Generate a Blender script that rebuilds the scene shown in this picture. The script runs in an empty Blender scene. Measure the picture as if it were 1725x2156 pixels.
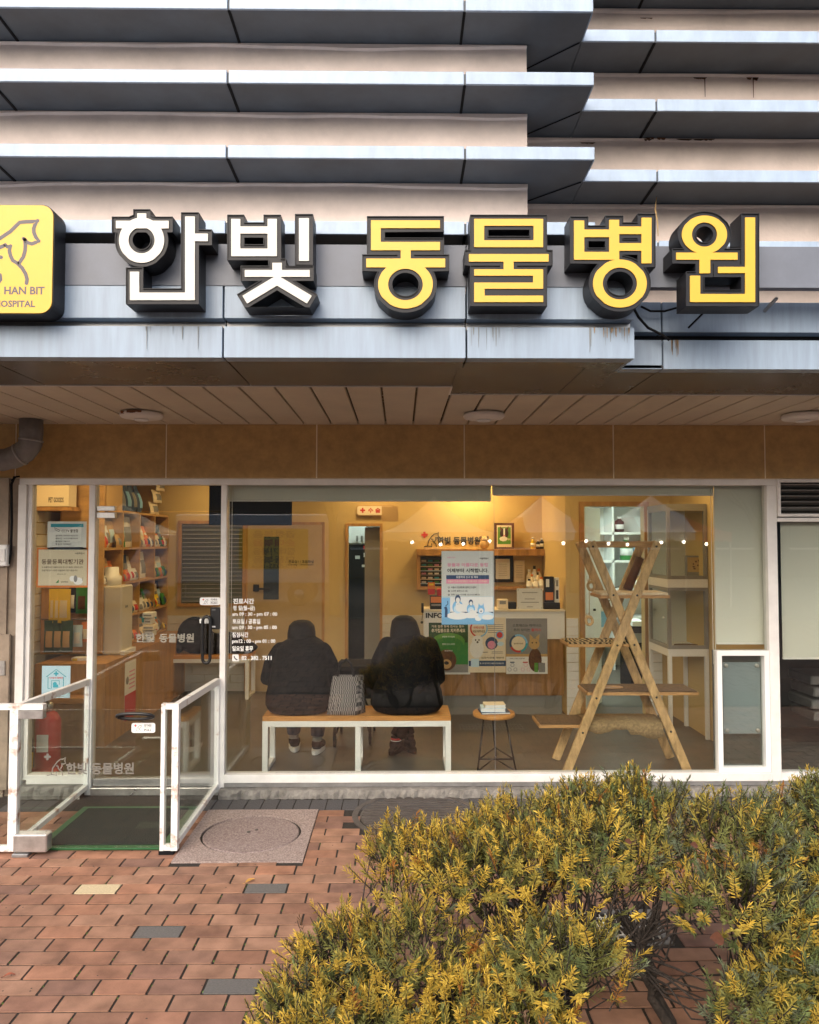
import bpy, bmesh, math, random
import numpy as np
from mathutils import Vector, Matrix, Euler
R_ = math.radians
random.seed(7); np.random.seed(7)
scene = bpy.context.scene
COL = scene.collection
# ------------------------------------------------------------------ camera
F_PX, W_PX, H_PX = 1595.0, 1725.0, 2156.0          # focal length and photo size in one pixel unit
CAM = Vector((0.0, -5.2, 1.70))
cam_d = bpy.data.cameras.new('camera'); cam = bpy.data.objects.new('camera', cam_d); COL.objects.link(cam)
cam.location = CAM; cam.rotation_euler = Euler((R_(90 + 2.23), 0, R_(-0.66)), 'XYZ')
cam_d.sensor_fit = 'HORIZONTAL'; cam_d.sensor_width = 36; cam_d.lens = 36 * F_PX / W_PX
cam_d.clip_start = 0.05; cam_d.clip_end = 600
scene.camera = cam
# ------------------------------------------------------------------ sky, sun, exposure
SUN_EL, SUN_AZ = 35.0, 198.0      # degrees; azimuth clockwise from +Y: behind the camera, a little to its left
world = bpy.data.worlds.new('World'); scene.world = world; world.use_nodes = True
wn = world.node_tree.nodes; wl = world.node_tree.links; wn.clear()
sky = wn.new('ShaderNodeTexSky'); sky.sky_type = 'NISHITA'; sky.sun_disc = False
sky.sun_elevation = R_(SUN_EL); sky.sun_rotation = R_(SUN_AZ); sky.air_density = 1.0; sky.dust_density = 4.0; sky.ozone_density = 1.0
bg = wn.new('ShaderNodeBackground'); bg.inputs['Strength'].default_value = 0.15
wo = wn.new('ShaderNodeOutputWorld'); wl.new(sky.outputs[0], bg.inputs[0]); wl.new(bg.outputs[0], wo.inputs[0])
sd = bpy.data.lights.new('sun', 'SUN'); sd.energy = 1.05; sd.angle = R_(75); sd.color = (1.0, 0.96, 0.9)
sun = bpy.data.objects.new('sun', sd); COL.objects.link(sun)
_d = Vector((math.sin(R_(SUN_AZ)) * math.cos(R_(SUN_EL)), math.cos(R_(SUN_AZ)) * math.cos(R_(SUN_EL)), math.sin(R_(SUN_EL))))
sun.rotation_euler = _d.to_track_quat('Z', 'Y').to_euler(); sun.location = _d * 20
scene.view_settings.view_transform = 'Standard'; scene.view_settings.look = 'None'
scene.view_settings.exposure = 1.0; scene.view_settings.gamma = 1.0; scene.view_settings.use_curve_mapping = False
scene.render.engine = 'CYCLES'
scene.cycles.transparent_max_bounces = 24; scene.cycles.max_bounces = 8; scene.cycles.diffuse_bounces = 4
scene.cycles.sample_clamp_indirect = 6.0
# ------------------------------------------------------------------ pixel -> place
_CR = cam.rotation_euler.to_matrix()
def ray(px, py):
    return _CR @ Vector(((px - W_PX / 2) / F_PX, (H_PX / 2 - py) / F_PX, -1.0))
def at(px, py, Y):
    d = ray(px, py); t = (Y - CAM.y) / d.y
    return CAM + d * t
def atz(px, py, z=0.0):
    d = ray(px, py); t = (z - CAM.z) / d.z
    return CAM + d * t
def PX(px, Y, py=1340): return at(px, py, Y).x
def PZ(py, Y, px=862): return at(px, py, Y).z
def RC(a, b, c, d, Y):
    """pixel box (left, top, right, bottom) on the plane Y -> x0, x1, z0, z1"""
    my, mx = (b + d) / 2, (a + c) / 2
    return at(a, my, Y).x, at(c, my, Y).x, at(mx, d, Y).z, at(mx, b, Y).z
# ------------------------------------------------------------------ mesh helpers
ORG = {}
class MB:
    def __init__(s): s.v = []; s.f = []; s.m = []; s.sm = []
    def add(s, vs, fs, mi=0, smooth=False):
        o = len(s.v); s.v += [tuple(v) for v in vs]
        for f in fs: s.f.append(tuple(i + o for i in f)); s.m.append(mi); s.sm.append(smooth)
        return s
    def box(s, x0, x1, y0, y1, z0, z1, mi=0):
        if x0 > x1: x0, x1 = x1, x0
        if y0 > y1: y0, y1 = y1, y0
        if z0 > z1: z0, z1 = z1, z0
        vs = [(x0, y0, z0), (x1, y0, z0), (x1, y1, z0), (x0, y1, z0), (x0, y0, z1), (x1, y0, z1), (x1, y1, z1), (x0, y1, z1)]
        return s.add(vs, [(0, 3, 2, 1), (4, 5, 6, 7), (0, 1, 5, 4), (1, 2, 6, 5), (2, 3, 7, 6), (3, 0, 4, 7)], mi)
    def cbox(s, x0, x1, y0, y1, z0, z1, c=.004, mi=0):
        """box with chamfered vertical and horizontal edges"""
        bm = bmesh.new(); r = bmesh.ops.create_cube(bm, size=1)
        for v in bm.verts: v.co = Vector(((x0 + x1) / 2 + v.co.x * (x1 - x0), (y0 + y1) / 2 + v.co.y * (y1 - y0), (z0 + z1) / 2 + v.co.z * (z1 - z0)))
        bmesh.ops.bevel(bm, geom=bm.edges[:], offset=c, segments=1, affect='EDGES')
        bm.verts.index_update()
        s.add([v.co for v in bm.verts], [[v.index for v in f.verts] for f in bm.faces], mi); bm.free(); return s
    def bar(s, p, q, w, t, mi=0, up=(0, 1, 0)):
        """rectangular bar from p to q; t along 'up', w across"""
        p, q = Vector(p), Vector(q); d = (q - p).normalized(); u = Vector(up); u = (u - d * u.dot(d)).normalized(); r = d.cross(u)
        vs = []
        for c in (p, q):
            for a, b in ((-1, -1), (1, -1), (1, 1), (-1, 1)): vs.append(c + r * (a * w / 2) + u * (b * t / 2))
        return s.add(vs, [(0, 3, 2, 1), (4, 5, 6, 7), (0, 1, 5, 4), (1, 2, 6, 5), (2, 3, 7, 6), (3, 0, 4, 7)], mi)
    def tube(s, pts, r, n=8, mi=0, cap=True, smooth=True):
        pts = [Vector(p) for p in pts]; k = len(pts)
        if not isinstance(r, (list, tuple)): r = [r] * k
        vs = []; fs = []; prev = None
        for i, p in enumerate(pts):
            d = (pts[min(i + 1, k - 1)] - pts[max(i - 1, 0)]).normalized()
            if prev is None:
                a = Vector((0, 0, 1)) if abs(d.z) < .9 else Vector((1, 0, 0)); u = d.cross(a).normalized()
            else:
                u = (prev - d * prev.dot(d)).normalized()
            prev = u; w = d.cross(u)
            for j in range(n):
                t = 2 * math.pi * j / n; vs.append(p + (u * math.cos(t) + w * math.sin(t)) * r[i])
        for i in range(k - 1):
            for j in range(n):
                a, b = i * n + j, i * n + (j + 1) % n; fs.append((a, b, b + n, a + n))
        if cap: fs.append(tuple(range(n))[::-1]); fs.append(tuple(range((k - 1) * n, k * n)))
        return s.add(vs, fs, mi, smooth)
    def lathe(s, c, prof, n=16, mi=0, axis='z', smooth=True, sx=1.0, sy=1.0):
        """prof: (radius, height) pairs"""
        vs = []; fs = []; c = Vector(c)
        for r, h in prof:
            for j in range(n):
                t = 2 * math.pi * j / n; x, y = r * math.cos(t) * sx, r * math.sin(t) * sy
                vs.append(c + (Vector((x, y, h)) if axis == 'z' else Vector((x, -h, y)) if axis == 'y' else Vector((h, x, y))))
        k = len(prof)
        for i in range(k - 1):
            for j in range(n):
                a, b = i * n + j, i * n + (j + 1) % n; fs.append((a, b, b + n, a + n))
        fs.append(tuple(range(n))[::-1]); fs.append(tuple(range((k - 1) * n, k * n)))
        return s.add(vs, fs, mi, smooth)
    def sph(s, c, r, n=12, mi=0, rot=None):
        if not isinstance(r, (list, tuple)): r = (r, r, r)
        vs = []; fs = []; c = Vector(c); h = n // 2
        for i in range(h + 1):
            ph = math.pi * i / h
            for j in range(n):
                t = 2 * math.pi * j / n
                v = Vector((r[0] * math.sin(ph) * math.cos(t), r[1] * math.sin(ph) * math.sin(t), r[2] * math.cos(ph)))
                if rot: v = rot @ v
                vs.append(c + v)
        for i in range(h):
            for j in range(n):
                a, b = i * n + j, i * n + (j + 1) % n; fs.append((a, a + n, b + n, b))
        return s.add(vs, fs, mi, True)
    def build(s, name, mats, parent=None, bevel=0, org=None, smooth=None):
        me = bpy.data.meshes.new(name)
        if parent is not None: o0 = ORG[parent.name]
        elif org is not None: o0 = Vector(org)
        else:
            a = np.array(s.v); o0 = Vector(((a[:, 0].min() + a[:, 0].max()) / 2, (a[:, 1].min() + a[:, 1].max()) / 2, a[:, 2].min()))
        me.from_pydata([(v[0] - o0.x, v[1] - o0.y, v[2] - o0.z) for v in s.v], [], s.f)
        if not isinstance(mats, (list, tuple)): mats = [mats]
        for m in mats: me.materials.append(m if not isinstance(m, str) else M[m])
        if len(mats) > 1: me.polygons.foreach_set('material_index', s.m)
        me.polygons.foreach_set('use_smooth', s.sm if smooth is None else [smooth] * len(s.f))
        me.update()
        o = bpy.data.objects.new(name, me); COL.objects.link(o)
        if parent is not None: o.parent = parent
        else: o.location = o0
        ORG[o.name] = o0
        if bevel:
            b = o.modifiers.new('bevel', 'BEVEL'); b.width = bevel; b.segments = 2; b.limit_method = 'ANGLE'
        return o
def thing(name, label, cat, loc, group=None):
    o = bpy.data.objects.new(name, None); COL.objects.link(o); o.location = loc; ORG[o.name] = Vector(loc); o.empty_display_size = .1
    return tag(o, label, cat, group)
def tag(o, label, cat, group=None):
    o['label'] = label; o['category'] = cat
    if group: o['group'] = group
    return o
def struct(o): o['kind'] = 'structure'; return o
def box(*a): return MB().box(*a)
# ------------------------------------------------------------------ materials
M = {}
def lin(h):
    h = h.lstrip('#'); c = [int(h[i:i + 2], 16) / 255 for i in (0, 2, 4)]
    return [x / 12.92 if x <= .04045 else ((x + .055) / 1.055) ** 2.4 for x in c]
def mat(key, col, rough=.5, metal=0.0, noise=None, bump=None, emit=None, spec=None, sheen=0, stretch=None):
    """noise: (scale, amount[, second colour]); bump: (scale, strength)"""
    m = bpy.data.materials.new(key); m.use_nodes = True; M[key] = m
    nt = m.node_tree; b = nt.nodes['Principled BSDF']
    c = lin(col) if isinstance(col, str) else list(col)
    b.inputs['Base Color'].default_value = (*c, 1); b.inputs['Roughness'].default_value = rough; b.inputs['Metallic'].default_value = metal
    if spec is not None: b.inputs['Specular IOR Level'].default_value = spec
    if sheen: b.inputs['Sheen Weight'].default_value = sheen
    tc = None
    def coord():
        nonlocal tc
        if tc is None:
            tc = nt.nodes.new('ShaderNodeTexCoord')
            if stretch:
                mp = nt.nodes.new('ShaderNodeMapping'); mp.inputs['Scale'].default_value = stretch
                nt.links.new(tc.outputs['Object'], mp.inputs[0]); tc = mp
        return tc.outputs[0] if stretch else tc.outputs['Object']
    if noise:
        n = nt.nodes.new('ShaderNodeTexNoise'); n.inputs['Scale'].default_value = noise[0]; n.inputs['Detail'].default_value = 6; n.inputs['Roughness'].default_value = .65
        nt.links.new(coord(), n.inputs['Vector'])
        r = nt.nodes.new('ShaderNodeValToRGB'); a = noise[1]
        c2 = (lin(noise[2]) if isinstance(noise[2], str) else noise[2]) if len(noise) > 2 else [x * (1 - a) for x in c]
        c1 = c if len(noise) > 2 else [min(1, x * (1 + a * .6)) for x in c]
        r.color_ramp.elements[0].color = (*c2, 1); r.color_ramp.elements[1].color = (*c1, 1)
        r.color_ramp.elements[0].position = .32 if len(noise) < 4 else noise[3]; r.color_ramp.elements[1].position = .66 if len(noise) < 4 else noise[3] + .15
        nt.links.new(n.outputs['Fac'], r.inputs[0]); nt.links.new(r.outputs[0], b.inputs['Base Color'])
        mr = nt.nodes.new('ShaderNodeMapRange'); mr.inputs['To Min'].default_value = max(0, rough - .1); mr.inputs['To Max'].default_value = min(1, rough + .12)
        nt.links.new(n.outputs['Fac'], mr.inputs[0]); nt.links.new(mr.outputs[0], b.inputs['Roughness'])
    if bump:
        n2 = nt.nodes.new('ShaderNodeTexNoise'); n2.inputs['Scale'].default_value = bump[0]; n2.inputs['Detail'].default_value = 5
        nt.links.new(coord(), n2.inputs['Vector'])
        bp = nt.nodes.new('ShaderNodeBump'); bp.inputs['Strength'].default_value = bump[1]; bp.inputs['Distance'].default_value = .01
        nt.links.new(n2.outputs['Fac'], bp.inputs['Height']); nt.links.new(bp.outputs[0], b.inputs['Normal'])
    if emit:
        b.inputs['Emission Color'].default_value = (*(lin(emit[0]) if isinstance(emit[0], str) else emit[0]), 1); b.inputs['Emission Strength'].default_value = emit[1]
    return m
def glass(key, tint, f0=.05, dirt=.0):
    m = bpy.data.materials.new(key); m.use_nodes = True; M[key] = m; nt = m.node_tree; nt.nodes.clear()
    out = nt.nodes.new('ShaderNodeOutputMaterial'); mix = nt.nodes.new('ShaderNodeMixShader')
    tr = nt.nodes.new('ShaderNodeBsdfTransparent'); tr.inputs[0].default_value = (*tint, 1)
    gl = nt.nodes.new('ShaderNodeBsdfGlossy'); gl.inputs['Roughness'].default_value = .0
    lw = nt.nodes.new('ShaderNodeLayerWeight'); lw.inputs['Blend'].default_value = .5
    pw = nt.nodes.new('ShaderNodeMath'); pw.operation = 'POWER'; pw.inputs[1].default_value = 5
    mr = nt.nodes.new('ShaderNodeMapRange'); mr.inputs['To Min'].default_value = f0; mr.inputs['To Max'].default_value = 1
    nt.links.new(lw.outputs['Facing'], pw.inputs[0]); nt.links.new(pw.outputs[0], mr.inputs[0]); nt.links.new(mr.outputs[0], mix.inputs[0])
    nt.links.new(tr.outputs[0], mix.inputs[1]); nt.links.new(gl.outputs[0], mix.inputs[2]); nt.links.new(mix.outputs[0], out.inputs[0])
    return m
glass('glass', (.92, .935, .915), .070)
glass('glass_clear', (.96, .98, .965), .035)
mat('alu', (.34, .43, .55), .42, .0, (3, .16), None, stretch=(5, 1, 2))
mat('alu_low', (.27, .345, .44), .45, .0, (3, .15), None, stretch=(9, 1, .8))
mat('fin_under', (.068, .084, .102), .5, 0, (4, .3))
mat('soffit_metal', (.11, .095, .075), .25, .0, (1.2, .15), None, spec=.5)
mat('band', (.15, .165, .20), .5, 0, (4, .15))
mat('plaster', (.80, .665, .585), .9, 0, (3, .16), (60, .15))
mat('rust', (.16, .07, .03), .9, 0, (30, .4))
mat('slat', (.55, .48, .37), .5, 0, (4, .1))
mat('gap_dark', (.02, .018, .016), .9)
mat('stone', (.44, .275, .10), .5, 0, (14, .20), (60, .12))
mat('grout', (.80, .70, .52), .9)
mat('frame', (.74, .72, .69), .4, 0, (7, .10), (20, .03))
mat('old_white', (.78, .77, .74), .5, 0, (11, 0, (.30, .12, .04), .29), (30, .1))
mat('kerb', (.21, .195, .175), .95, 0, (14, .4), (20, .7))
mat('metal_grey', (.34, .335, .33), .35, .6, (9, .2))
mat('steel', (.62, .60, .58), .3, .8, (12, .25))
mat('black', (.012, .012, .013), .35)
mat('black_matte', (.010, .010, .011), .8, spec=.1)
mat('white', (.78, .78, .76), .5)
mat('white_gloss', (.80, .80, .78), .25)
mat('sign_white', (.56, .54, .49), .35, 0, (6, .05))
mat('sign_yellow', (.66, .385, .024), .35, 0, (5, .05))
mat('sign_body', (.012, .012, .015), .45, 0, (8, .25), spec=.3)
mat('logo_grey', (.10, .082, .088), .5)
mat('pillar', (.30, .235, .175), .75, 0, (6, .3), (30, .15))
mat('duct', (.19, .18, .175), .5, .2, (8, .3), (12, .5))
mat('lamp_white', (.70, .66, .60), .45, 0, (5, .1))
mat('cream_wall', (.62, .46, .21), .85, 0, (2, .06))
mat('white_wall', (.74, .74, .70), .8, 0, (2, .05))
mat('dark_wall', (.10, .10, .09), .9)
mat('tile_white', (.62, .58, .49), .35, 0, (3, .08))
mat('int_floor', (.105, .092, .075), .35, 0, (3, .2))
mat('ceiling', (.75, .72, .66), .9)
mat('wood', (.46, .25, .085), .45, 0, (5, .35), None, stretch=(3, 3, .5))
mat('wood_light', (.55, .33, .13), .45, 0, (4, .25), None, stretch=(1, 4, 4))
mat('wood_orange', (.56, .26, .07), .4, 0, (5, .25), None, stretch=(.6, 5, 5))
mat('pine', (.55, .36, .165), .5, 0, (12, .42), None, stretch=(3, 3, 1))
mat('pine_edge', (.50, .28, .11), .5, 0, (9, .4), None, stretch=(.7, 6, 9))
mat('counter_wood', (.33, .17, .06), .45, 0, (9, .3), None, stretch=(4, 1, .25))
mat('shade_fabric', (.66, .66, .58), .9, 0, (300, .06))
mat('paper', (.80, .81, .80), .7)
mat('ink', (.03, .03, .035), .7)
mat('ink_grey', (.25, .25, .25), .7)
mat('red', (.55, .03, .025), .5)
mat('pink', (.75, .30, .42), .6)
mat('navy', (.03, .07, .16), .6)
mat('blue', (.22, .50, .80), .6)
mat('blue_pale', (.55, .75, .90), .6)
mat('teal', (.03, .35, .45), .6)
mat('green', (.04, .22, .05), .6)
mat('green_dark', (.012, .07, .015), .6, 0, (6, .5))
mat('leaf_green', (.10, .30, .05), .6)
mat('orange', (.75, .22, .04), .55)
mat('yellow', (.85, .60, .04), .5)
mat('tan', (.55, .36, .16), .7)
mat('brown', (.12, .05, .025), .6, 0, (30, .4))
mat('cream', (.80, .70, .52), .6)
mat('skin', (.55, .33, .24), .5)
mat('hair', (.006, .005, .005), .6, 0, (60, .3), (90, .5), spec=.2)
mat('coat', (.006, .006, .007), .8, 0, (9, .3), (5, .35), spec=.12)
mat('denim', (.045, .055, .085), .85, 0, (60, .2))
mat('fur', (.72, .60, .42), .95, 0, (40, .2), (120, .6))
mat('jute', (.34, .24, .12), .95, 0, (60, .4), (150, 1.0))
mat('carpet', (.16, .10, .055), .95, 0, (50, .35), (150, .7))
mat('panel_blue', (.36, .42, .48), .35)
mat('matting', (.010, .017, .014), .9, 0, (90, .5), (140, .8))
mat('mat_green', (.008, .09, .022), .5, 0, (30, .2))
mat('iron', (.10, .085, .078), .55, .4, (15, .3), (40, .3))
mat('granite', (.44, .36, .32), .8, 0, (110, .5, (.17, .11, .10)), (120, .5))
mat('granite_lid', (.36, .29, .265), .8, 0, (110, .5, (.14, .09, .085)), (120, .5))
mat('bark', (.035, .026, .020), .95, 0, (40, .5), (60, .8))
mat('bark_pale', (.16, .13, .10), .95, 0, (20, .4), (40, .6))
mat('soil', (.05, .035, .022), 1, 0, (20, .5), (30, .8))
mat('sand', (.028, .022, .017), 1, 0, (60, .4), (60, .6))
mat('asphalt', (.06, .06, .062), .95, 0, (60, .3), (80, .4))
mat('tent_red', (.52, .055, .04), .75)
mat('tent_white', (.86, .85, .82), .75)
mat('tent_cream', (.78, .68, .45), .75)
mat('leaf_dry', (.50, .27, .06), .6, 0, (40, .3))
mat('leaf_red', (.28, .07, .03), .6, 0, (40, .3))
mat('moss', (.09, .16, .03), 1, 0, (60, .4))
mat('olive_glass', (.17, .18, .12), .2)
mat('tan_door', (.50, .36, .18), .5, 0, (3, .1))
mat('acrylic', (.72, .74, .74), .15)
mat('bulb', (1, .9, .75), .3, emit=((1, .88, .7), 14))
mat('lamp_lit', (1, .85, .6), .3, emit=((1, .78, .48), 6))
mat('lamp_cool', (.9, 1, 1), .3, emit=((.85, 1.0, .97), 6))
mat('screen', (.010, .010, .011), .12)
mat('far_wall', (.17, .145, .125), .9, 0, (.5, .1))
mat('far_glass', (.05, .06, .07), .1)
mat('van', (.75, .75, .74), .25)
mat('cage_grey', (.26, .25, .23), .4)
def weave():
    m = mat('houndstooth', (.6, .58, .55), .9); nt = m.node_tree; b = nt.nodes['Principled BSDF']
    tc = nt.nodes.new('ShaderNodeTexCoord'); mp = nt.nodes.new('ShaderNodeMapping'); mp.inputs['Scale'].default_value = (160, 160, 34)
    ck = nt.nodes.new('ShaderNodeTexChecker'); ck.inputs['Scale'].default_value = 1
    ck.inputs[1].default_value = (.36, .32, .31, 1); ck.inputs[2].default_value = (.02, .02, .025, 1)
    nt.links.new(tc.outputs['Object'], mp.inputs[0]); nt.links.new(mp.outputs[0], ck.inputs[0]); nt.links.new(ck.outputs[0], b.inputs['Base Color'])
    m = mat('zebra', (.6, .5, .35), .95); nt = m.node_tree; b = nt.nodes['Principled BSDF']
    tc = nt.nodes.new('ShaderNodeTexCoord'); w = nt.nodes.new('ShaderNodeTexWave'); w.inputs['Scale'].default_value = 9; w.inputs['Distortion'].default_value = 9; w.inputs['Detail'].default_value = 1.5
    r = nt.nodes.new('ShaderNodeValToRGB'); r.color_ramp.interpolation = 'CONSTANT'; r.color_ramp.elements[0].color = (.03, .018, .012, 1); r.color_ramp.elements[1].color = (.50, .38, .22, 1); r.color_ramp.elements[1].position = .5
    nt.links.new(tc.outputs['Object'], w.inputs[0]); nt.links.new(w.outputs['Fac'], r.inputs[0]); nt.links.new(r.outputs[0], b.inputs['Base Color'])
    # brick clay: every brick its own shade
    m = mat('clay', (.4, .2, .12), .85); nt = m.node_tree; b = nt.nodes['Principled BSDF']; L = nt.links
    oi = nt.nodes.new('ShaderNodeObjectInfo'); ge = nt.nodes.new('ShaderNodeNewGeometry'); ad = nt.nodes.new('ShaderNodeMath'); ad.operation = 'ADD'
    fr = nt.nodes.new('ShaderNodeMath'); fr.operation = 'FRACT'
    L.new(oi.outputs['Random'], ad.inputs[0]); L.new(ge.outputs['Random Per Island'], ad.inputs[1]); L.new(ad.outputs[0], fr.inputs[0])
    rp = nt.nodes.new('ShaderNodeValToRGB'); e = rp.color_ramp.elements
    e[0].color = (.32, .165, .102, 1); e[1].color = (.33, .18, .115, 1)
    for p, c in ((.2, (.37, .205, .132, 1)), (.4, (.26, .13, .082, 1)), (.6, (.39, .188, .112, 1)), (.8, (.23, .122, .088, 1))):
        k = e.new(p); k.color = c
    L.new(fr.outputs[0], rp.inputs[0])
    n = nt.nodes.new('ShaderNodeTexNoise'); n.inputs['Scale'].default_value = 9; n.inputs['Detail'].default_value = 7
    L.new(ge.outputs['Position'], n.inputs[0])
    mx = nt.nodes.new('ShaderNodeMix'); mx.data_type = 'RGBA'; mx.blend_type = 'MULTIPLY'; mx.inputs[0].default_value = .55
    r2 = nt.nodes.new('ShaderNodeValToRGB'); r2.color_ramp.elements[0].color = (.30, .27, .25, 1); r2.color_ramp.elements[1].color = (1.1, 1.1, 1.1, 1); r2.color_ramp.elements[0].position = .3; r2.color_ramp.elements[1].position = .65
    L.new(n.outputs['Fac'], r2.inputs[0]); L.new(rp.outputs[0], mx.inputs[6]); L.new(r2.outputs[0], mx.inputs[7])
    # dark pits and stains
    n3 = nt.nodes.new('ShaderNodeTexVoronoi'); n3.inputs['Scale'].default_value = 22; L.new(ge.outputs['Position'], n3.inputs[0])
    lt = nt.nodes.new('ShaderNodeMath'); lt.operation = 'LESS_THAN'; lt.inputs[1].default_value = .085; L.new(n3.outputs['Distance'], lt.inputs[0])
    n4 = nt.nodes.new('ShaderNodeTexNoise'); n4.inputs['Scale'].default_value = 3; L.new(ge.outputs['Position'], n4.inputs[0])
    gt = nt.nodes.new('ShaderNodeMath'); gt.operation = 'GREATER_THAN'; gt.inputs[1].default_value = .55; L.new(n4.outputs['Fac'], gt.inputs[0])
    mu = nt.nodes.new('ShaderNodeMath'); mu.operation = 'MULTIPLY'; L.new(lt.outputs[0], mu.inputs[0]); L.new(gt.outputs[0], mu.inputs[1])
    mx2 = nt.nodes.new('ShaderNodeMix'); mx2.data_type = 'RGBA'; mx2.inputs[7].default_value = (.06, .04, .03, 1)
    L.new(mu.outputs[0], mx2.inputs[0]); L.new(mx.outputs[2], mx2.inputs[6]); L.new(mx2.outputs[2], b.inputs['Base Color'])
    n5 = nt.nodes.new('ShaderNodeTexNoise'); n5.inputs['Scale'].default_value = 120; L.new(ge.outputs['Position'], n5.inputs[0])
    bp = nt.nodes.new('ShaderNodeBump'); bp.inputs['Strength'].default_value = .25; bp.inputs['Distance'].default_value = .004
    L.new(n5.outputs['Fac'], bp.inputs['Height']); L.new(bp.outputs[0], b.inputs['Normal'])
weave()
for _k in ('tent_red', 'tent_white', 'tent_cream'):                       # thin cloth lets daylight through
    _nt = M[_k].node_tree; _b = _nt.nodes['Principled BSDF']; _t = _nt.nodes.new('ShaderNodeBsdfTranslucent'); _t.inputs[0].default_value = _b.inputs['Base Color'].default_value
    _m = _nt.nodes.new('ShaderNodeMixShader'); _m.inputs[0].default_value = .15; _nt.links.new(_b.outputs[0], _m.inputs[1]); _nt.links.new(_t.outputs[0], _m.inputs[2]); _nt.links.new(_m.outputs[0], _nt.nodes['Material Output'].inputs[0])
mat('clay_grey', (.135, .125, .115), .85, 0, (20, .25), (90, .3))
def clay_walk():
    m = M['clay'].copy(); m.name = 'clay_walk'; M['clay_walk'] = m                # street walk pavers, clay darkened to dim their reflection in the glass
    for n in m.node_tree.nodes:
        if n.type == 'VALTORGB' and len(n.color_ramp.elements) > 3:
            for e in n.color_ramp.elements: e.color = (e.color[0] * .36, e.color[1] * .40, e.color[2] * .44, 1)
clay_walk()
mat('clay_cream', (.58, .47, .29), .85, 0, (20, .2), (90, .3))
mat('clay_black', (.085, .08, .082), .85, 0, (14, .4), (60, .4))
# ------------------------------------------------------------------ lettering and contour helpers
_TX = {}
def text2d(body, bold=0.0):
    k = (body, bold)
    if k not in _TX:
        c = bpy.data.curves.new('lettering', 'FONT'); c.body = body; c.offset = bold; c.resolution_u = 2; c.space_line = 1.2
        o = bpy.data.objects.new('lettering', c)
        me = bpy.data.meshes.new_from_object(o)
        vs = np.array([v.co[:2] for v in me.vertices]); fs = [tuple(p.vertices) for p in me.polygons]
        bpy.data.objects.remove(o); bpy.data.curves.remove(c); bpy.data.meshes.remove(me)
        lo = vs.min(0); hi = vs.max(0); _TX[k] = ((vs - lo) / np.maximum(hi - lo, 1e-6), fs, (hi - lo)[0] / (hi - lo)[1])
    return _TX[k]
def put_text(mb, body, x0, x1, z0, z1, Y, mi=0, bold=.012, keep=None, back=False):
    """fit lettering into the box on plane Y; keep='l'/'c'/'r' keeps letter proportions; back: faces +Y"""
    v, f, asp = text2d(body, bold)
    if keep:
        w = (z1 - z0) * asp
        if w < x1 - x0:
            if keep == 'c': x0 = (x0 + x1 - w) / 2
            elif keep == 'r': x0 = x1 - w
            x1 = x0 + w
    if back: mb.add([(x1 - a * (x1 - x0), Y, z0 + b * (z1 - z0)) for a, b in v], [q[::-1] for q in f] if False else f, mi)
    else: mb.add([(x0 + a * (x1 - x0), Y, z0 + b * (z1 - z0)) for a, b in v], f, mi)
def sd_rect(X, Y, x0, y0, x1, y1, g=0):
    dx = np.abs(X - (x0 + x1) / 2) - (x1 - x0) / 2 - g; dy = np.abs(Y - (y0 + y1) / 2) - (y1 - y0) / 2 - g
    return np.maximum(dx, dy)
def sd_ring(X, Y, cx, cy, rx, ry, ix, iy, g=0):
    ro = np.hypot((X - cx) / (rx + g), (Y - cy) / (ry + g)); ri = np.hypot((X - cx) / max(ix - g, 1), (Y - cy) / max(iy - g, 1))
    return np.maximum((ro - 1) * (rx + ry) / 2, (1 - ri) * (ix + iy) / 2)
def sd_bar(X, Y, ax, ay, bx, by, w, g=0):
    L = math.hypot(bx - ax, by - ay); ux, uy = (bx - ax) / L, (by - ay) / L
    t = (X - ax) * ux + (Y - ay) * uy; n = (X - ax) * -uy + (Y - ay) * ux
    return np.maximum(np.abs(t - L / 2) - L / 2 - g, np.abs(n) - w / 2 - g)
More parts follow.
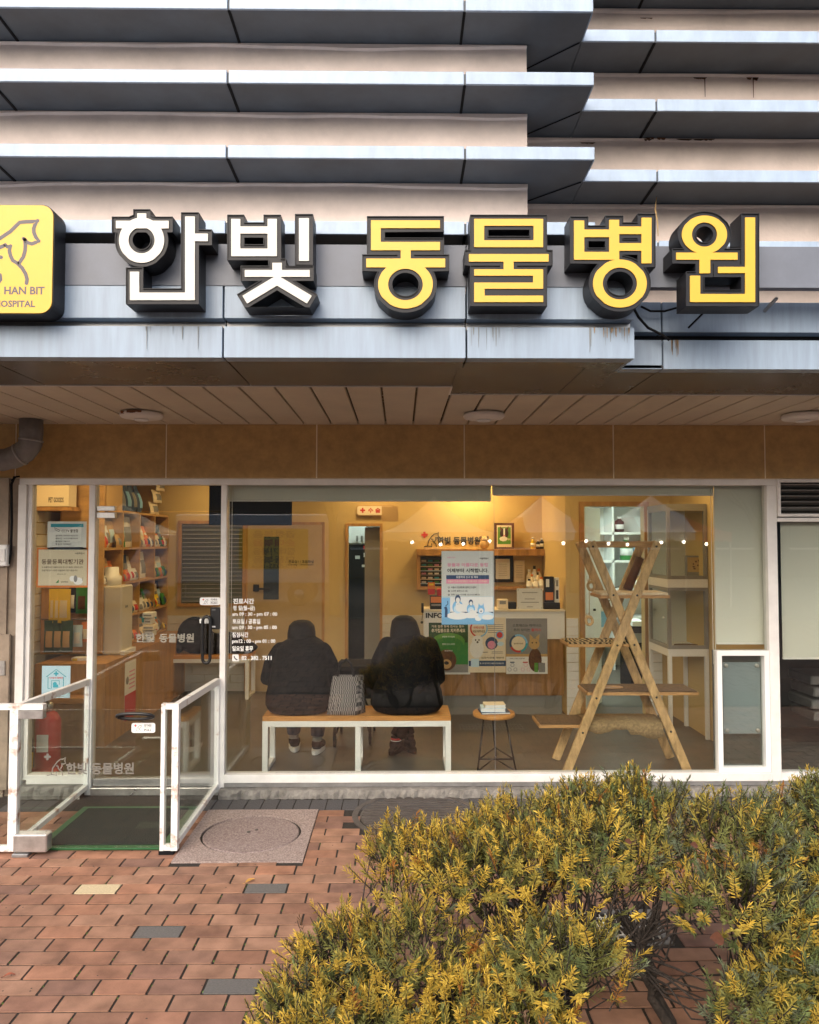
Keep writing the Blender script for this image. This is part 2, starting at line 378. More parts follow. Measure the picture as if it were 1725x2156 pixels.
def contours(S, xs, ys):
    """closed iso lines S=0 by marching squares (S<0 inside)"""
    ins = S < 0; seg = {}
    a, b, c, d = ins[:-1, :-1], ins[:-1, 1:], ins[1:, 1:], ins[1:, :-1]
    code = a * 1 + b * 2 + c * 4 + d * 8
    T = {1: [(3, 0)], 2: [(0, 1)], 3: [(3, 1)], 4: [(1, 2)], 5: [(3, 2), (1, 0)], 6: [(0, 2)], 7: [(3, 2)], 8: [(2, 3)], 9: [(2, 0)], 10: [(0, 3), (2, 1)], 11: [(2, 1)], 12: [(1, 3)], 13: [(1, 0)], 14: [(0, 3)]}
    def key(i, j, e): return (i, j, 'h') if e == 0 else (i, j + 1, 'v') if e == 1 else (i + 1, j, 'h') if e == 2 else (i, j, 'v')
    def pt(k):
        i, j, t = k
        if t == 'h': s0, s1 = S[i, j], S[i, j + 1]; u = s0 / (s0 - s1); return (xs[j] + u * (xs[j + 1] - xs[j]), ys[i])
        s0, s1 = S[i, j], S[i + 1, j]; u = s0 / (s0 - s1); return (xs[j], ys[i] + u * (ys[i + 1] - ys[i]))
    for i, j in zip(*np.nonzero((code > 0) & (code < 15))):
        for e0, e1 in T[int(code[i, j])]: seg[key(i, j, e0)] = key(i, j, e1)
    loops = []
    while seg:
        k0, k = seg.popitem(); lp = [k0]
        while k != k0:
            lp.append(k); k = seg.pop(k, k0)
        P = [pt(q) for q in lp]
        # drop points on straight runs
        Q = []; n = len(P)
        for q in range(n):
            p0, p1, p2 = P[q - 1], P[q], P[(q + 1) % n]
            if abs((p1[0] - p0[0]) * (p2[1] - p1[1]) - (p1[1] - p0[1]) * (p2[0] - p1[0])) > .02: Q.append(p1)
        if len(Q) > 2: loops.append(Q)
    return loops
def fill_loops(loops3, depth):
    """loops of (x, z) world points -> verts, faces of a slab; front at local y=0 (towards -Y), back at +depth"""
    c = bpy.data.curves.new('outline', 'CURVE'); c.dimensions = '2D'; c.fill_mode = 'BOTH'; c.extrude = depth / 2
    for L in loops3:
        s = c.splines.new('POLY'); s.points.add(len(L) - 1); s.use_cyclic_u = True
        for p, (x, z) in zip(s.points, L): p.co = (x, z, 0, 1)
    o = bpy.data.objects.new('outline', c)
    me = bpy.data.meshes.new_from_object(o)
    vs = [tuple(v.co) for v in me.vertices]; fs = [tuple(p.vertices) for p in me.polygons]
    bpy.data.objects.remove(o); bpy.data.curves.remove(c); bpy.data.meshes.remove(me)
    return vs, fs
def slab(mb, loops3, yfront, depth, mi=0):
    vs, fs = fill_loops(loops3, depth)
    mb.add([(x, yfront + depth / 2 - z, y) for x, y, z in vs], fs, mi)
def strokes(mb, pts, w, Y, mi=0):
    """flat ribbon through (x, z) points on plane Y"""
    n = len(pts); L = []; Rr = []
    for i in range(n):
        a = Vector(pts[max(i - 1, 0)]); b = Vector(pts[min(i + 1, n - 1)]); d = (b - a); d = d.normalized() if d.length else Vector((1, 0)); q = Vector((-d.y, d.x)) * w / 2
        p = Vector(pts[i]); L.append(p + q); Rr.append(p - q)
    mb.add([(p.x, Y, p.y) for p in L] + [(p.x, Y, p.y) for p in Rr], [(i, i + n, i + n + 1, i + 1) for i in range(n - 1)], mi)
def flat(mb, x0, x1, z0, z1, Y, mi=0): mb.add([(x0, Y, z0), (x1, Y, z0), (x1, Y, z1), (x0, Y, z1)], [(0, 1, 2, 3)], mi)
def disc(mb, x, z, r, Y, mi=0, n=20, rz=None, r0=0, a0=0, a1=2 * math.pi):
    rz = rz or r; P = []; fs = []
    if r0:
        for i in range(n + 1):
            t = a0 + (a1 - a0) * i / n; P += [(x + r * math.cos(t), Y, z + rz * math.sin(t)), (x + r0 * math.cos(t), Y, z + r0 * rz / r * math.sin(t))]
        fs = [(2 * i, 2 * i + 2, 2 * i + 3, 2 * i + 1) for i in range(n)]
    else:
        P = [(x + r * math.cos(2 * math.pi * i / n), Y, z + rz * math.sin(2 * math.pi * i / n)) for i in range(n)]; fs = [tuple(range(n))]
    mb.add(P, fs, mi)
DOG = [[(-.95, -.95), (-.45, -.85), (-.35, -.2), (.1, .45), (.42, .72), (.75, .76), (.98, .95), (.90, .6), (1.0, .3), (.72, .22), (.60, .34), (.62, .0), (.45, -.3)],
       [(.0, .0), (.12, .08), (.22, .02), (.22, -.2), (.35, -.35), (.62, -.55), (.70, -.95)], [(-.45, -.85), (.1, -.92), (.05, -.5)]]
def dog_logo(mb, cx, cz, s, w, Y, mi=0):
    for L in DOG: strokes(mb, [(cx + x * s, cz + y * s) for x, y in L], w, Y, mi)
def cross(mb, cx, cz, s, Y, mi=0):
    flat(mb, cx - s, cx + s, cz - s * .33, cz + s * .33, Y, mi); flat(mb, cx - s * .33, cx + s * .33, cz - s, cz - s * .33, Y, mi); flat(mb, cx - s * .33, cx + s * .33, cz + s * .33, cz + s, Y, mi)
# ================================================================== GROUND
def proj(p):
    q = _CR.transposed() @ (Vector(p) - CAM)
    if q.z > -.05: return None
    return (W_PX / 2 + F_PX * q.x / -q.z, H_PX / 2 - F_PX * q.y / -q.z)
struct(MB().box(-150, 150, -150, 60, -.6, -.075).build('ground', 'asphalt', org=(0, 0, -.075)))
pav = struct(MB().box(-9, 9, -11.5, -.03, -.074, -.0035).build('pavement', 'sand', org=(0, 0, 0)))
BL, BD = .2055, .1025                       # paver pitch along and across
def unit_brick(c=.035):
    bm = bmesh.new(); bmesh.ops.create_cube(bm, size=1)
    for v in bm.verts:
        if v.co.z > 0: v.co.x *= 1 - c * .5; v.co.y *= 1 - c
    me = bpy.data.meshes.new('brick'); bm.to_mesh(me); bm.free(); return me
gp = [atz(365, 1817), atz(640, 1817), atz(668, 1707), atz(435, 1707)]
GX0, GX1 = (gp[0].x + gp[3].x) / 2, (gp[1].x + gp[2].x) / 2; GY0, GY1 = gp[0].y, gp[3].y     # granite cover
IC = atz(877, 1716); IR = .40                                                              # iron manhole
DG = (atz(1085, 1960).x, atz(1400, 1960).x, atz(1100, 1992).y, atz(1100, 1918).y)           # drain grate
SOLD = -.125 - .205                                                                         # edge of the dark soldier course
BED_Y = -2.62
specials = {}
for (px, py, k) in ((215, 1875, 'clay_cream'), (550, 1868, 'clay_grey'), (310, 1963, 'clay_grey'), (448, 2064, 'clay_grey'), (25, 2064, 'clay_cream'), (905, 1768, 'clay_cream'), (1342, 2052, 'clay_cream'), (205, 1775, 'clay_grey'), (985, 1695, 'clay_grey')):
    p = atz(px, py); specials[(round(p.x, 3), round(p.y, 3))] = k
bricks = []
ry = 0; y = SOLD - BD
x_ref = atz(305, 1805).x
while y > -3.4:
    x = x_ref - 40 * BL + (ry % 2) * BL / 2 + (ry % 5) * .004
    while x < 5.6:
        if x > -5.4:
            r = [x + .0034, x + BL - .0034, y + .0034, y + BD - .0034]
            ok = True
            for (ex0, ex1, ey0, ey1) in ((GX0, GX1, GY0, GY1), DG, (-.62, 6, -3.35, BED_Y)):
                ox = min(r[1], ex1) - max(r[0], ex0); oy = min(r[3], ey1) - max(r[2], ey0)
                if ox > 0 and oy > 0:
                    if ox >= .96 * (r[1] - r[0]):
                        if oy >= .8 * (r[3] - r[2]): ok = False
                        elif r[2] < ey0: r[3] = ey0 - .003
                        else: r[2] = ey1 + .003
                    elif r[0] < ex0: r[1] = ex0 - .004
                    else: r[0] = ex1 + .004
            if ok and (r[1] - r[0] < .03 or r[3] - r[2] < .02): ok = False
            cx, cy = (r[0] + r[1]) / 2, (r[2] + r[3]) / 2
            if ok and math.hypot(cx - IC.x, cy - IC.y) < IR + .02: ok = False
            if ok: bricks.append((r, 'clay'))
        x += BL
    y -= BD; ry += 1
yy_ = y
while yy_ > -11.3:                                              # larger pavers of the street walk behind the hedge
    yy_ -= .335; x = -8.6 + (ry % 2) * .11; ry += 1
    while x < 8.6: bricks.append(([x + .006, x + .214, yy_ + .008, yy_ + .327], 'clay_walk')); x += .22
for (sx, sy), k in specials.items():
    for i, (r, q) in enumerate(bricks):
        if r[0] <= sx <= r[1] and r[2] <= sy <= r[3]: bricks[i] = (r, k)
sx = -2.55
while sx < 5:                                                    # dark soldier course along the shopfront
    if not (-2.3 < sx < -1.35): bricks.append(([sx + .002, sx + .1, SOLD + .004, SOLD + .2], 'clay_black'))
    sx += .1035
def barea(b):
    r = b[0]; P = [proj((r[i], r[j], 0)) for i, j in ((0, 2), (1, 2), (1, 3), (0, 3))]
    if any(p is None for p in P): return 0
    cx, cy = sum(p[0] for p in P) / 4, sum(p[1] for p in P) / 4
    if not (-60 < cx < 1785 and cy < 2190): return 0
    if cx > 1000 and cy > 1700: return .001
    return abs((P[1][0] - P[0][0]) * (P[2][1] - P[1][1]))
bricks.sort(key=barea, reverse=True)
ub = {k: unit_brick() for k in ('clay', 'clay_grey', 'clay_cream', 'clay_black', 'clay_walk')}
for k in ub: ub[k].materials.append(M[k])
rest = {k: MB() for k in ub}
for i, (r, k) in enumerate(bricks):
    dz = random.uniform(-.0010, .0022)
    if i < 298:
        o = bpy.data.objects.new('brick', ub[k]); COL.objects.link(o); o.parent = pav
        o.location = ((r[0] + r[1]) / 2, (r[2] + r[3]) / 2, -.03 + dz); o.scale = (r[1] - r[0], r[3] - r[2], .06)
        o.rotation_euler = (random.uniform(-.006, .006), random.uniform(-.004, .004), random.uniform(-.006, .006))
    else:
        c = .003; z1 = dz; z0 = -.05
        rest[k].add([(r[0], r[2], z0), (r[1], r[2], z0), (r[1], r[3], z0), (r[0], r[3], z0), (r[0] + c, r[2] + c, z1), (r[1] - c, r[2] + c, z1), (r[1] - c, r[3] - c, z1), (r[0] + c, r[3] - c, z1)],
                    [(4, 5, 6, 7), (0, 1, 5, 4), (1, 2, 6, 5), (2, 3, 7, 6), (3, 0, 4, 7)])
for k in rest:
    if rest[k].v: o = rest[k].build('brick_field', k, pav); o['kind'] = 'stuff'
bed = struct(box(-.62, 6, -3.35, BED_Y, -.05, .012).build('planting_bed', 'soil'))
# moss tufts in joints: tiny, uncountable
mm = MB()
for i in range(260):
    b = random.choice([q for q in bricks[:180]]); r = b[0]
    x = r[0] - .003 + random.uniform(-.002, .002); yy = random.uniform(r[2], r[3])
    if random.random() < .5: continue
    for j in range(4):
        a = random.uniform(0, 6.28); h = random.uniform(.001, .005); u, v = math.cos(a) * .006, math.sin(a) * .006
        mm.add([(x - u * .4, yy - v * .4, -.004), (x + u * .4, yy + v * .4, -.004), (x + u * .5, yy + v * .5 + .003, h)], [(0, 1, 2)])
o = mm.build('joint_moss', 'moss'); o['kind'] = 'stuff'; o['label'] = 'thin green moss growing in the paving joints'; o['category'] = 'moss'
# granite cover
g = thing('granite_cover', 'speckled pink granite slab with a round lid set in the red paving', 'manhole cover', ((GX0 + GX1) / 2, (GY0 + GY1) / 2, 0))
mb = MB(); cx, cy = (GX0 + GX1) / 2, (GY0 + GY1) / 2; rr = .288; n = 48; zt = .006
e0 = [(cx + rr * math.cos(2 * math.pi * i / n), cy + rr * math.sin(2 * math.pi * i / n)) for i in range(n)]
def sq(t):
    c, s = math.cos(t), math.sin(t); k = 1 / max(abs(c) / ((GX1 - GX0) / 2), abs(s) / ((GY1 - GY0) / 2)); return (cx + c * k, cy + s * k)
ang = sorted([2 * math.pi * i / n for i in range(n)])
# include the four corners
cor = [math.atan2(sy * (GY1 - GY0), sx * (GX1 - GX0)) % (2 * math.pi) for sx in (1, -1) for sy in (1, -1)]
ang = sorted(set(ang + cor)); k = len(ang)
vs = [(*sq(t), zt) for t in ang] + [(cx + rr * math.cos(t), cy + rr * math.sin(t), zt) for t in ang] + [(*sq(t), -.05) for t in ang] + [(cx + rr * math.cos(t), cy + rr * math.sin(t), -.05) for t in ang]
fs = []
for i in range(k):
    j = (i + 1) % k; fs += [(i, j, j + k, i + k), (i, i + 2 * k, j + 2 * k, j), (i + k, j + k, j + 3 * k, i + 3 * k)]
mb.add(vs, fs); mb.build('slab', 'granite', g)
mb = MB().lathe((cx, cy, 0), [(rr - .013, -.05), (rr - .013, .001), (rr - .02, .005), (0.0001, .005)], 48, smooth=False); lid = mb.build('lid', 'granite_lid', g)
MB().lathe((cx - .02, cy + .02, .005), [(.012, 0), (.012, .003), (.001, .003)], 10).build('key_hole', 'iron', lid)
MB().lathe((cx + .02, cy + .05, .005), [(.010, 0), (.010, .003), (.001, .003)], 10).build('key_hole', 'iron', lid)
# iron manhole
g = thing('iron_manhole', 'dark round iron manhole cover half hidden behind the yew bushes', 'manhole cover', (IC.x, IC.y, 0))
MB().lathe((IC.x, IC.y, 0), [(IR, -.05), (IR, .004), (IR - .035, .004), (IR - .04, -.004), (IR - .045, -.05)], 40, smooth=False).build('ring', 'iron', g)
mb = MB().lathe((IC.x, IC.y, 0), [(IR - .05, -.05), (IR - .05, .0), (.0001, .0)], 40, smooth=False)
for i in range(-7, 8):
    w = math.sqrt(max(0, (IR - .06) ** 2 - (i * .045) ** 2))
    if w > .05: mb.box(IC.x - w, IC.x + w, IC.y + i * .045 - .012, IC.y + i * .045 + .012, -.001, .005)
mb.build('lid', 'iron', g)
# drain grate
g = thing('drain_grate', 'pale metal drain grate in the paving behind the bushes', 'drain grate', ((DG[0] + DG[1]) / 2, (DG[2] + DG[3]) / 2, 0))
mb = MB(); x0, x1, y0, y1 = DG
mb.box(x0, x1, y0, y0 + .03, -.05, .004); mb.box(x0, x1, y1 - .03, y1, -.05, .004); mb.box(x0, x0 + .03, y0 + .03, y1 - .03, -.05, .004); mb.box(x1 - .03, x1, y0 + .03, y1 - .03, -.05, .004); mb.build('rim', 'kerb', g)
mb = MB(); q = x0 + .04
while q < x1 - .04: mb.box(q, q + .006, y0 + .03, y1 - .03, -.03, .002); q += .03
for k in (.25, .5, .75): mb.box(x0 + .03, x1 - .03, y0 + (y1 - y0) * k - .004, y0 + (y1 - y0) * k + .004, -.02, .004)
mb.build('bar_grid', 'steel', g)
# fallen leaves
def leaf(px, py, s, a, m, lab):
    p = atz(px, py, .004); mb = MB(); L = []
    for i in range(9):
        t = i / 8; w = math.sin(math.pi * t ** .8) * .22 * s
        L.append((t * s - s / 2, w, .003 + .006 * math.sin(t * 3)))
    vs = [(x, w, z + .004) for x, w, z in L] + [(x, 0, z) for x, w, z in L] + [(x, -w, z + .004) for x, w, z in L]
    rot = Matrix.Rotation(a, 3, 'Z'); mb.add([rot @ Vector(v) + p for v in vs], [(i, i + 1, i + 10, i + 9) for i in range(8)] + [(i + 9, i + 10, i + 19, i + 18) for i in range(8)])
    mb.tube([rot @ Vector((-s / 2, 0, .003)) + p, rot @ Vector((-s * .75, .01 * s, .004)) + p], .0012, 5)
    o = mb.build('fallen_leaf', m); tag(o, lab, 'leaf')
leaf(522 + 5, 1857, .055, .75, 'leaf_dry', 'yellow fallen leaf lying alone on the red pavers')
leaf(20, 2063 - 6, .04, .3, 'leaf_red', 'reddish leaf on the cream paver at the left edge')
leaf(930, 1848, .035, .1, 'leaf_red', 'small reddish leaf lying on a paver near the bushes')
leaf(833, 1815, .03, 2.0, 'leaf_dry', 'small orange leaf on the rim of the granite lid')
leaf(675, 1672, .035, .5, 'leaf_red', 'curled brown leaf at the foot of the shop window')
leaf(1013, 1668, .03, 1.2, 'leaf_red', 'small pinkish leaf at the window foot right of the bench')
# ================================================================== BUILDING
B = thing('shop_building', 'beige building with dark finned front and a glazed animal clinic shopfront below', 'building', (0, 0, 0))
JX = [-4.97, -3.92, -2.87, -1.82, -.77, .285]                    # panel joints
JXR = [1.21, 2.26, 3.31, 4.4]
XL, XR = -5.2, 5.2
XE = PX(1250, -1.9, 160)                                         # right end of the front set of fins
XW = PX(1110, -1.66, 270)                                        # end of the front plaster wall
def panels(x0, x1, joints, gap=.010):
    c = [x0] + [j for j in joints if x0 + .05 < j < x1 - .05] + [x1]
    return [(a + (gap / 2 if i else 0), b - (gap / 2 if i < len(c) - 2 else 0)) for i, (a, b) in enumerate(zip(c[:-1], c[1:]))]
# upper plaster walls with a slightly wavy foot under each fin
def wavy_wall(x0, x1, y0, y1, zlev, name):
    """wall slab whose visible strips end in an uneven plaster lip below each fin"""
    mb = MB(); mb.box(x0, x1, y0, y1, 2.80, 4.9)
    w = mb.build(name, 'plaster', B)
    for z in zlev:
        lm = MB(); n = 60; rnd = random.Random(int(z * 100) + int(x0 * 7)); ph = [rnd.uniform(0, 6.28) for _ in range(4)]
        vs = []
        for i in range(n + 1):
            x = x0 + (x1 - x0) * i / n; d = .010 + .006 * math.sin(x * 2.1 + ph[0]) + .004 * math.sin(x * 5.3 + ph[1]) + .002 * math.sin(x * 13 + ph[2])
            vs += [(x, y0 - .012, z - .0005), (x, y0 - .012, z - max(d, .003)), (x, y0 - .0005, z - max(d, .003) - .008)]
        fs = []
        for i in range(n): a = i * 3; fs += [(a, a + 1, a + 4, a + 3), (a + 1, a + 2, a + 5, a + 4)]
        lm.add(vs, fs, 0, False); lm.build('plaster_lip', 'plaster', w)
    return w
FZ = [PZ(y, -1.9, 600) for y in (492, 333, 175, 20)]             # fin undersides
FZ.append(FZ[-1] + (FZ[-1] - FZ[-2]))
wavy_wall(XL, XW, -1.66, -1.46, FZ, 'upper_wall')
wavy_wall(XL, XR, -1.45, -1.2, FZ, 'upper_wall')
box(XL, XR, -1.195, 7.2, 2.80, 4.9).build('upper_storey', 'dark_wall', B)
FT = .056
for z in FZ:
    mb = MB()
    # underside plates: front run, then the set-back run; they meet end to end
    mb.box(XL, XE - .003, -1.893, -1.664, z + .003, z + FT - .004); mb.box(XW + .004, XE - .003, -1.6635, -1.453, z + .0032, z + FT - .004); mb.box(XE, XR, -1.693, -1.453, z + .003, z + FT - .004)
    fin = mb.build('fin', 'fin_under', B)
    for a, b in panels(XL, XE, JX):
        mb = MB(); mb.box(a, b, -1.905 + random.uniform(-.0015, .0015), -1.8935, z - random.uniform(0, .002), z + FT); mb.box(a, b, -1.8935, -1.67, z + FT - .0035, z + FT); mb.build('fascia_panel', 'alu', fin, bevel=.0015)
    box(XE - .0025, XE + .002, -1.8932, -1.696, z, z + FT - .004).build('end_plate', 'alu', fin)
    for a, b in panels(XE + .004, XR, JXR):
        mb = MB(); mb.box(a, b, -1.705, -1.6935, z, z + FT); mb.build('fascia_panel', 'alu', fin, bevel=.0015)
    for j in [q for q in JX if q < XE]: box(j - .006, j + .006, -1.89, -1.67, z - .002, z + .0029).build('seam', 'black_matte', fin)
    for j in JXR: box(j - .006, j + .006, -1.69, -1.46, z - .002, z + .0029).build('seam', 'black_matte', fin)
    # diagonal mitre between the two runs
    MB().bar((XE - .01, -1.69, z + .0005), (XE - .26, -1.46, z + .0005), .004, .004, 0, (0, 0, 1)).build('seam', 'black_matte', fin)
# rust marks under the right fins
rm = MB(); rnd = random.Random(3)
for (px, py, w, h) in ((2370, 62, 40, 6), (2575, 280, 60, 8), (2755, 280, 46, 14), (2140, 518, 60, 6), (2370, 505, 30, 10), (2400, 500, 60, 10), (2500, 505, 160, 7), (2600, 505, 60, 8)):
    p = at(px * .575, py * .575 + 3, -1.4625 if False else -1.46); sw = w * .575 * 3.74 / 1595
    for k in range(5):
        a = p.x + rnd.uniform(-.5, .5) * sw; bb = rnd.uniform(.2, .5) * sw; t = rnd.uniform(.5, 1) * h * .575 * 3.74 / 1595
        rm.add([(a - bb / 2, p.y - .006, p.z), (a + bb / 2, p.y - .006, p.z), (a + bb * .2, p.y - .006, p.z - t), (a - bb * .3, p.y - .006, p.z - t * .8)], [(0, 3, 2, 1)])
for (px, l) in ((2580, 75), (2757, 78)):
    p = at(px * .575, 285 * .575, -1.46); ll = l * .575 * 3.74 / 1595
    rm.add([(p.x - .003, p.y - .005, p.z), (p.x + .003, p.y - .005, p.z), (p.x + .002, p.y - .005, p.z - ll), (p.x - .001, p.y - .005, p.z - ll)], [(0, 3, 2, 1)])
rm.build('rust_stain', 'rust', B)['kind'] = 'stuff'
# canopy: two metal courses with a shadow slot, the right part set back
cn = MB(); ZA0, ZA1 = PZ(672, -1.93), PZ(605, -1.93); ZB0, ZB1 = PZ(755, -1.93), PZ(690, -1.93)
XC = PX(1334, -1.93, 720)
cn.box(XL, XC - .06, -1.86, -1.0, ZB0 + .03, ZA1 - .006); cn.box(XC - .0595, XR, -1.66, -1.0, ZB0 + .0302, ZA1 - .006)
can = cn.build('canopy', 'gap_dark', B)
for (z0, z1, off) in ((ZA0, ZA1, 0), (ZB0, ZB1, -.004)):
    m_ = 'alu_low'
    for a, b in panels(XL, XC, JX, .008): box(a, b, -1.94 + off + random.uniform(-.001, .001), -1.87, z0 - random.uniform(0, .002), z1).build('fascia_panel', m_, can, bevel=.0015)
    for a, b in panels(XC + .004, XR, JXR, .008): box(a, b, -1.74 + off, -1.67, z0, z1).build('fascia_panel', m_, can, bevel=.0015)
    box(XC - .012, XC - .0002, -1.869, -1.68, z0 + .003, z1 - .003).build('end_plate', m_, can)
for (a0, b0) in panels(XL, XC, JX, .006): box(a0, b0, -1.885, -1.862, ZB1 + .002, ZA0 - .004).build('slot_strip', 'metal_grey', can)
Zs = ZB0
XS = PX(950, -1.32, 815)
for a, b in panels(XL, XC, JX, .007): box(a, b, -1.929, -1.745, Zs + .004, Zs + .018).build('soffit_panel', 'soffit_metal', can)
for a, b in panels(XL, XS, JX, .007): box(a, b, -1.744, -1.325, Zs + .004, Zs + .018).build('soffit_panel', 'soffit_metal', can)
for a, b in panels(XS + .002, XC - .17, [], .007): box(a, b, -1.744, -1.12, Zs + .004, Zs + .018).build('soffit_panel', 'soffit_metal', can)
for a, b in panels(XC - .165, XR, JXR, .007): box(a, b, -1.732 if a > XC else -1.744, -1.12, Zs + .004, Zs + .018).build('soffit_panel', 'soffit_metal', can)
# rain and rust streaks on the canopy fascia
stk = MB(); rs = random.Random(8)
for k in range(26):
    px = rs.choice([rs.uniform(1240, 1332), rs.uniform(985, 1100), rs.uniform(300, 430)]); p = at(px, 691, -1.9475); l_ = rs.uniform(.02, .11); w_ = rs.uniform(.001, .004)
    stk.add([(p.x - w_, -1.9475, ZB1 - .002), (p.x + w_, -1.9475, ZB1 - .002), (p.x + w_ * .3, -1.9475, ZB1 - l_), (p.x - w_ * .3, -1.9475, ZB1 - l_)], [(0, 3, 2, 1)])
mat('streak', (.20, .215, .22), .7); stk.build('rain_streak', 'streak', can)['kind'] = 'stuff'
stk = MB()
for k in range(22):
    px = rs.uniform(1245, 1333) if k < 14 else rs.uniform(1412, 1428); Yk = -1.9482 if k < 14 else -1.7482; p = at(px, 700, Yk); l_ = rs.uniform(.01, .05) if k < 14 else rs.uniform(.03, .08); w_ = rs.uniform(.001, .004)
    stk.add([(p.x - w_, Yk, ZB1 - .001), (p.x + w_, Yk, ZB1 - .001), (p.x + w_ * .4, Yk, ZB1 - l_), (p.x - w_ * .4, Yk, ZB1 - l_)], [(0, 3, 2, 1)])
mat('rust_pale', (.30, .20, .11), .8); stk.build('rust_streak', 'rust_pale', can)['kind'] = 'stuff'
# slatted soffit
sof = MB(); sof.box(XL, XR, -1.119, -.03, Zs + .028, Zs + .04); sof.box(XL, XS, -1.324, -1.1195, Zs + .028, Zs + .04)
sof = sof.build('soffit', 'soffit_metal', B); pitch = .1855; x = PX(1396 * .575, -1.32, 1422 * .575) - 26 * pitch
while x < XR:
    if x > -4.2 and x < 4.4:
        fr = -1.316 if x + pitch < XS + .03 else -1.112
        MB().cbox(x + .006, x + pitch - .006, fr, -.034, Zs + .004, Zs + .024, .003).build('slat', 'slat', sof)
    x += pitch
mb = MB(); mb.box(XL, XS - .001, -1.3245, -1.3165, Zs, Zs + .02); mb.box(XS, XS + .008, -1.3245, -1.113, Zs, Zs + .02); mb.box(XS + .0085, XR, -1.1195, -1.1125, Zs, Zs + .02); mb.build('edge_trim', 'frame', sof)
# stone band
ZW = PZ(1008, -.03)
sb = box(-4.2, 4.4, -.0385, .12, ZW + .001, Zs + .03).build('stone_band', 'grout', B)
jx = [-4.1, -2.98] + [PX(p, -.04, 950) for p in (33, 350, 667, 978, 1292, 1611)] + [3.5, 4.4]
for a, b in zip(jx[:-1], jx[1:]): MB().cbox(a + .0045, b - .0045, -.0405, -.039, ZW + .003, Zs + .003, .002).build('stone_tile', 'stone', sb)
# shopfront frame
FY0, FY1 = -.03, .045
ZF1 = ZW; ZSILL0, ZSILL1 = PZ(1647, -.03), PZ(1630, -.03)
FL0, FL1 = PX(36, FY0, 1250), PX(58, FY0, 1250)
def vbar(pxa, pxb, z0, z1, y0=FY0, y1=FY1, py=1330): return box(PX(pxa, y0, py), PX(pxb, y0, py), y0, y1, z0, z1)
wf = box(FL0, PX(1642, FY0), FY0, FY1, PZ(1021, FY0), ZF1).build('window_frame', 'frame', B, bevel=.003)
ZT = PZ(1021, FY0) - .0005
box(FL0 - .0, FL0 + .055, FY0 - .012, FY1, 0.0, ZT).build('post', 'frame', wf, bevel=.003)
box(FL0 + .056, FL0 + .085, FY0 + .01, FY1, 0.10, ZT).build('post', 'frame', wf, bevel=.002)
vb = lambda a, b, z0, z1, nm='post', mt='frame', bev=.003: vbar(a, b, z0, z1).build(nm, mt, wf, bevel=bev)
vb(183, 196, 0.0, ZT); vb(463, 475, 0.0, ZT); vb(1620, 1641, 0.0, ZT)
xs0, xs1 = PX(475, FY0) + .001, PX(1620, FY0) - .001
box(xs0, xs1, FY0 - .008, FY1, ZSILL0, ZSILL1).build('sill', 'frame', wf, bevel=.003)
box(PX(475, FY0) + .001, 4.4, FY0 - .004, FY1, ZSILL0 - .028, ZSILL0 - .0005).build('sill_strip', 'metal_grey', wf)
xl0, xl1 = FL0 + .0855, PX(183, FY0) - .001
box(xl0, xl1, FY0 - .006, FY1, .075, .135).build('sill', 'frame', wf, bevel=.003)
# rough mortar kerb at the foot
def rough(x0, x1, y0, y1, z0, z1, nm):
    mb = MB(); n = int((x1 - x0) / .025); rnd = random.Random(5); vs = []
    for i in range(n + 1):
        x = x0 + (x1 - x0) * i / n
        vs += [(x, y0 + rnd.uniform(-.012, .012), z0), (x, y0 + rnd.uniform(-.008, .015), z0 + (z1 - z0) * rnd.uniform(.5, .9)), (x, y0 + .03 + rnd.uniform(-.01, .01), z1 + rnd.uniform(-.006, .0)), (x, y1, z1 - .002)]
    fs = []
    for i in range(n):
        for j in range(3): a = i * 4 + j; fs.append((a, a + 4, a + 5, a + 1))
    mb.add(vs, fs); return mb.build(nm, 'kerb', B)
rough(PX(463, -.1), 4.4, -.115, .12, -.05, ZSILL0 - .0285, 'mortar_kerb')
rough(FL0, xl1, -.10, .12, -.05, .074, 'mortar_kerb')
# glass panes of the window and side light
GY = .004
zg0, zg1 = ZSILL1 + .0006, ZT
xm = PX(1042, 0)
def pane(x0, x1, z0, z1, par, y=GY, t=.008, nm='glass_pane', mt='glass'): return box(x0, x1, y, y + t, z0, z1).build(nm, mt, par)
xp0, xp1 = PX(475, FY0) + .0012, PX(1620, FY0) - .0012
pane(xp0, xm - .0012, zg0, zg1, wf); pane(xm + .0012, xp1, zg0, zg1, wf)
box(xm - .001, xm + .001, GY + .001, GY + .007, zg0, zg1).build('silicone_joint', 'ink_grey', wf)
pane(xl0, xl1, .136, ZT, wf)
# entrance door
DX0, DX1 = PX(196, FY0) + .0015, PX(463, FY0) - .0015
ZD = PZ(1077, 0)
pane(DX0, DX1, ZD + .004, ZT, wf)
dr = box(DX0 + .004, DX1 - .004, GY, GY + .01, .105, ZD - .004).build('entrance_door', 'glass', B)
box(DX0 + .004, DX1 - .004, -.012, .03, .055, .104).build('bottom_rail', 'metal_grey', dr, bevel=.002)
box(DX0, DX1, -.04, .05, .0, .05).build('threshold', 'steel', B, bevel=.003)
for (a, b, c, d) in ((200, 1065, 242, 1076), (200, 1078.5, 242, 1091)):
    x0, x1, z0, z1 = RC(a, b, c, d, -.015); box(max(x0, DX0 + .001), x1, -.014, .026, z0, z1).build('patch_fitting', 'steel', dr, bevel=.004)
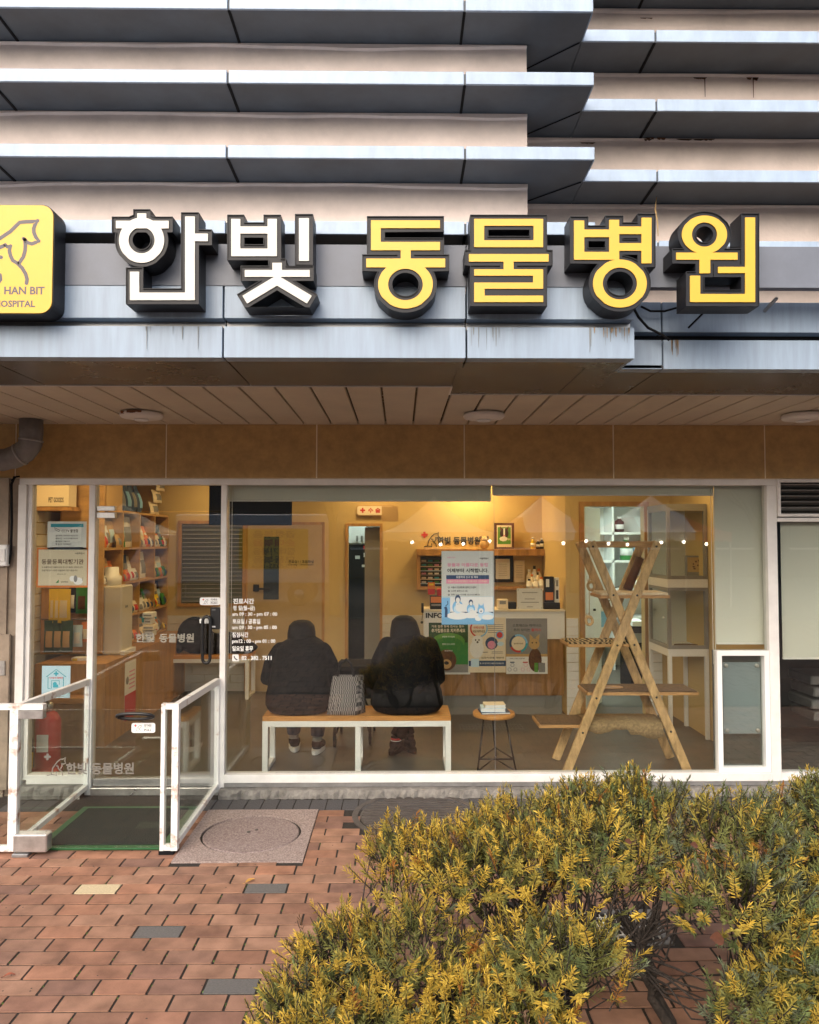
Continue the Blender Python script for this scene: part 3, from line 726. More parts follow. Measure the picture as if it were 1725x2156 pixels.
# black loop handle
def loop_tube(pts, r, n=8):
    mb = MB(); mb.tube(pts + [pts[0], pts[1]], r, n, cap=False); return mb
hx0, hx1, hz0, hz1 = RC(427, 1298, 443, 1396, -.06)
pts = []
for i in range(7): t = math.pi * i / 6; pts.append((hx1 - .0 - (hx1 - hx0) / 2 + math.cos(t) * (hx1 - hx0) / 2, -.065, hz1 - .03 + math.sin(t) * .03))
for i in range(7): t = math.pi + math.pi * i / 6; pts.append((hx0 + (hx1 - hx0) / 2 + math.cos(t) * (hx1 - hx0) / 2, -.065, hz0 + .03 + math.sin(t) * .03))
h = loop_tube(pts, .011).build('handle', 'black', dr)
MB().tube([((hx0 + hx1) / 2, -.065, hz1 - .002), ((hx0 + hx1) / 2, .0, hz1 - .002)], .007).build('handle_mount', 'steel', dr)
x0, x1, z0, z1 = RC(420, 1303, 441, 1313, -.012); MB().cbox(x0, x1, -.014, .002, z0, z1, .005).build('handle_mount', 'white', dr)
x0, x1, z0, z1 = RC(443, 1279, 464, 1325, -.03); lk = MB().cbox(x0, x1, -.035, .0, z0, z1, .004).build('door_lock', 'black', dr)
box(x0 + .012, x0 + .036, -.0357, -.0352, z0 + .013, z0 + .023).build('lock_label', 'paper', lk); box(x0 + .012, x0 + .036, -.0357, -.0352, z1 - .018, z1 - .014).build('lock_label', 'ink_grey', lk)
mb = MB(); x0, x1, z0, z1 = RC(335, 1334, 408, 1353, -.001); put_text(mb, '동물병원', x0, x1, z0, z1, GY - .0006, 0, .03); mb2 = mb; mb = MB(); x0, x1, z0, z1 = RC(285, 1334, 325, 1353, -.001); put_text(mb, '한빛', x0, x1, z0, z1, GY - .0006, 0, .03)
mat('etch', (.15, .14, .12), .8); mat('etch_door', (.30, .28, .23), .8); mb.build('door_lettering', 'etch_door', dr); mb2.build('door_lettering', 'etch_door', dr)
# pet hatch in the lower right of the window
x0, x1, z0, z1 = RC(1511, 1370, 1626, 1625, -.02); z0 = ZSILL1 + .001; x1 = PX(1620, FY0) - .0005
ht = MB(); w = .034; ht.box(x0, x1, -.028, .03, z1 - w, z1); ht.box(x0, x1, -.028, .03, z0, z0 + w); ht.box(x0, x0 + w, -.028, .03, z0 + w, z1 - w); ht.box(x1 - w, x1, -.028, .03, z0 + w, z1 - w)
ht = ht.build('hatch_frame', 'white_gloss', wf, bevel=.002)
box(x0 + w, x1 - w, .02, .026, z0 + w, z1 - w).build('glass_pane', 'glass', ht)
a0, a1, c0, c1 = RC(1524, 1395, 1618, 1545, .03); a1 = min(a1, x1 - w - .003)
hp = box(a0, a1, .034, .040, c0, c1).build('hatch_cover', 'panel_blue', ht); box(x0 + .004, x1 - .004, .062, .068, z0 + .004, z1 - .004).build('hatch_dark_sheet', 'dark_wall', ht)  # dark sheet added behind the hatch so its glass looks dark
for sx in (a0 + .022, a1 - .022):
    for sz in (c0 + .022, c1 - .022): MB().lathe((sx, .034, sz), [(.015, 0), (.015, .006), (.008, .010), (.0005, .010)], 14, axis='y').build('standoff', 'steel', ht)
# neighbouring unit at the right edge
nb = MB(); rx0 = PX(1641, FY0) + .001
nb.box(rx0, 4.4, FY0, FY1, PZ(1098, FY0), PZ(1090, FY0))
nf = nb.build('neighbour_frame', 'frame', B, bevel=.002); box(rx0, 4.4, FY0, FY1, ZSILL0, ZSILL1).build('sill', 'frame', nf, bevel=.002)
x0 = rx0; x1 = 4.3; z0, z1 = PZ(1085, FY0), ZW - .001
mb = MB(); mb.box(x0, x1, -.045, .03, z1 - .022, z1); mb.box(x0, x1, -.045, .03, z0 - .008, z0 + .012); mb.box(x0, x0 + .022, -.045, .03, z0 + .012, z1 - .022); mb.build('louvre_frame', 'frame', nf, bevel=.002)
k = 5; hh = (z1 - z0 - .05) / k
for i in range(k):
    zz = z0 + .022 + hh * (i + .5)
    MB().bar((x0 + .022, -.012, zz + .004), (x1, -.012, zz + .004), .006, .05, 0, (0, 1, -.35)).build('louvre_blade', 'metal_grey', nf)
box(x0 + .022, x1, .031, .04, z0, z1).build('louvre_back', 'gap_dark', nf)
pane(rx0, 4.3, ZSILL1 + .001, PZ(1098, FY0) - .001, nf)
# left pillar, duct, cable box
box(-4.2, FL0 - .06, -.05, .12, -.05, ZW).build('pillar', 'pillar', B)
box(FL0 - .0595, FL0 - .0005, -.03, .12, -.05, ZW).build('reveal', 'pillar', B)
pl = box(-4.0, PX(16, -.08, 1500), -.075, -.0505, .05, PZ(1335, -.08)).build('service_door', 'pillar', B, bevel=.003)
box(PX(0, -.08), PX(12, -.08), -.085, -.0755, PZ(1420, -.08), PZ(1390, -.08)).build('latch', 'steel', pl)
# ------------------------------------------------------------------ soffit lamps
for (px, lab) in ((298, 'round white soffit lamp with flaking rim above the entrance door'), (1019, 'round white soffit lamp over the middle of the shop window'), (1692, 'round white soffit lamp at the right edge of the canopy')):
    p = at(px, 878, -.28); lx = (px - 844) / 1595 * 4.6
    zt_ = Zs + .003; yy = CAM.y + (zt_ - .03 - CAM.z) * 1595 / (1140 - 878); p = at(px, 878, yy); lx = p.x
    t = thing('soffit_lamp', lab, 'ceiling lamp', (lx, yy, zt_), 'round lamps under the canopy')
    MB().lathe((lx, yy, zt_), [(.10, 0), (.125, -.006), (.13, -.02), (.12, -.034), (.08, -.042), (.0005, -.045)], 28).build('housing', 'lamp_white', t)
    MB().lathe((lx, yy, zt_), [(.045, -.0455), (.04, -.052), (.0005, -.053)], 20).build('lens', 'white', t)
    if px < 400:
        mb = MB(); rnd = random.Random(2)
        for i in range(9):
            a = -math.pi / 2 + rnd.uniform(-.7, .3); mb.box(lx + math.cos(a) * .1305 - .012, lx + math.cos(a) * .1305 + .01, yy + math.sin(a) * .1308 - .001, yy + math.sin(a) * .1308, zt_ - .022 + rnd.uniform(-.004, .006), zt_ - .008)
        mb.build('paint_flake', 'rust', t)
# duct elbow
dt = thing('duct_elbow', 'grey wrapped duct elbow under the soffit at the left edge', 'duct', (PX(60, -.22, 940), -.22, PZ(960, -.22)))
c0 = at(66, 895, -.24); pts = []
cxx, czz = at(-6, 928, -.24).x, at(0, 925, -.24).z
ra = c0.x - cxx
pts = [(c0.x, -.24, Zs + .002), (c0.x, -.24, czz + .03)] + [(cxx + ra * math.cos(t), -.24, czz - ra * .62 * math.sin(t)) for t in [i * math.pi / 20 for i in range(0, 11)]] + [(cxx - .6, -.24, czz - ra * .62)]
rad = [.072 + .0025 * math.sin(i * 2.4) for i in range(len(pts))]
MB().tube(pts, rad, 20).build('sleeve', 'duct', dt)
for q in (2, 7, 12): MB().tube([Vector(pts[q]), Vector(pts[q]) + (Vector(pts[min(q + 1, len(pts) - 1)]) - Vector(pts[q])).normalized() * .012], .0765, 20).build('band', 'metal_grey', dt)
cb = thing('cable_box', 'small white junction box on the pillar with a black cable', 'junction box', (PX(6, -.06, 1170), -.05, PZ(1195, -.06)))
x0, x1, z0, z1 = RC(-14, 1147, 17, 1192, -.08); MB().cbox(x0, x1, -.10, -.0505, z0, z1, .006).build('box', 'white', cb); MB().cbox(x0 + .05, x1 - .008, -.108, -.1005, z0 + .03, z1 - .03, .002).build('cover', 'frame', cb)
P = lambda px, py: tuple(at(px, py, -.062)); mb = MB(); mb.tube([P(31, 1003), P(24, 1020), P(25, 1100), P(23, 1165), P(19, 1186), P(8, 1192)], .0085, 8); mb.tube([P(24, 1012), P(34, 1004), P(41, 1003)], .006, 6); mb.build('cable', 'black_matte', cb)
# ================================================================== GLAZED ENTRANCE ENCLOSURE
YF = -.985                                                          # its front plane
ZR = PZ(1481, YF, 350)                                              # rail height
EX1a, EX1b = PX(340, YF, 1630), PX(377, YF, 1630)
EX0a, EX0b = PX(22, YF, 1630), PX(40, YF, 1630)
EN = thing('entrance_enclosure', 'low rust-stained white framed glass enclosure standing before the entrance door', 'enclosure', ((EX0a + EX1b) / 2, YF / 2, 0))
w = .036
# right side: twin front posts with a narrow glass, rail back to the frame
xr_back = PX(462, FY0, 1500) - .0
box(EX1a, EX1a + w * .62, YF - .02, YF + .02, .02, ZR).build('post', 'old_white', EN, bevel=.002)
box(EX1b - w, EX1b, YF - .02, YF + .02, .02, ZR).build('post', 'old_white', EN, bevel=.002)
box(EX1a + w * .62 + .0005, EX1b - w - .0005, YF - .019, YF + .019, ZR - .03, ZR - .0005).build('rail', 'old_white', EN, bevel=.002)
box(EX1a + w * .62 + .0005, EX1b - w - .0005, YF - .019, YF + .019, .021, .05).build('rail', 'old_white', EN, bevel=.002)
box(EX1a + w * .62 + .001, EX1b - w - .001, YF - .004, YF + .004, .051, ZR - .031).build('glass_pane', 'glass_clear', EN)
box(EX1a - .004, EX1b - .02, YF - .022, YF + .03, 0, .0195).build('foot', 'black_matte', EN)
ZRB = PZ(1428, FY0, 460)
def side(xf, xb, zr):
    n = .012
    mb = MB().bar((xf, YF + .021, ZR - .02), (xb, FY0 - .012, zr - .02), .034, .04, 0, (0, 0, 1)); mb.build('rail', 'old_white', EN, bevel=.002)
    MB().bar((xf, YF + .021, .05), (xb, FY0 - .012, .06), .03, .03, 0, (0, 0, 1)).build('rail', 'old_white', EN, bevel=.002)
    MB().add([(xf - .004, YF + .022, .066), (xf + .004, YF + .022, .066), (xb + .004, FY0 - .013, .076), (xb - .004, FY0 - .013, .076), (xf - .004, YF + .022, ZR - .041), (xf + .004, YF + .022, ZR - .041), (xb + .004, FY0 - .013, zr - .041), (xb - .004, FY0 - .013, zr - .041)],
             [(0, 3, 2, 1), (4, 5, 6, 7), (0, 1, 5, 4), (1, 2, 6, 5), (2, 3, 7, 6), (3, 0, 4, 7)]).build('glass_pane', 'glass_clear', EN)
    return
side(EX1b - w / 2, PX(457, FY0, 1540), ZRB)
box(PX(452, FY0, 1540) , PX(462, FY0, 1540), FY0 - .011, FY0 - .0005, .02, ZRB - .001).build('post', 'old_white', EN, bevel=.001)
# left side
side((EX0a + EX0b) / 2 + .012, PX(184, FY0, 1540), ZRB)
box(PX(178, FY0, 1540), PX(188, FY0, 1540), FY0 - .011, FY0 - .0005, .02, ZRB - .001).build('post', 'old_white', EN, bevel=.001)
box(EX0a, EX0b, YF - .022, YF + .02, .02, ZR - .0305).build('post', 'old_white', EN, bevel=.002)
box(-3.2, PX(95, YF, 1485), YF - .024, YF + .02, ZR - .03, ZR).build('rail', 'old_white', EN, bevel=.002)
box(-3.2, EX0a - .0005, YF - .02, YF + .02, .02, .045).build('rail', 'old_white', EN, bevel=.002)
box(-3.2, EX0a - .001, YF - .004, YF + .004, .046, ZR - .031).build('glass_pane', 'glass_clear', EN)
# the gate: frameless glass leaf on patch hinges
gx0, gx1 = EX0b + .004, EX1a - .006; gz0, gz1 = .035, PZ(1494, YF, 200)
gt = box(gx0, gx1, YF - .005, YF + .005, gz0, gz1).build('gate', 'glass_clear', EN)
x0, x1, z0, z1 = RC(43, 1496, 91, 1514, YF - .02); MB().cbox(gx0 - .003, x1, YF - .024, YF + .02, z0, z1, .003).build('hinge', 'steel', gt)
x0, x1, z0, z1 = RC(36, 1757, 100, 1786, YF - .03); MB().cbox(gx0 - .012, x1, YF - .04, YF + .03, .022, z1, .006).build('hinge', 'steel', gt)
MB().cbox(gx0 - .012, gx0 + .075, YF - .05, YF + .03, .0, .018, .003).build('hinge_plate', 'metal_grey', gt)
c = at(285, 1508, YF - .05); pts = [(c.x + .098 * math.cos(t) * (1 if True else 1), YF - .05 - .0, c.z + .020 * math.sin(t)) for t in [2 * math.pi * i / 20 for i in range(20)]]
pts = [(x, YF - .055 - (z - c.z) * 1.2, z) for x, y, z in pts]
loop_tube(pts, .0095).build('handle', 'black', gt)
for sx in (-.07, .07): MB().tube([(c.x + sx, YF - .05, c.z), (c.x + sx, YF - .005, c.z)], .007).build('handle_mount', 'black', gt)
mb = MB(); x0, x1, z0, z1 = RC(240, 1616, 490 * .575 + 0, 1634, YF); x0, x1, z0, z1 = RC(139, 1606, 282, 1631, YF - .006)
put_text(mb, '한빛 동물병원', x0, x1, z0, z1, YF - .0056, 0, .03)
dc = at(119, 1613, YF); dog_logo(mb, dc.x, dc.z, .052, .006, YF - .0056); cc = at(101, 1593, YF); cross(mb, cc.x, cc.z, .018, YF - .0056); mb.build('etched_lettering', 'etch', gt)
def sticker(a, b, c, d, Y, words, lab):
    x0, x1, z0, z1 = RC(a, b, c, d, Y); t = thing('door_sticker', lab, 'sticker', ((x0 + x1) / 2, Y, z0), 'push and pull stickers')
    rr_ = (z1 - z0) * .22; L = []
    for (ox, oz, a0) in ((x1 - rr_, z1 - rr_, 0), (x0 + rr_, z1 - rr_, 90), (x0 + rr_, z0 + rr_, 180), (x1 - rr_, z0 + rr_, 270)):
        for i in range(5): L.append((ox + rr_ * math.cos(R_(a0 + i * 22.5)), oz + rr_ * math.sin(R_(a0 + i * 22.5))))
    mb = MB(); slab(mb, [L], Y - .001, .001); mb.build('sheet', 'paper', t)
    mb = MB(); W, H = x1 - x0, z1 - z0; y = Y - .0016
    put_text(mb, words[0], x0 + W * .54, x0 + W * .85, z0 + H * .60, z0 + H * .86, y, 0, .02); put_text(mb, words[1], x0 + W * .54, x0 + W * .85, z0 + H * .16, z0 + H * .38, y, 0, .02)
    flat(mb, x0 + W * .52, x0 + W * .87, z0 + H * .475, z0 + H * .505, y); dog_logo(mb, x0 + W * .28, z0 + H * .48, H * .34, H * .035, y); mb.build('print', 'ink', t)
    mb = MB(); cross(mb, x0 + W * .17, z0 + H * .72, H * .12, y); mb.build('print', 'red', t)
sticker(421, 1258, 464, 1274, GY - .001, ('미세요', 'PUSH'), 'white rounded push sticker on the entrance door above the lock')
sticker(277, 1522, 327, 1543, YF - .006, ('당기세요', 'PULL'), 'white rounded pull sticker under the handle of the low gate')
# door mat
q = [atz(80, 1786), atz(333, 1786), atz(333, 1703), atz(182, 1703)]
mx0, mx1 = EX0b + .07, EX1a + .02; my0, my1 = YF + .035, atz(300, 1703).y
tm = thing('door_mat', 'black ribbed doormat with a green rubber border inside the enclosure', 'doormat', ((mx0 + mx1) / 2, (my0 + my1) / 2, 0))
mb = MB(); g_ = .045; mb.box(mx0, mx1, my0, my0 + g_, .004, .016); mb.box(mx0, mx1, my1 - g_, my1, .004, .016); mb.box(mx0, mx0 + g_, my0 + g_, my1 - g_, .004, .016); mb.box(mx1 - g_, mx1, my0 + g_, my1 - g_, .004, .016)
mb.build('border', 'mat_green', tm, bevel=.003); box(mx0 + g_, mx1 - g_, my0 + g_, my1 - g_, .004, .022).build('pile', 'matting', tm, bevel=.003)
# ================================================================== SIGN
YS = -2.05; YSB = -1.945
P3 = lambda x, y: (x * .5, 402.5 + y * .5)              # crop units -> photo pixels
LET = [
 ('first white block letter of the shop sign, right of the yellow logo box', 'sign_white',
  [('r', 580, 95, 618, 140), ('r', 490, 126, 712, 158), ('o', 598, 208, 95, 95, 55, 55), ('r', 781, 108, 822, 460), ('r', 800, 180, 877, 212), ('r', 549, 340, 588, 460), ('r', 549, 428, 822, 460)]),
 ('second white block letter of the shop sign, left of the yellow letters', 'sign_white',
  [('r', 975, 118, 1013, 275), ('r', 1128, 118, 1167, 275), ('r', 975, 150, 1167, 180), ('r', 975, 243, 1167, 275), ('r', 1260, 115, 1302, 295), ('r', 1148, 303, 1188, 345), ('r', 1032, 333, 1305, 362), ('b', 1182, 368, 1032, 458, 38), ('b', 1154, 368, 1304, 458, 38)]),
 ('first yellow block letter of the shop sign, with a ring at its foot', 'sign_yellow',
  [('r', 1563, 124, 1853, 157), ('r', 1563, 124, 1604, 250), ('r', 1563, 215, 1853, 250), ('r', 1688, 245, 1730, 300), ('r', 1543, 285, 1875, 322), ('o', 1708, 394, 115, 101, 73, 66)]),
 ('second yellow block letter of the shop sign, a square stack of bars', 'sign_yellow',
  [('f', 1997, 118, 2287, 237, 2039, 147, 2247, 208), ('r', 1975, 266, 2310, 298), ('r', 2121, 290, 2163, 340), ('r', 1997, 330, 2287, 357), ('r', 2245, 330, 2287, 412), ('r', 1997, 386, 2287, 412), ('r', 1997, 386, 2041, 468), ('r', 1997, 441, 2287, 468)]),
 ('third yellow block letter of the shop sign, ring below two uprights', 'sign_yellow',
  [('r', 2417, 125, 2460, 290), ('r', 2565, 122, 2607, 290), ('r', 2417, 163, 2607, 195), ('r', 2417, 257, 2607, 290), ('r', 2701, 113, 2743, 305), ('r', 2600, 150, 2710, 182), ('r', 2600, 220, 2710, 252), ('o', 2610, 390, 113, 101, 72, 67)]),
 ('last yellow block letter of the shop sign, ring at its upper left', 'sign_yellow',
  [('o', 2966, 184, 95, 80, 53, 51), ('r', 2847, 260, 3105, 290), ('r', 2945, 280, 2990, 347), ('r', 3023, 320, 3140, 346), ('r', 3137, 112, 3179, 468), ('r', 2905, 357, 2948, 468), ('r', 2905, 434, 3179, 468)])]
def sfield(X, Y, shp, g):
    S = None
    for s in shp:
        if s[0] == 'r': d = sd_rect(X, Y, *s[1:], g)
        elif s[0] == 'o': d = sd_ring(X, Y, *s[1:], g)
        elif s[0] == 'b': d = sd_bar(X, Y, *s[1:], g)
        else: d = np.maximum(sd_rect(X, Y, *s[1:5], g), -sd_rect(X, Y, *s[5:9], -g))
        S = d if S is None else np.minimum(S, d)
    return S
def letter(lab, mt, shp):
    xs_ = [v for s in shp for v in ((s[1] - s[3], s[1] + s[3]) if s[0] == 'o' else (s[1], s[3]))]; ys_ = [v for s in shp for v in ((s[2] - s[4], s[2] + s[4]) if s[0] == 'o' else (s[2], s[4]))]
    xs = np.arange(min(xs_) - 32.3, max(xs_) + 33, 1.5); ys = np.arange(min(ys_) - 32.3, max(ys_) + 33, 1.5); X, Y = np.meshgrid(xs, ys)
    def world(lps): return [[(lambda p: (p.x, p.z))(at(*P3(*q), YS)) for q in L] for L in lps]
    lo = at(*P3((min(xs_) + max(xs_)) / 2, max(ys_)), YS)
    t = thing('sign_letter', lab, 'sign letter', (lo.x, YS, lo.z), 'block letters of the shop sign')
    mb = MB(); slab(mb, world(contours(sfield(X, Y, shp, 17.5), xs, ys)), YS, YSB - YS); mb.build('letter_body', 'sign_body', t)
    # a thin raised lip along the outer edge
    mb = MB(); slab(mb, world(contours(np.maximum(sfield(X, Y, shp, 17.2), -sfield(X, Y, shp, 14.5)), xs, ys)), YS - .006, .0055); mb.build('lip', 'sign_body', t)
    mb = MB(); slab(mb, world(contours(sfield(X, Y, shp, 0), xs, ys)), YS - .005, .0045); mb.build('letter_face', mt, t)
for a in LET: letter(*a)
# mounting band behind the letters
bz0, bz1 = PZ(605, -1.935), PZ(517, -1.935)
sbnd = thing('sign_band', 'dark blue-grey metal band carrying the shop sign letters', 'sign panel', (0, -1.93, bz0))
for a, b in panels(XL, XR, [-2.5, 0.285, 2.6], .004): box(a, b, -1.9435, -1.90, bz0 + .002, bz1).build('band_panel', 'band', sbnd, bevel=.001)
for bx in (-1.5, -.4, .7, 1.5, 2.2): box(bx, bx + .04, -1.8995, -1.70, bz0 + .05, bz0 + .09).build('bracket', 'black_matte', sbnd)
mb = MB(); Q = lambda px, py, Y=-1.80: tuple(at(px, py, Y))
mb.tube([Q(1330, 640), Q(1345, 668), Q(1365, 690), Q(1395, 705), Q(1410, 716)], .006, 6); mb.tube([Q(1500, 640), Q(1480, 660), Q(1450, 690)], .005, 6); mb.tube([Q(1350, 645), Q(1370, 655), Q(1400, 655), Q(1425, 648)], .005, 6); mb.build('cable', 'black_matte', sbnd)
MB().bar(Q(1636, 628, -1.85), Q(1610, 655, -1.75), .012, .012, 0, (0, 1, 0)).build('bracket', 'metal_grey', sbnd)
# a pale rag of cable hanging from the right fin
mb = MB(); mb.tube([Q(1383, 415, -1.56), Q(1380, 440, -1.57), Q(1385, 470, -1.575), Q(1386, 497, -1.58)], [.002, .004, .003, .002], 6); tag(mb.build('frayed_rope', 'tan'), 'frayed pale rope hanging from the fin above the right letters', 'rope')
# logo box
lx1 = at(112, 545, YS).x; lz1, lz0 = at(60, 433, YS).z, at(60, 660, YS).z
lx0 = lx1 - (lz1 - lz0) * 1.02
lb = thing('logo_box', 'yellow rounded logo sign with grey dog outline at the left edge', 'sign', ((lx0 + lx1) / 2, YS, lz0))
def rrect(x0, x1, z0, z1, r, n=7):
    L = []
    for (ox, oz, a0) in ((x1 - r, z1 - r, 0), (x0 + r, z1 - r, 90), (x0 + r, z0 + r, 180), (x1 - r, z0 + r, 270)):
        for i in range(n): L.append((ox + r * math.cos(R_(a0 + i * 90 / (n - 1))), oz + r * math.sin(R_(a0 + i * 90 / (n - 1)))))
    return L
mb = MB(); slab(mb, [rrect(lx0 - .004, lx1 + .004, lz0 - .004, lz1 + .004, .054)], YS, YSB - YS); mb.build('box', 'sign_body', lb)
mb = MB(); slab(mb, [rrect(lx0, lx1, lz0, lz1, .05)], YS - .006, .0055); mb.build('face', 'sign_yellow', lb)
mb = MB(); D = lambda x, y: (lambda p: (p.x, p.z))(at(x * .12264, 425.5 + y * .12264, YS - .0066))
for L in ([(-300, 760), (-150, 700), (0, 620), (180, 500), (270, 410), (340, 345), (450, 335), (560, 333), (645, 318), (600, 390), (578, 450), (582, 520), (615, 600), (665, 665), (610, 690), (545, 715), (475, 695), (430, 650), (405, 625)],
          [(428, 640), (435, 740), (430, 830), (400, 940), (330, 1040)], [(-120, 880), (-30, 790), (60, 750), (90, 732), (125, 765), (180, 752), (160, 830), (180, 920), (220, 1000), (300, 1050), (380, 1130), (440, 1230), (465, 1320), (455, 1390)],
          [(-300, 760), (-420, 1000), (-440, 1350), (-250, 1420), (-40, 1400), (10, 1330), (0, 1250)], [(-60, 940), (20, 945)]):
    w = .0155; pts = [D(*p) for p in L]; strokes(mb, pts, w, YS - .0066)
    for p in pts: disc(mb, p[0], p[1], w / 2, YS - .0067, 0, 10)
tx = lambda s, a, b, c, d: put_text(mb, s, D(a, b)[0], D(c, b)[0], D(a, d)[1], D(a, b)[1], YS - .0066, 0, .03)
tx('HAN BIT', 72, 1447, 768, 1582); tx('HOSPITAL', -95, 1685, 605, 1800); mb.build('print', 'logo_grey', lb)
# ================================================================== INTERIOR SHELL
ZFL = .06; ZC = 2.50; YB = 3.2; YP = 2.0
XWL = -3.06; XPR = PX(1193, YP, 1400); XWR = 3.5; XPW = 2.565
fl = struct(box(XWL - .1, 4.4, .13, 6.9, -.05, ZFL).build('interior_floor', 'int_floor'))
struct(box(XWL - .1, 4.4, .125, 6.9, ZC, ZC + .05).build('interior_ceiling', 'ceiling'))
struct(box(XWL - .1, XWL, .13, YB + .1, ZFL, ZC).build('interior_wall_left', 'cream_wall'))
struct(box(XPW, XPW + .05, .047, YP, ZFL, ZC).build('interior_wall_right', 'cream_wall')); struct(box(XWR, XWR + .1, YP + .1, 6.9, ZFL, ZC).build('treatment_wall_right', 'white_wall'))
struct(box(XWL - .1, XWR + .1, 6.8, 6.9, ZFL, ZC).build('interior_wall_rear', 'white_wall'))
dx0, dx1 = PX(733, YB, 1200), PX(800, YB, 1200); dz1 = PZ(1108, YB)
wb = MB(); wb.box(XWL, dx0, YB, YB + .1, ZFL, ZC); wb.box(dx1, XPR + .06, YB, YB + .1, ZFL, ZC); wb.box(dx0, dx1, YB, YB + .1, dz1, ZC)
WB = struct(wb.build('interior_wall_back', 'cream_wall'))
# partition to the treatment room with its door opening
ox0, ox1 = PX(1231, YP, 1300), PX(1358, YP, 1300); oz1 = PZ(1066, YP)
wp = MB(); wp.box(XPR, ox0, YP, YP + .1, ZFL, ZC); wp.box(ox1, XWR, YP, YP + .1, ZFL, ZC); wp.box(ox0, ox1, YP, YP + .1, oz1, ZC); wp.box(XPR, XPR + .06, YP + .101, YB - .001, ZFL, ZC)
WP = struct(wp.build('partition_wall', 'cream_wall'))
struct(box(dx0 - .9, dx0 - .85, YB + .101, 5.6, ZFL, ZC).build('back_room_wall', 'white_wall')); struct(box(dx0 - .85, XPR + .06, 5.5, 5.6, ZFL, ZC).build('back_room_wall', 'white_wall')); struct(box(XPR - .0, XPR + .06, YB + .101, 5.499, ZFL, ZC).build('back_room_wall', 'white_wall'))
# neighbour unit interior
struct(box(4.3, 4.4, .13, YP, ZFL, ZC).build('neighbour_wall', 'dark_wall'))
# wall tiles
def tiles(par, x0, x1, z0, z1, Y, tw, th, m='tile_white', n_y=0):
    me = unit_brick(.03); me.name = 'tile'; me.materials.append(M[m]); rws = int((z1 - z0) / th)
    for r in range(rws):
        x = x0 - (tw / 2 if r % 2 else 0)
        while x < x1 - .02:
            a, b = max(x, x0) + .0015, min(x + tw, x1) - .0015
            if b - a > .02:
                o = bpy.data.objects.new('tile', me); COL.objects.link(o); o.parent = par; p0 = ORG[par.name]
                o.rotation_euler = (R_(90), 0, 0); o.scale = (b - a, th - .003, .012); o.location = ((a + b) / 2 - p0.x, Y - .006 - p0.y, z0 + th * (r + .5) - p0.z)
            x += tw
tiles(WB, PX(352, YB), PX(520, YB), ZFL, PZ(1278, YB), YB, .28, .092)
tiles(WB, PX(802, YB), PX(893, YB), ZFL, PZ(1283, YB), YB, .28, .092)
tiles(WP, XPR, ox0 - .06, ZFL, PZ(1285, YP), YP, .28, .083, 'white')
tiles(WP, ox1 + .05, ox1 + .16, ZFL, PZ(1285, YP), YP, .28, .083, 'white')
lt = unit_brick(.03); lt.name = 'tile'; lt.materials.append(M['tile_white']); WLo = [o for o in COL.objects if o.name == 'interior_wall_left'][0]
for r in range(19):
    for c in range(7):
        o = bpy.data.objects.new('tile', lt); COL.objects.link(o); o.parent = WLo; p0 = ORG[WLo.name]
        y_ = .25 + c * .24 + (.12 if r % 2 else 0); o.rotation_euler = (R_(90), 0, R_(90)); o.scale = (.235, .092, .012); o.location = (XWL + .006 - p0.x, y_ + .1 - p0.y, ZFL + .1 * (r + .5) - p0.z)
# door casings
def casing(par, x0, x1, z1, Y, w=.045, m='wood', z0=ZFL):
    mb = MB(); mb.box(x0 - w, x0, Y - .02, Y - .0005, z0, z1 + w); mb.box(x1, x1 + w, Y - .02, Y - .0005, z0, z1 + w); mb.box(x0, x1, Y - .02, Y - .0005, z1, z1 + w); return mb.build('door_casing', m, par)
casing(WB, dx0, dx1, dz1, YB, .03); casing(WP, ox0, ox1, oz1, YP, .045)
# consulting room door (closed, narrow glass strip)
a0, a1 = PX(522, YB, 1250), PX(678, YB, 1250); zt = PZ(1105, YB)
casing(WB, a0, a1, zt, YB, .03)
cd = box(a0, a1, YB - .018, YB - .001, ZFL, zt).build('consulting_door', 'tan_door', WB)
x0, x1, z0, z1 = RC(552, 1130, 592, 1262, YB); box(x0 + .02, x1 - .02, YB - .0205, YB - .0181, z0, z1).build('glass_strip', 'far_glass', cd)
x0, x1, z0, z1 = RC(535, 1230, 571, 1245, YB); MB().cbox(x0, x0 + .06, YB - .05, YB - .019, z0, z1, .004).build('door_handle', 'black', cd); box(x0 + .06, x1, YB - .07, YB - .05, z0 + .02, z0 + .04).build('door_handle', 'black', cd)
mb = MB(); x0, x1, z0, z1 = RC(608, 1179, 661, 1186, YB); put_text(mb, '진료실1 / 초음파실', x0, x1, z0, z1, YB - .0190, 0, .02); x0, x1, z0, z1 = RC(608, 1187, 661, 1191, YB); put_text(mb, 'Consulting 1 / Ultrasonography', x0, x1, z0, z1, YB - .0190, 0, .01); mb.build('door_lettering', 'ink', cd)
# inner window with venetian blind
x0, x1, z0, z1 = RC(383, 1103, 512, 1270, YB)
iw = MB(); w = .035; iw.box(x0 - w, x1 + w, YB - .03, YB - .0005, z1, z1 + w); iw.box(x0 - w, x1 + w, YB - .03, YB - .0005, z0 - w, z0); iw.box(x0 - w, x0, YB - .03, YB - .0005, z0, z1); iw.box(x1, x1 + w, YB - .03, YB - .0005, z0, z1)
iw = iw.build('inner_window', 'wood', WB); box(x0, x1, YB - .006, YB - .001, z0, z1).build('glass_pane', 'olive_glass', iw)
k = int((z1 - z0) / .045)
for i in range(k):
    z = z0 + (i + .5) * (z1 - z0) / k; MB().bar((x0 + .01, YB - .020, z), (x1 - .01, YB - .020, z), .0015, .018, 0, (0, 1, .5)).build('blind_slat', 'cage_grey', iw)
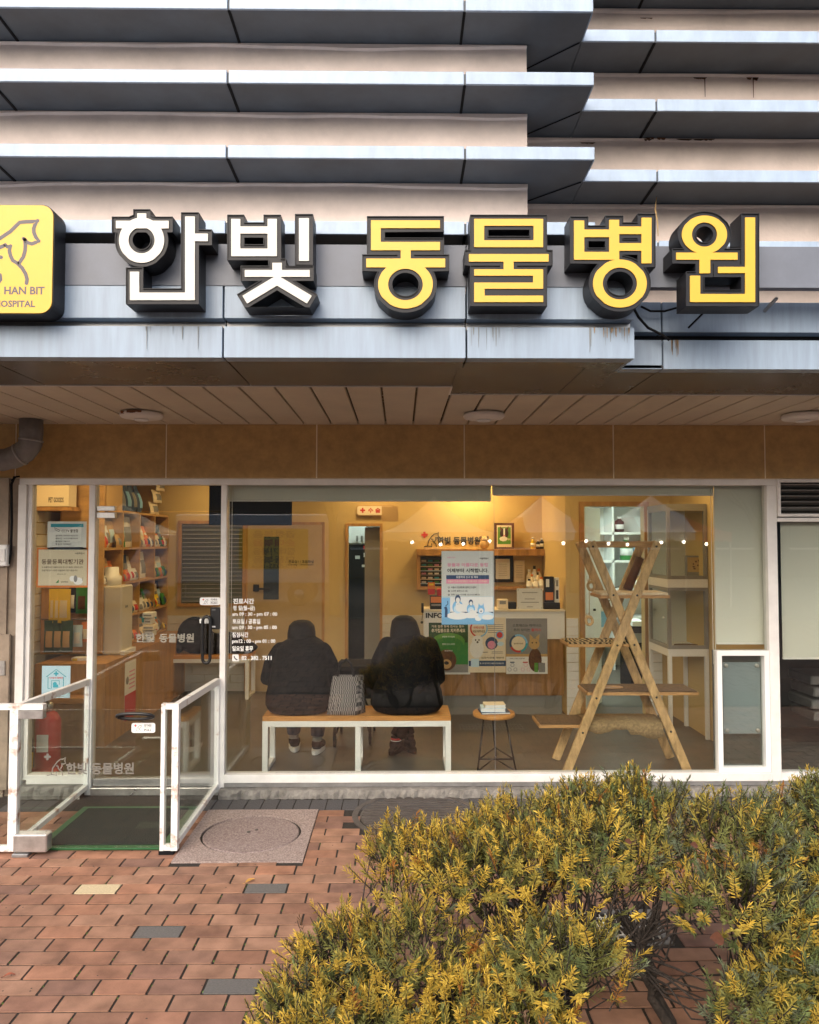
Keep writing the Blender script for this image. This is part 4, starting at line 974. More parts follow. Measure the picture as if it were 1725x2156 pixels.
# back room content seen through the doorway
t = thing('wall_cabinet', 'white wall cabinet with two long handles in the back room', 'cabinet', ((dx0 + dx1) / 2, 4.6, 1.6)); c0, c1, e0, e1 = RC(725, 1100, 772, 1143, 4.4)
box(c0 - .3, c1, 4.4, 4.8, e0, e1 + .3).build('body', 'white_gloss', t)
for hx in (752, 762): q0, q1, r0, r1 = RC(hx - 2, 1128, hx + 2, 1140, 4.38); box(q0, q1, 4.38, 4.399, r0, r1).build('handle', 'metal_grey', t)
t = thing('tall_fridge', 'black tall fridge with notes behind the surgery doorway', 'fridge', (c0, 4.6, ZFL)); box(c0 - .3, c1, 4.41, 4.8, ZFL, e0 - .02).build('body', 'black', t)
for (a, b, c, d, m_) in ((748, 1170, 758, 1177, 'paper'), (766, 1164, 772, 1173, 'paper'), (765, 1149, 772, 1156, 'red'), (762, 1189, 768, 1194, 'paper')): q0, q1, r0, r1 = RC(a, b, c, d, 4.4); box(q0, q1, 4.405, 4.4095, r0, r1).build('note', m_, t)
sdr = MB(); q0, q1, r0, r1 = RC(768, 1112, 800, 1400, YB + .12); box(q0, q1, YB + .105, YB + .135, ZFL, dz1 - .01).build('sliding_door', 'cage_grey', WB)
# ================================================================== INTERIOR LAMPS
def downlight(x, y, power, col=(1, .66, .28), lab='', m='lamp_lit', size=.35, z=ZC):
    t = thing('downlight', lab, 'ceiling lamp', (x, y, z - .001), 'ceiling lamps inside the clinic')
    MB().lathe((x, y, z - .001), [(.08, 0), (.08, -.012), (.065, -.014), (.065, -.002)], 20).build('rim', 'white', t); MB().lathe((x, y, z - .004), [(.064, 0), (.064, -.004), (.0005, -.004)], 20).build('lens', m, t)
    ld = bpy.data.lights.new('lamp_light', 'AREA'); ld.shape = 'DISK'; ld.size = size; ld.energy = power; ld.color = col; lo = bpy.data.objects.new('lamp_light', ld); COL.objects.link(lo); lo.parent = t; lo.location = (0, 0, -.03)
IL = .185
for (x, y, p, lab) in ((-2.7, .55, 26, 'ceiling downlight in the corner above the hanging bags'), (-2.0, 1.3, 24, 'ceiling downlight above the goods shelf'), (-2.0, 2.7, 16, 'ceiling downlight by the inner window'), (-.5, 1.6, 20, 'ceiling downlight above the benches'), (-.35, 2.75, 20, 'ceiling downlight before the consulting door'),  # corner lamp is added fill to brighten the hanging bags
                       (.75, 2.85, 60, 'ceiling downlight above the wall lettering'), (1.2, 1.3, 20, 'ceiling downlight above the reception desk'), (2.2, .9, 14, 'ceiling downlight above the cat tower')): downlight(x, y, p * IL, lab=lab)
downlight(2.1, 3.4, 26, (.82, 1, .95), 'cool white ceiling lamp in the treatment room', 'lamp_cool', .6); downlight(2.1, 5.2, 18, (.82, 1, .95), 'cool white ceiling lamp deep in the treatment room', 'lamp_cool', .6); downlight(-.55, 4.2, 8, (.82, 1, .95), 'cool white ceiling lamp in the back room', 'lamp_cool', .5)
# ================================================================== ROLLER BLINDS
def blind(a, b, c, d, Y, lab, chain=None):
    x0, x1, z0, z1 = RC(a, b, c, d, Y); z1 = max(z1, ZT - .02)
    t = thing('roller_blind', lab, 'blind', ((x0 + x1) / 2, Y, z0), 'roller blinds behind the glass')
    box(x0, x1, Y, Y + .002, z0 + .012, z1).build('fabric', 'shade_fabric', t); MB().cbox(x0, x1, Y - .006, Y + .008, z0, z0 + .0115, .003).build('bottom_bar', 'frame', t); MB().tube([(x0, Y + .03, z1 + .01), (x1, Y + .03, z1 + .01)], .022, 10).build('roller', 'frame', t)
    if chain:
        cx, bot = chain; p0 = at(cx, 1060, Y - .01); p1 = at(cx, bot, Y - .01); mb = MB(); mb.tube([(p0.x, Y - .012, z1), (p0.x, Y - .012, p1.z + .01), (p0.x + .008, Y - .012, p1.z), (p0.x + .017, Y - .012, p1.z + .01), (p0.x + .017, Y - .012, z1)], .002, 5); mb.build('bead_chain', 'white', t)
blind(482, 1021, 1034, 1056, .07, 'rolled up grey blind across the wide left window pane', (484, 1405)); blind(1037, 1021, 1502, 1044, .07, 'rolled up grey blind across the right window pane'); blind(1506, 1021, 1619, 1357, .075, 'grey roller blind drawn down over the pet hatch', (1497, 1400))
bx0, bx1, bz0_, bz1_ = RC(1646, 1100, 1800, 1388, .07); t = thing('roller_blind', 'grey roller blind in the neighbouring window at the right edge', 'blind', (bx0, .07, bz0_), 'roller blinds behind the glass'); box(bx0, 4.2, .07, .072, bz0_ + .012, bz1_).build('fabric', 'shade_fabric', t); box(bx0, 4.2, .064, .078, bz0_, bz0_ + .0115).build('bottom_bar', 'frame', t)
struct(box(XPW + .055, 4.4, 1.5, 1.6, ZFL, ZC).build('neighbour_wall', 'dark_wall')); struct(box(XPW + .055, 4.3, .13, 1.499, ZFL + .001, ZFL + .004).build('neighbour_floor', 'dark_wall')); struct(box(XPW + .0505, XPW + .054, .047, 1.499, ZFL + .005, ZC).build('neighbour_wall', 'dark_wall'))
for i in range(4): o = MB().cbox(PX(1692, .6), PX(1692, .6) + .5, .5, .85, .62 - i * .09, .69 - i * .09, .01).build('grey_board', 'metal_grey'); o.location.x += .02 * (i % 2); tag(o, ['top', 'second', 'third', 'lowest'][i] + ' grey board of the pile in the dark right window', 'board', 'boards piled in the right window')
# ================================================================== PRINTED SHEETS
def sheet(name, lab, cat, a, b, c, d, Y, m='paper', t=.0012, group=None):
    x0, x1, z0, z1 = RC(a, b, c, d, Y); o = thing(name, lab, cat, ((x0 + x1) / 2, Y, z0), group); box(x0, x1, Y, Y + t, z0, z1).build('sheet', m, o)
    return o, (x0, x1, z0, z1)
class Pr:
    """flat print on a sheet, in fractions of the sheet (u right, v up)"""
    def __init__(s, par, r, Y): s.p = par; s.x0, s.x1, s.z0, s.z1 = r; s.Y = Y; s.d = {}; s.n = 0
    def mb(s, m): return s.d.setdefault(m, MB())
    def y(s): s.n += 1; return s.Y - .0004 - s.n * .00004
    def X(s, u): return s.x0 + u * (s.x1 - s.x0)
    def Z(s, v): return s.z0 + v * (s.z1 - s.z0)
    def q(s, m, u0, v0, u1, v1): flat(s.mb(m), s.X(u0), s.X(u1), s.Z(v0), s.Z(v1), s.y())
    def t(s, m, b, u0, v0, u1, v1, bold=.015): put_text(s.mb(m), b, s.X(u0), s.X(u1), s.Z(v0), s.Z(v1), s.y(), 0, bold)
    def d_(s, m, u, v, r, rz=None, **k): w = s.x1 - s.x0; disc(s.mb(m), s.X(u), s.Z(v), r * w, s.y(), 0, 20, (rz or r) * w, **{q: (x * w if q == 'r0' else x) for q, x in k.items()})
    def poly(s, m, P): s.mb(m).add([(s.X(u), s.y(), s.Z(v)) for u, v in P], [tuple(range(len(P)))])
    def line(s, m, P, w): strokes(s.mb(m), [(s.X(u), s.Z(v)) for u, v in P], w * (s.x1 - s.x0), s.y())
    def fin(s):
        for m, b in s.d.items(): b.build('print', m, s.p)
YG = GY + .0085                      # inside face of the glass
o, r = sheet('camera_notice', 'white camera notice with a dark green bar on the side light', 'notice', 100, 1098, 182, 1158, YG); p = Pr(o, r, YG)
p.q('teal', .08, .80, .92, .92); p.t('ink', 'CCTV 촬영중', .36, .61, .79, .73, .03); p.line('ink', [(.18, .80), (.20, .70), (.30, .64), (.32, .69), (.21, .76)], .012)
for i, (a, b) in enumerate((('설치목적', '범죄예방및시설안전관리'), ('촬영시간', '24시간연속촬영및녹화'), ('촬영범위', '건물내외부'), ('책 임 자', '한빛동물병원'))): v = .47 - i * .10; p.t('ink', a, .21, v, .38, v + .065); p.t('ink', b, .41, v + .01, .41 + .034 * len(b), v + .06)
p.q('ink', .07, .085, .92, .10); p.fin()
o, r = sheet('registration_plaque', 'orange bordered registration notice on the side light, under the camera notice', 'notice', 77, 1153, 187, 1237, YG, 'orange'); p = Pr(o, r, YG); p.q('cream', .035, .05, .965, .95)
p.t('brown', '동물등록대행기관', .095, .58, .90, .71, .02); p.t('ink', '서울특별시', .73, .83, .91, .88); p.t('ink', '이 동물병원은 동물보호법 제12조 제4항 규정에 의거', .10, .485, .88, .53); p.t('ink', '은평구청장이 지정한 동물등록 지정기관입니다.', .10, .405, .79, .45)
p.t('ink', '2013. 01. 01', .40, .32, .56, .35); p.t('ink', '은평구청장', .47, .115, .61, .16); p.poly('green', [(.37, .11), (.43, .20), (.43, .12)]); p.d_('paper', .69, .22, .055); p.d_('paper', .80, .16, .09, .07); p.d_('ink_grey', .75, .22, .035, .065); p.line('ink_grey', [(.88, .16), (.895, .26)], .008); p.fin()
o, r = sheet('house_sticker', 'pale blue sheet with a house outline low on the side light', 'notice', 88, 1402, 148, 1470, YG, 'blue_pale'); p = Pr(o, r, YG)
p.line('teal', [(.22, .30), (.22, .66), (.16, .66), (.5, .89), (.84, .66), (.76, .66), (.76, .30)], .025); p.line('teal', [(.22, .30), (.34, .30), (.34, .54), (.62, .54), (.62, .42)], .022); cross(p.mb('teal'), p.X(.5), p.Z(.76), .016, p.y()); p.d_('teal', .46, .44, .07); p.q('teal', .40, .33, .58, .42); p.t('red', '우리동네 동물병원', .26, .60, .74, .655, .03); p.q('ink_grey', .30, .04, .52, .06); p.q('ink_grey', .56, .04, .78, .06); p.fin()
# the large animal welfare poster
o, r = sheet('welfare_poster', 'blue and white poster with people and pets on the window', 'poster', 930, 1160, 1040, 1315, YG, 'paper'); p = Pr(o, r, YG)
p.q('blue_pale', .0, .0, 1, .38); p.q('blue', 0, 0, 1, .10); p.q('blue', 0, .10, .16, .36); p.q('paper', .165, .17, .985, .375); p.q('navy', .165, .155, .985, .172)
p.t('ink', '서울특별시', .73, .885, .90, .91, .03); p.t('pink', '동물의 권리', .11, .90, .26, .92); p.t('pink', '동물과 아름다운 동행', .11, .785, .89, .835, .03); p.t('ink', '이제부터 시작합니다.', .11, .705, .90, .762, .03)
p.q('navy', .09, .615, .91, .67); p.t('paper', '동물학대 신고 및 제보', .28, .628, .70, .66); p.q('pink', .09, .555, .91, .615); p.t('cream', '서울시 민생사법경찰단 이용 바로 신고하세요', .12, .572, .88, .60)
for i, s_ in enumerate(('서울시 민생침해 범죄신고센터', '스마트 불편신고 (앱)', '전화 (120 다산콜, 02.2133.8815)')): v = .49 - i * .05; p.d_('ink', .14, v + .013, .018); p.t('paper', str(i + 1), .132, v + .004, .148, v + .022); p.t('ink', s_, .18, v, (.66, .50, .73)[i], v + .028)
# two seated figures and their pets, generic silhouettes
def fig(u, v, s, hair):
    p.d_('blue', u, v - .09 * s, .10 * s, .12 * s); p.d_('paper', u, v - .20 * s, .20 * s, .07 * s); p.d_('blue_pale', u, v - .115 * s, .075 * s, .08 * s); p.d_(hair, u, v + .015 * s, .052 * s, .075 * s); p.d_('paper', u + .002, v, .036 * s, .05 * s)
fig(.31, .33, 1.05, 'navy'); fig(.56, .285, .8, 'navy')
for (u, v, s) in ((.36, .225, .075), (.60, .155, .055), (.70, .085, .05)): p.d_('paper', u, v, s * 1.3, s); p.d_('paper', u - s * .6, v + s * .9 * .7, s * .6); p.d_('ink_grey', u - s * .8, v + s * .7, s * .08); p.d_('ink_grey', u - s * .4, v + s * .7, s * .08)
p.d_('blue_pale', .85, .12, .15, .075); p.d_('paper', .88, .10, .11, .05); p.d_('blue', .755, .20, .07, .085); p.d_('paper', .755, .185, .045, .05); p.poly('blue', [(.70, .24), (.71, .29), (.745, .25)]); p.poly('blue', [(.77, .25), (.80, .29), (.81, .24)]); p.d_('navy', .755, .18, .014); p.line('navy', [(.085, .10), (.09, .20), (.07, .24)], .05); p.line('navy', [(.075, .25), (.12, .28), (.115, .32)], .015); p.fin()
# opening hours in white letters on the glass
hx0, hx1, hz0, hz1 = RC(489, 1260, 592, 1396, GY); oh = thing('opening_hours', 'white opening hours and phone number lettering on the window by the door', 'window lettering', ((hx0 + hx1) / 2, GY, hz0))
mb = MB()
for (s_, a, b, c, d, bo) in (('진료시간', 491, 1260, 535, 1272, .035), ('평 일(월~금)', 491, 1275, 537, 1287, .03), ('am 09 : 30 - pm 07 : 00', 489, 1289, 584, 1299, .03), ('토요일 / 공휴일', 490, 1303, 548, 1314, .03), ('am 09 : 30 - pm 05 : 00', 489, 1317, 583, 1327, .03), ('점심시간', 489, 1331, 523, 1342, .03), ('pm12 : 00 - pm 01 : 00', 489, 1346, 580, 1356, .03), ('일요일 휴무', 489, 1360, 533, 1371, .03), ('02 . 382 . 7511', 509, 1381, 572, 1390, .035)):
    x0, x1, z0, z1 = RC(a, b, c, d, GY); mb = MB(); put_text(mb, s_, x0, x1, z0, z1, GY - .0008, 0, bo); mb.build('lettering', 'white', oh)
x0, x1, z0, z1 = RC(489, 1378, 503, 1392, GY); mb = MB(); slab(mb, [rrect(x0, x1, z0, z1, .006, 4)], GY - .0014, .0012); mb.build('phone_badge', 'white', oh)
mb = MB(); strokes(mb, [(x0 + .014, z1 - .010), (x0 + .016, z1 - .022), (x0 + .027, z0 + .012), (x0 + .036, z0 + .010)], .007, GY - .0018); mb.build('phone_symbol', 'ink', oh)
# ================================================================== RECEPTION
ct_z = PZ(1284, YP); kx0, kx1 = PX(893, YP, 1400), PX(1190, YP, 1400)
ct = thing('reception_desk', 'reception desk with white upper front and wood grain lower front', 'desk', ((kx0 + kx1) / 2, YP, ZFL))
zw = PZ(1346, YP); zk = PZ(1466, YP)
box(kx0, kx1, YP + .0, YP + .05, zw, ct_z - .02).build('upper_front', 'white', ct); box(kx0 + .01, kx1 - .01, YP + .02, YP + .06, zk, zw - .001).build('lower_front', 'counter_wood', ct); box(kx0 + .02, kx1 - .02, YP + .05, YP + .08, ZFL, zk - .001).build('kick_board', 'cage_grey', ct); box(kx0 - .01, kx1 + .005, YP - .01, YP + .35, ct_z - .0195, ct_z).build('top', 'cream', ct, bevel=.003)
box(kx0 + .01, kx0 + .03, YP + .061, YP + .6, ZFL, ct_z - .021).build('side_panel', 'white', ct)
YD = YP - .003
o, r = sheet('information_board', 'white information panel on the left end of the reception desk', 'sign', 893, 1283, 990, 1420, YD, 'white', .0025); p = Pr(o, r, YD); p.t('ink', 'INFORMATION', .04, .865, 1.15, .945, .04); p.fin()
YD2 = YD - .003
o, r = sheet('green_poster', 'green poster with a brown puppy face on the desk front', 'poster', 903, 1311, 986, 1416, YD2, 'green'); p = Pr(o, r, YD2)
p.q('green_dark', .0, .60, 1, 1); p.d_('leaf_green', .5, .62, .42, .22); p.d_('green', .5, .55, .38, .20); p.q('ink_grey', 0, 0, 1, .16); p.d_('brown', .45, .25, .25, .27); p.d_('tan', .45, .17, .13, .12); p.d_('ink', .45, .19, .06, .045); p.d_('ink', .34, .29, .025); p.d_('ink', .56, .29, .025); p.t('cream', '추가접종으로 지키주세요', .07, .80, .93, .88, .03); p.t('cream', '기초 접종 항체 검사는 필수', .07, .90, .90, .95); p.t('paper', '광견병 추가접종', .34, .70, .66, .735); p.t('paper', '항체 검사 추천', .34, .55, .66, .585); p.t('paper', '종합백신', .40, .42, .60, .45); p.fin()
o, r = sheet('parasite_poster', 'pale poster with a fluffy white dog and round photos on the desk', 'poster', 987, 1300, 1065, 1416, YD2, 'cream'); p = Pr(o, r, YD2)
p.d_('red', .28, .80, .24, .24, r0=.20, a0=1.6, a1=4.7); p.d_('blue', .28, .80, .24, .24, r0=.20, a0=-1.6, a1=1.6); p.t('red', '바베시아를', .14, .79, .42, .84); p.t('ink', '예방해주세요', .11, .72, .45, .77)
for i in range(5): p.q('ink_grey', .52, .86 - i * .035, .94, .872 - i * .035)
p.d_('paper', .22, .43, .19, .25); p.d_('paper', .24, .58, .15, .14); p.d_('ink', .19, .59, .022); p.d_('ink', .28, .59, .022); p.d_('ink', .24, .55, .028); p.d_('navy', .62, .53, .17); p.d_('pink', .62, .50, .11); p.d_('blue', .84, .68, .11); p.d_('red', .84, .68, .08); p.d_('blue_pale', .86, .52, .09, .06); p.q('navy', .0, .115, 1, .215); p.t('paper', '월 1회 정기적인 예방이 중요합니다', .30, .15, .95, .18); p.q('blue_pale', .06, .10, .28, .25); p.t('ink', '심장사상충 예방약', .34, .25, .95, .285); p.q('ink_grey', .38, .36, .52, .375); p.q('ink_grey', .62, .345, .92, .355); p.q('ink_grey', .62, .37, .92, .38); p.fin()
o, r = sheet('cat_poster', 'grey and white poster with a tabby cat on the desk front', 'poster', 1066, 1302, 1153, 1419, YD2, 'paper'); p = Pr(o, r, YD2)
p.q('ink_grey', 0, .36, 1, 1); p.q('tan', 0, .31, 1, .36); p.d_('cream', .30, .55, .17, .17); p.d_('blue', .30, .55, .22, .22, r0=.175, a0=0, a1=2); p.d_('navy', .30, .55, .22, .22, r0=.175, a0=2, a1=3.6); p.d_('red', .30, .55, .22, .22, r0=.175, a0=3.6, a1=5); p.d_('teal', .30, .55, .22, .22, r0=.175, a0=5, a1=6.29)
p.d_('brown', .70, .25, .16, .28); p.d_('tan', .68, .54, .13, .13); p.poly('tan', [(.57, .60), (.57, .72), (.66, .65)]); p.poly('tan', [(.71, .65), (.81, .72), (.80, .60)]); p.d_('ink', .635, .56, .018); p.d_('ink', .73, .56, .018); p.t('ink', '스트레스는 마이너스', .16, .845, .86, .90, .02); p.t('ink', '우리 사이는', .18, .765, .58, .82, .02); p.t('red', '플러스', .61, .765, .85, .82, .02); p.t('ink', '통증 완화와 마음 안정', .19, .53, .41, .56)
for (u, v) in ((.08, .08), (.22, .08), (.15, .16), (.40, .08), (.54, .08), (.47, .16)): p.d_('pink' if u > .3 else 'navy', u, v, .045, .045, r0=.036)
p.t('ink', '스트레스 및 불안 개선을 위한', .08, .265, .45, .29); p.q('navy', .09, .20, .20, .22); p.q('red', .40, .20, .52, .22); p.q('leaf_green', .68, .03, .77, .20); p.q('ink_grey', .78, .03, .94, .20); p.fin()
# things on the desk
o, r = sheet('acrylic_notice', 'white acrylic framed notice standing on the reception desk', 'notice', 1089, 1239, 1143, 1283, YP + .03, 'acrylic', .01); p = Pr(o, r, YP + .03)
for (w_, v) in ((.3, .78), (.2, .48), (.35, .32), (.12, .1)): p.q('ink_grey', .5 - w_, v, .5 + w_, v + .035)
for (u, v) in ((.05, .07), (.95, .07), (.05, .93), (.95, .93)): p.d_('metal_grey', u, v, .02)
p.fin()
def boxthing(name, lab, cat, a, b, c, d, Y, dep, m, prints=(), group=None, zbase=None):
    x0, x1, z0, z1 = RC(a, b, c, d, Y)
    if zbase is not None: z0 = zbase
    t = thing(name, lab, cat, ((x0 + x1) / 2, Y + dep / 2, z0), group); MB().cbox(x0, x1, Y, Y + dep, z0, z1, min(.004, (x1 - x0) / 6)).build('carton', m, t); p = Pr(t, (x0, x1, z0, z1), Y)
    for q in prints: p.q(*q)
    if prints: p.fin()
    return t
boxthing('card_reader', 'small cream card reader on the reception desk', 'card reader', 1048, 1262, 1070, 1283, YP + .05, .08, 'cream', [('ink_grey', .2, .5, .8, .85)], zbase=ct_z)
boxthing('black_case', 'low black case beside the card reader', 'case', 1071, 1268, 1088, 1283, YP + .06, .12, 'black', zbase=ct_z)
boxthing('display_stand', 'black product stand on the right of the reception desk', 'stand', 1145, 1269, 1180, 1284, YP + .04, .16, 'black', zbase=ct_z)
boxthing('product_box', 'black and orange product box on the stand', 'box', 1147, 1214, 1167, 1269, YP + .08, .06, 'black', [('orange', .1, .1, .9, .4), ('paper', .15, .6, .5, .9)]); boxthing('product_box', 'narrow white product box on the stand', 'box', 1169, 1216, 1178, 1269, YP + .085, .05, 'paper', [('ink', .2, .15, .8, .5), ('ink_grey', .25, .65, .75, .9)])
boxthing('treat_carton', 'black and orange treat carton at the left end of the desk', 'box', 906, 1255, 931, 1283, YP + .05, .12, 'black', [('orange', .05, .5, .95, .95), ('ink_grey', .1, .25, .9, .4)], zbase=ct_z); boxthing('treat_carton', 'red treat carton on top behind the welfare poster', 'box', 921, 1240, 936, 1256, YP + .08, .1, 'red')
o, r = sheet('round_tag', 'orange and red oval price tag above the desk', 'tag', 901, 1226, 916, 1252, YP + .06, 'orange', .002); p = Pr(o, r, YP + .06); p.q('red', .02, .02, .98, .45); p.q('yellow', .2, .75, .8, .9); p.fin()
p0 = at(890, 1290, YP - .03); mb = MB(); mb.tube([(p0.x, YP - .03, p0.z + .09), (p0.x, YP - .03, p0.z)], .012, 8); mb.tube([(p0.x, YP - .03, p0.z), (p0.x - .006, YP - .03, p0.z - .07)], .003, 6); mb.sph((p0.x - .006, YP - .03, p0.z - .09), .014, 8); tag(mb.build('key_strap', 'black'), 'black key strap hanging at the left corner of the desk', 'keys')
# back wall behind the desk
YW = YB - .002
lt_ = thing('wall_lettering', 'dark clinic name with a dog outline and red cross on the back wall', 'wall sign', (PX(950, YW), YW, PZ(1148, YW))); mb = MB(); x0, x1, z0, z1 = RC(921, 1130, 1012, 1147, YW); put_text(mb, '한빛 동물병원', x0, x1, z0, z1, YW - .006, 0, .04); mb.build('lettering', 'ink', lt_); mb = MB(); d_ = at(908, 1136, YW); dog_logo(mb, d_.x, d_.z, .085, .011, YW - .006); mb.build('dog_outline', 'ink', lt_); mb = MB(); d_ = at(892 + 2, 1126, YW); cross(mb, d_.x, d_.z, .035, YW - .006); mb.build('red_cross', 'red', lt_)
x0, x1, z0, z1 = RC(878, 1156, 1188, 1170, YB - .18); x1 = min(x1, XPR - .004); sh = thing('wall_shelf', 'long wooden wall shelf behind the reception desk', 'shelf', ((x0 + x1) / 2, YB - .1, z0)); box(x0, x1, YB - .18, YB - .001, z0, z1).build('board', 'wood', sh, bevel=.002); ZSH = z1
box(x0, x0 + .04, YB - .16, YB - .001, PZ(1240, YB), z0 - .001).build('bracket', 'wood', sh); box(x0 + .041, PX(1105, YB - .1), YB - .16, YB - .001, PZ(1240, YB), PZ(1234, YB)).build('lower_rail', 'wood', sh)
o, r = sheet('display_niche', 'wood framed glass display on the back wall left of the poster', 'display case', 882, 1172, 1000, 1236, YB - .03, 'far_glass', .01); p = Pr(o, r, YB - .03)
for i in range(6):
    p.q(('blue_pale', 'cream', 'ink_grey')[i % 3], .03, .10 + i * .14, .97, .13 + i * .14)
    for j in range(8): p.q(('paper', 'pink', 'teal', 'cream', 'green')[(i * 3 + j * 2) % 5], .05 + j * .115, .135 + i * .14, .13 + j * .115, .19 + i * .14)
p.fin()
o, r = sheet('certificate_frame', 'black framed certificate on the back wall right of the poster', 'picture frame', 1037, 1170, 1081, 1226, YB - .04, 'black', .025); p = Pr(o, r, YB - .04); p.q('paper', .16, .12, .84, .88)
for i in range(7): p.q('ink_grey', .3, .25 + i * .07, .7, .26 + i * .07)
p.fin()
o, r = sheet('paper_notice', 'paper document pinned to the back wall beside the certificate', 'notice', 1083, 1180, 1105, 1226, YB - .03, 'cream', .003); p = Pr(o, r, YB - .03)
for i in range(8): p.q('ink_grey', .2, .2 + i * .08, .8, .215 + i * .08)
p.fin()
o, r = sheet('dog_portrait', 'dark framed painting of a black and white dog on green', 'picture frame', 1041, 1101, 1083, 1157, YB - .09, 'brown', .02); p = Pr(o, r, YB - .09); p.q('cream', .13, .09, .87, .91); p.q('leaf_green', .17, .20, .83, .84); p.d_('ink', .5, .60, .22, .26); p.poly('brown', [(.30, .72), (.28, .88), (.42, .78)]); p.poly('brown', [(.58, .78), (.72, .88), (.70, .72)]); p.q('paper', .46, .48, .54, .80); p.d_('pink', .5, .52, .06, .04); p.d_('paper', .46, .40, .20, .12); p.d_('ink', .41, .62, .03); p.d_('ink', .59, .62, .03); p.t('cream', '해피', .66, .34, .80, .42); p.fin()
b0 = at(1020, 1150, YB - .1); mb = MB(); z = ZSH; mb.sph((b0.x, YB - .1, z + .05), (.055, .04, .052), 12); mb.sph((b0.x, YB - .1, z + .105), (.04, .034, .035), 12); t = thing('bear_figure', 'small brown plush animal with spectacles on the wall shelf', 'toy', (b0.x, YB - .1, z)); mb.build('body', 'tan', t)
mb = MB()
for s_ in (-1, 1): mb.tube([(b0.x + s_ * .016 + .011 * math.cos(a), YB - .136, z + .108 + .011 * math.sin(a)) for a in [i * .785 for i in range(9)]], .002, 5, cap=False)
mb.build('spectacles', 'white', t); mb = MB(); mb.sph((b0.x - .036, YB - .1, z + .125), (.014, .01, .02), 8); mb.sph((b0.x + .036, YB - .1, z + .125), (.014, .01, .02), 8); mb.build('ear', 'brown', t)
def bottle(x, y, z, r, h, m, lab, cap='white', grp='bottles and jars in the clinic'):
    t = thing('bottle', lab, 'bottle', (x, y, z), grp); MB().lathe((x, y, z), [(r * .9, 0), (r, r * .15), (r, h * .68), (r * .45, h * .8), (r * .4, h * .86)], 14).build('body', m, t); MB().lathe((x, y, z + h * .86), [(r * .5, 0), (r * .5, h * .14), (.0005, h * .14)], 12).build('cap', cap, t); MB().lathe((x, y, z + h * .2), [(r * 1.01, 0), (r * 1.01, h * .3)], 14).build('bottle_label', 'paper', t)
for px, m_, h, lab in ((1122, 'yellow', .13, 'wooden yellow figure bottle right of the dog portrait'), (1133, 'black', .10, 'dark bottle on the wall shelf, left of a pair'), (1141, 'black', .12, 'dark bottle on the wall shelf, right of a pair')): q = at(px, 1150, YB - .1); bottle(q.x, YB - .1, ZSH, .022, h, m_, lab)
# lower corner rack with jars
rz = PZ(1242, YB - .15); x0 = PX(1110, YB - .15); x1 = XPR - .01; o = box(x0, x1, YB - .25, YB - .001, rz - .02, rz).build('corner_shelf', 'wood'); tag(o, 'small wooden corner shelf full of white jars', 'shelf'); 
for i, (f, yy, h, w) in enumerate(((.1, .2, .12, .03), (.28, .18, .17, .026), (.46, .2, .12, .03), (.62, .17, .19, .025), (.8, .2, .14, .03), (.2, .1, .22, .03), (.5, .1, .26, .03), (.75, .1, .23, .03))): bottle(x0 + (x1 - x0) * f, YB - yy, rz, w, h, ('white', 'cream')[i % 2], ('front' if i < 5 else 'rear') + ' row jar number %s from the left on the corner shelf' % (['one', 'two', 'three', 'four', 'five'][i if i < 5 else i - 5]), ('black', 'orange', 'white')[i % 3])
sx0, sx1, sz0, sz1 = RC(751, 1064, 832, 1086, YB - .03); t = thing('surgery_sign', 'rounded cream sign with a red cross above the back doorway', 'sign', ((sx0 + sx1) / 2, YB, sz0)); mb = MB(); slab(mb, [rrect(sx0, sx1, sz0, sz1, .03, 5)], YB - .04, .035); mb.build('board', 'wood_light', t); mb = MB(); slab(mb, [rrect(sx0 + .008, sx1 - .008, sz0 + .008, sz1 - .008, .025, 5)], YB - .043, .0025); mb.build('face', 'cream', t); p = Pr(t, (sx0, sx1, sz0, sz1), YB - .0435); cross(p.mb('red'), p.X(.16), p.Z(.52), .028, p.y()); p.t('red', '수 술 실', .30, .28, .80, .76, .03); p.fin()
o = box(*RC(804, 1066, 839, 1100, YB - .3)[:2], YB - .3, YB - .28, *RC(804, 1066, 839, 1098, YB - .3)[2:]).build('hanging_sign', 'tan'); tag(o, 'brown square room sign hanging above the back doorway', 'sign'); o.location.z += .0
x0, x1, z0, z1 = RC(440, 1000, 614, 1106, 2.5); t = thing('television', 'black flat television hung from the ceiling behind the blind', 'television', ((x0 + x1) / 2, 2.5, z0)); MB().cbox(x0, x1, 2.5, 2.55, z0, z1, .006).build('casing', 'black_matte', t); box(x0 + .012, x1 - .012, 2.498, 2.4995, z0 + .012, z1 - .012).build('screen', 'black_matte', t); MB().tube([((x0 + x1) / 2, 2.58, z1 - .15), ((x0 + x1) / 2, 2.58, ZC)], .02).build('ceiling_mount', 'black', t); box((x0 + x1) / 2 - .05, (x0 + x1) / 2 + .05, 2.551, 2.6, z1 - .25, z1 - .12).build('bracket', 'black', t)
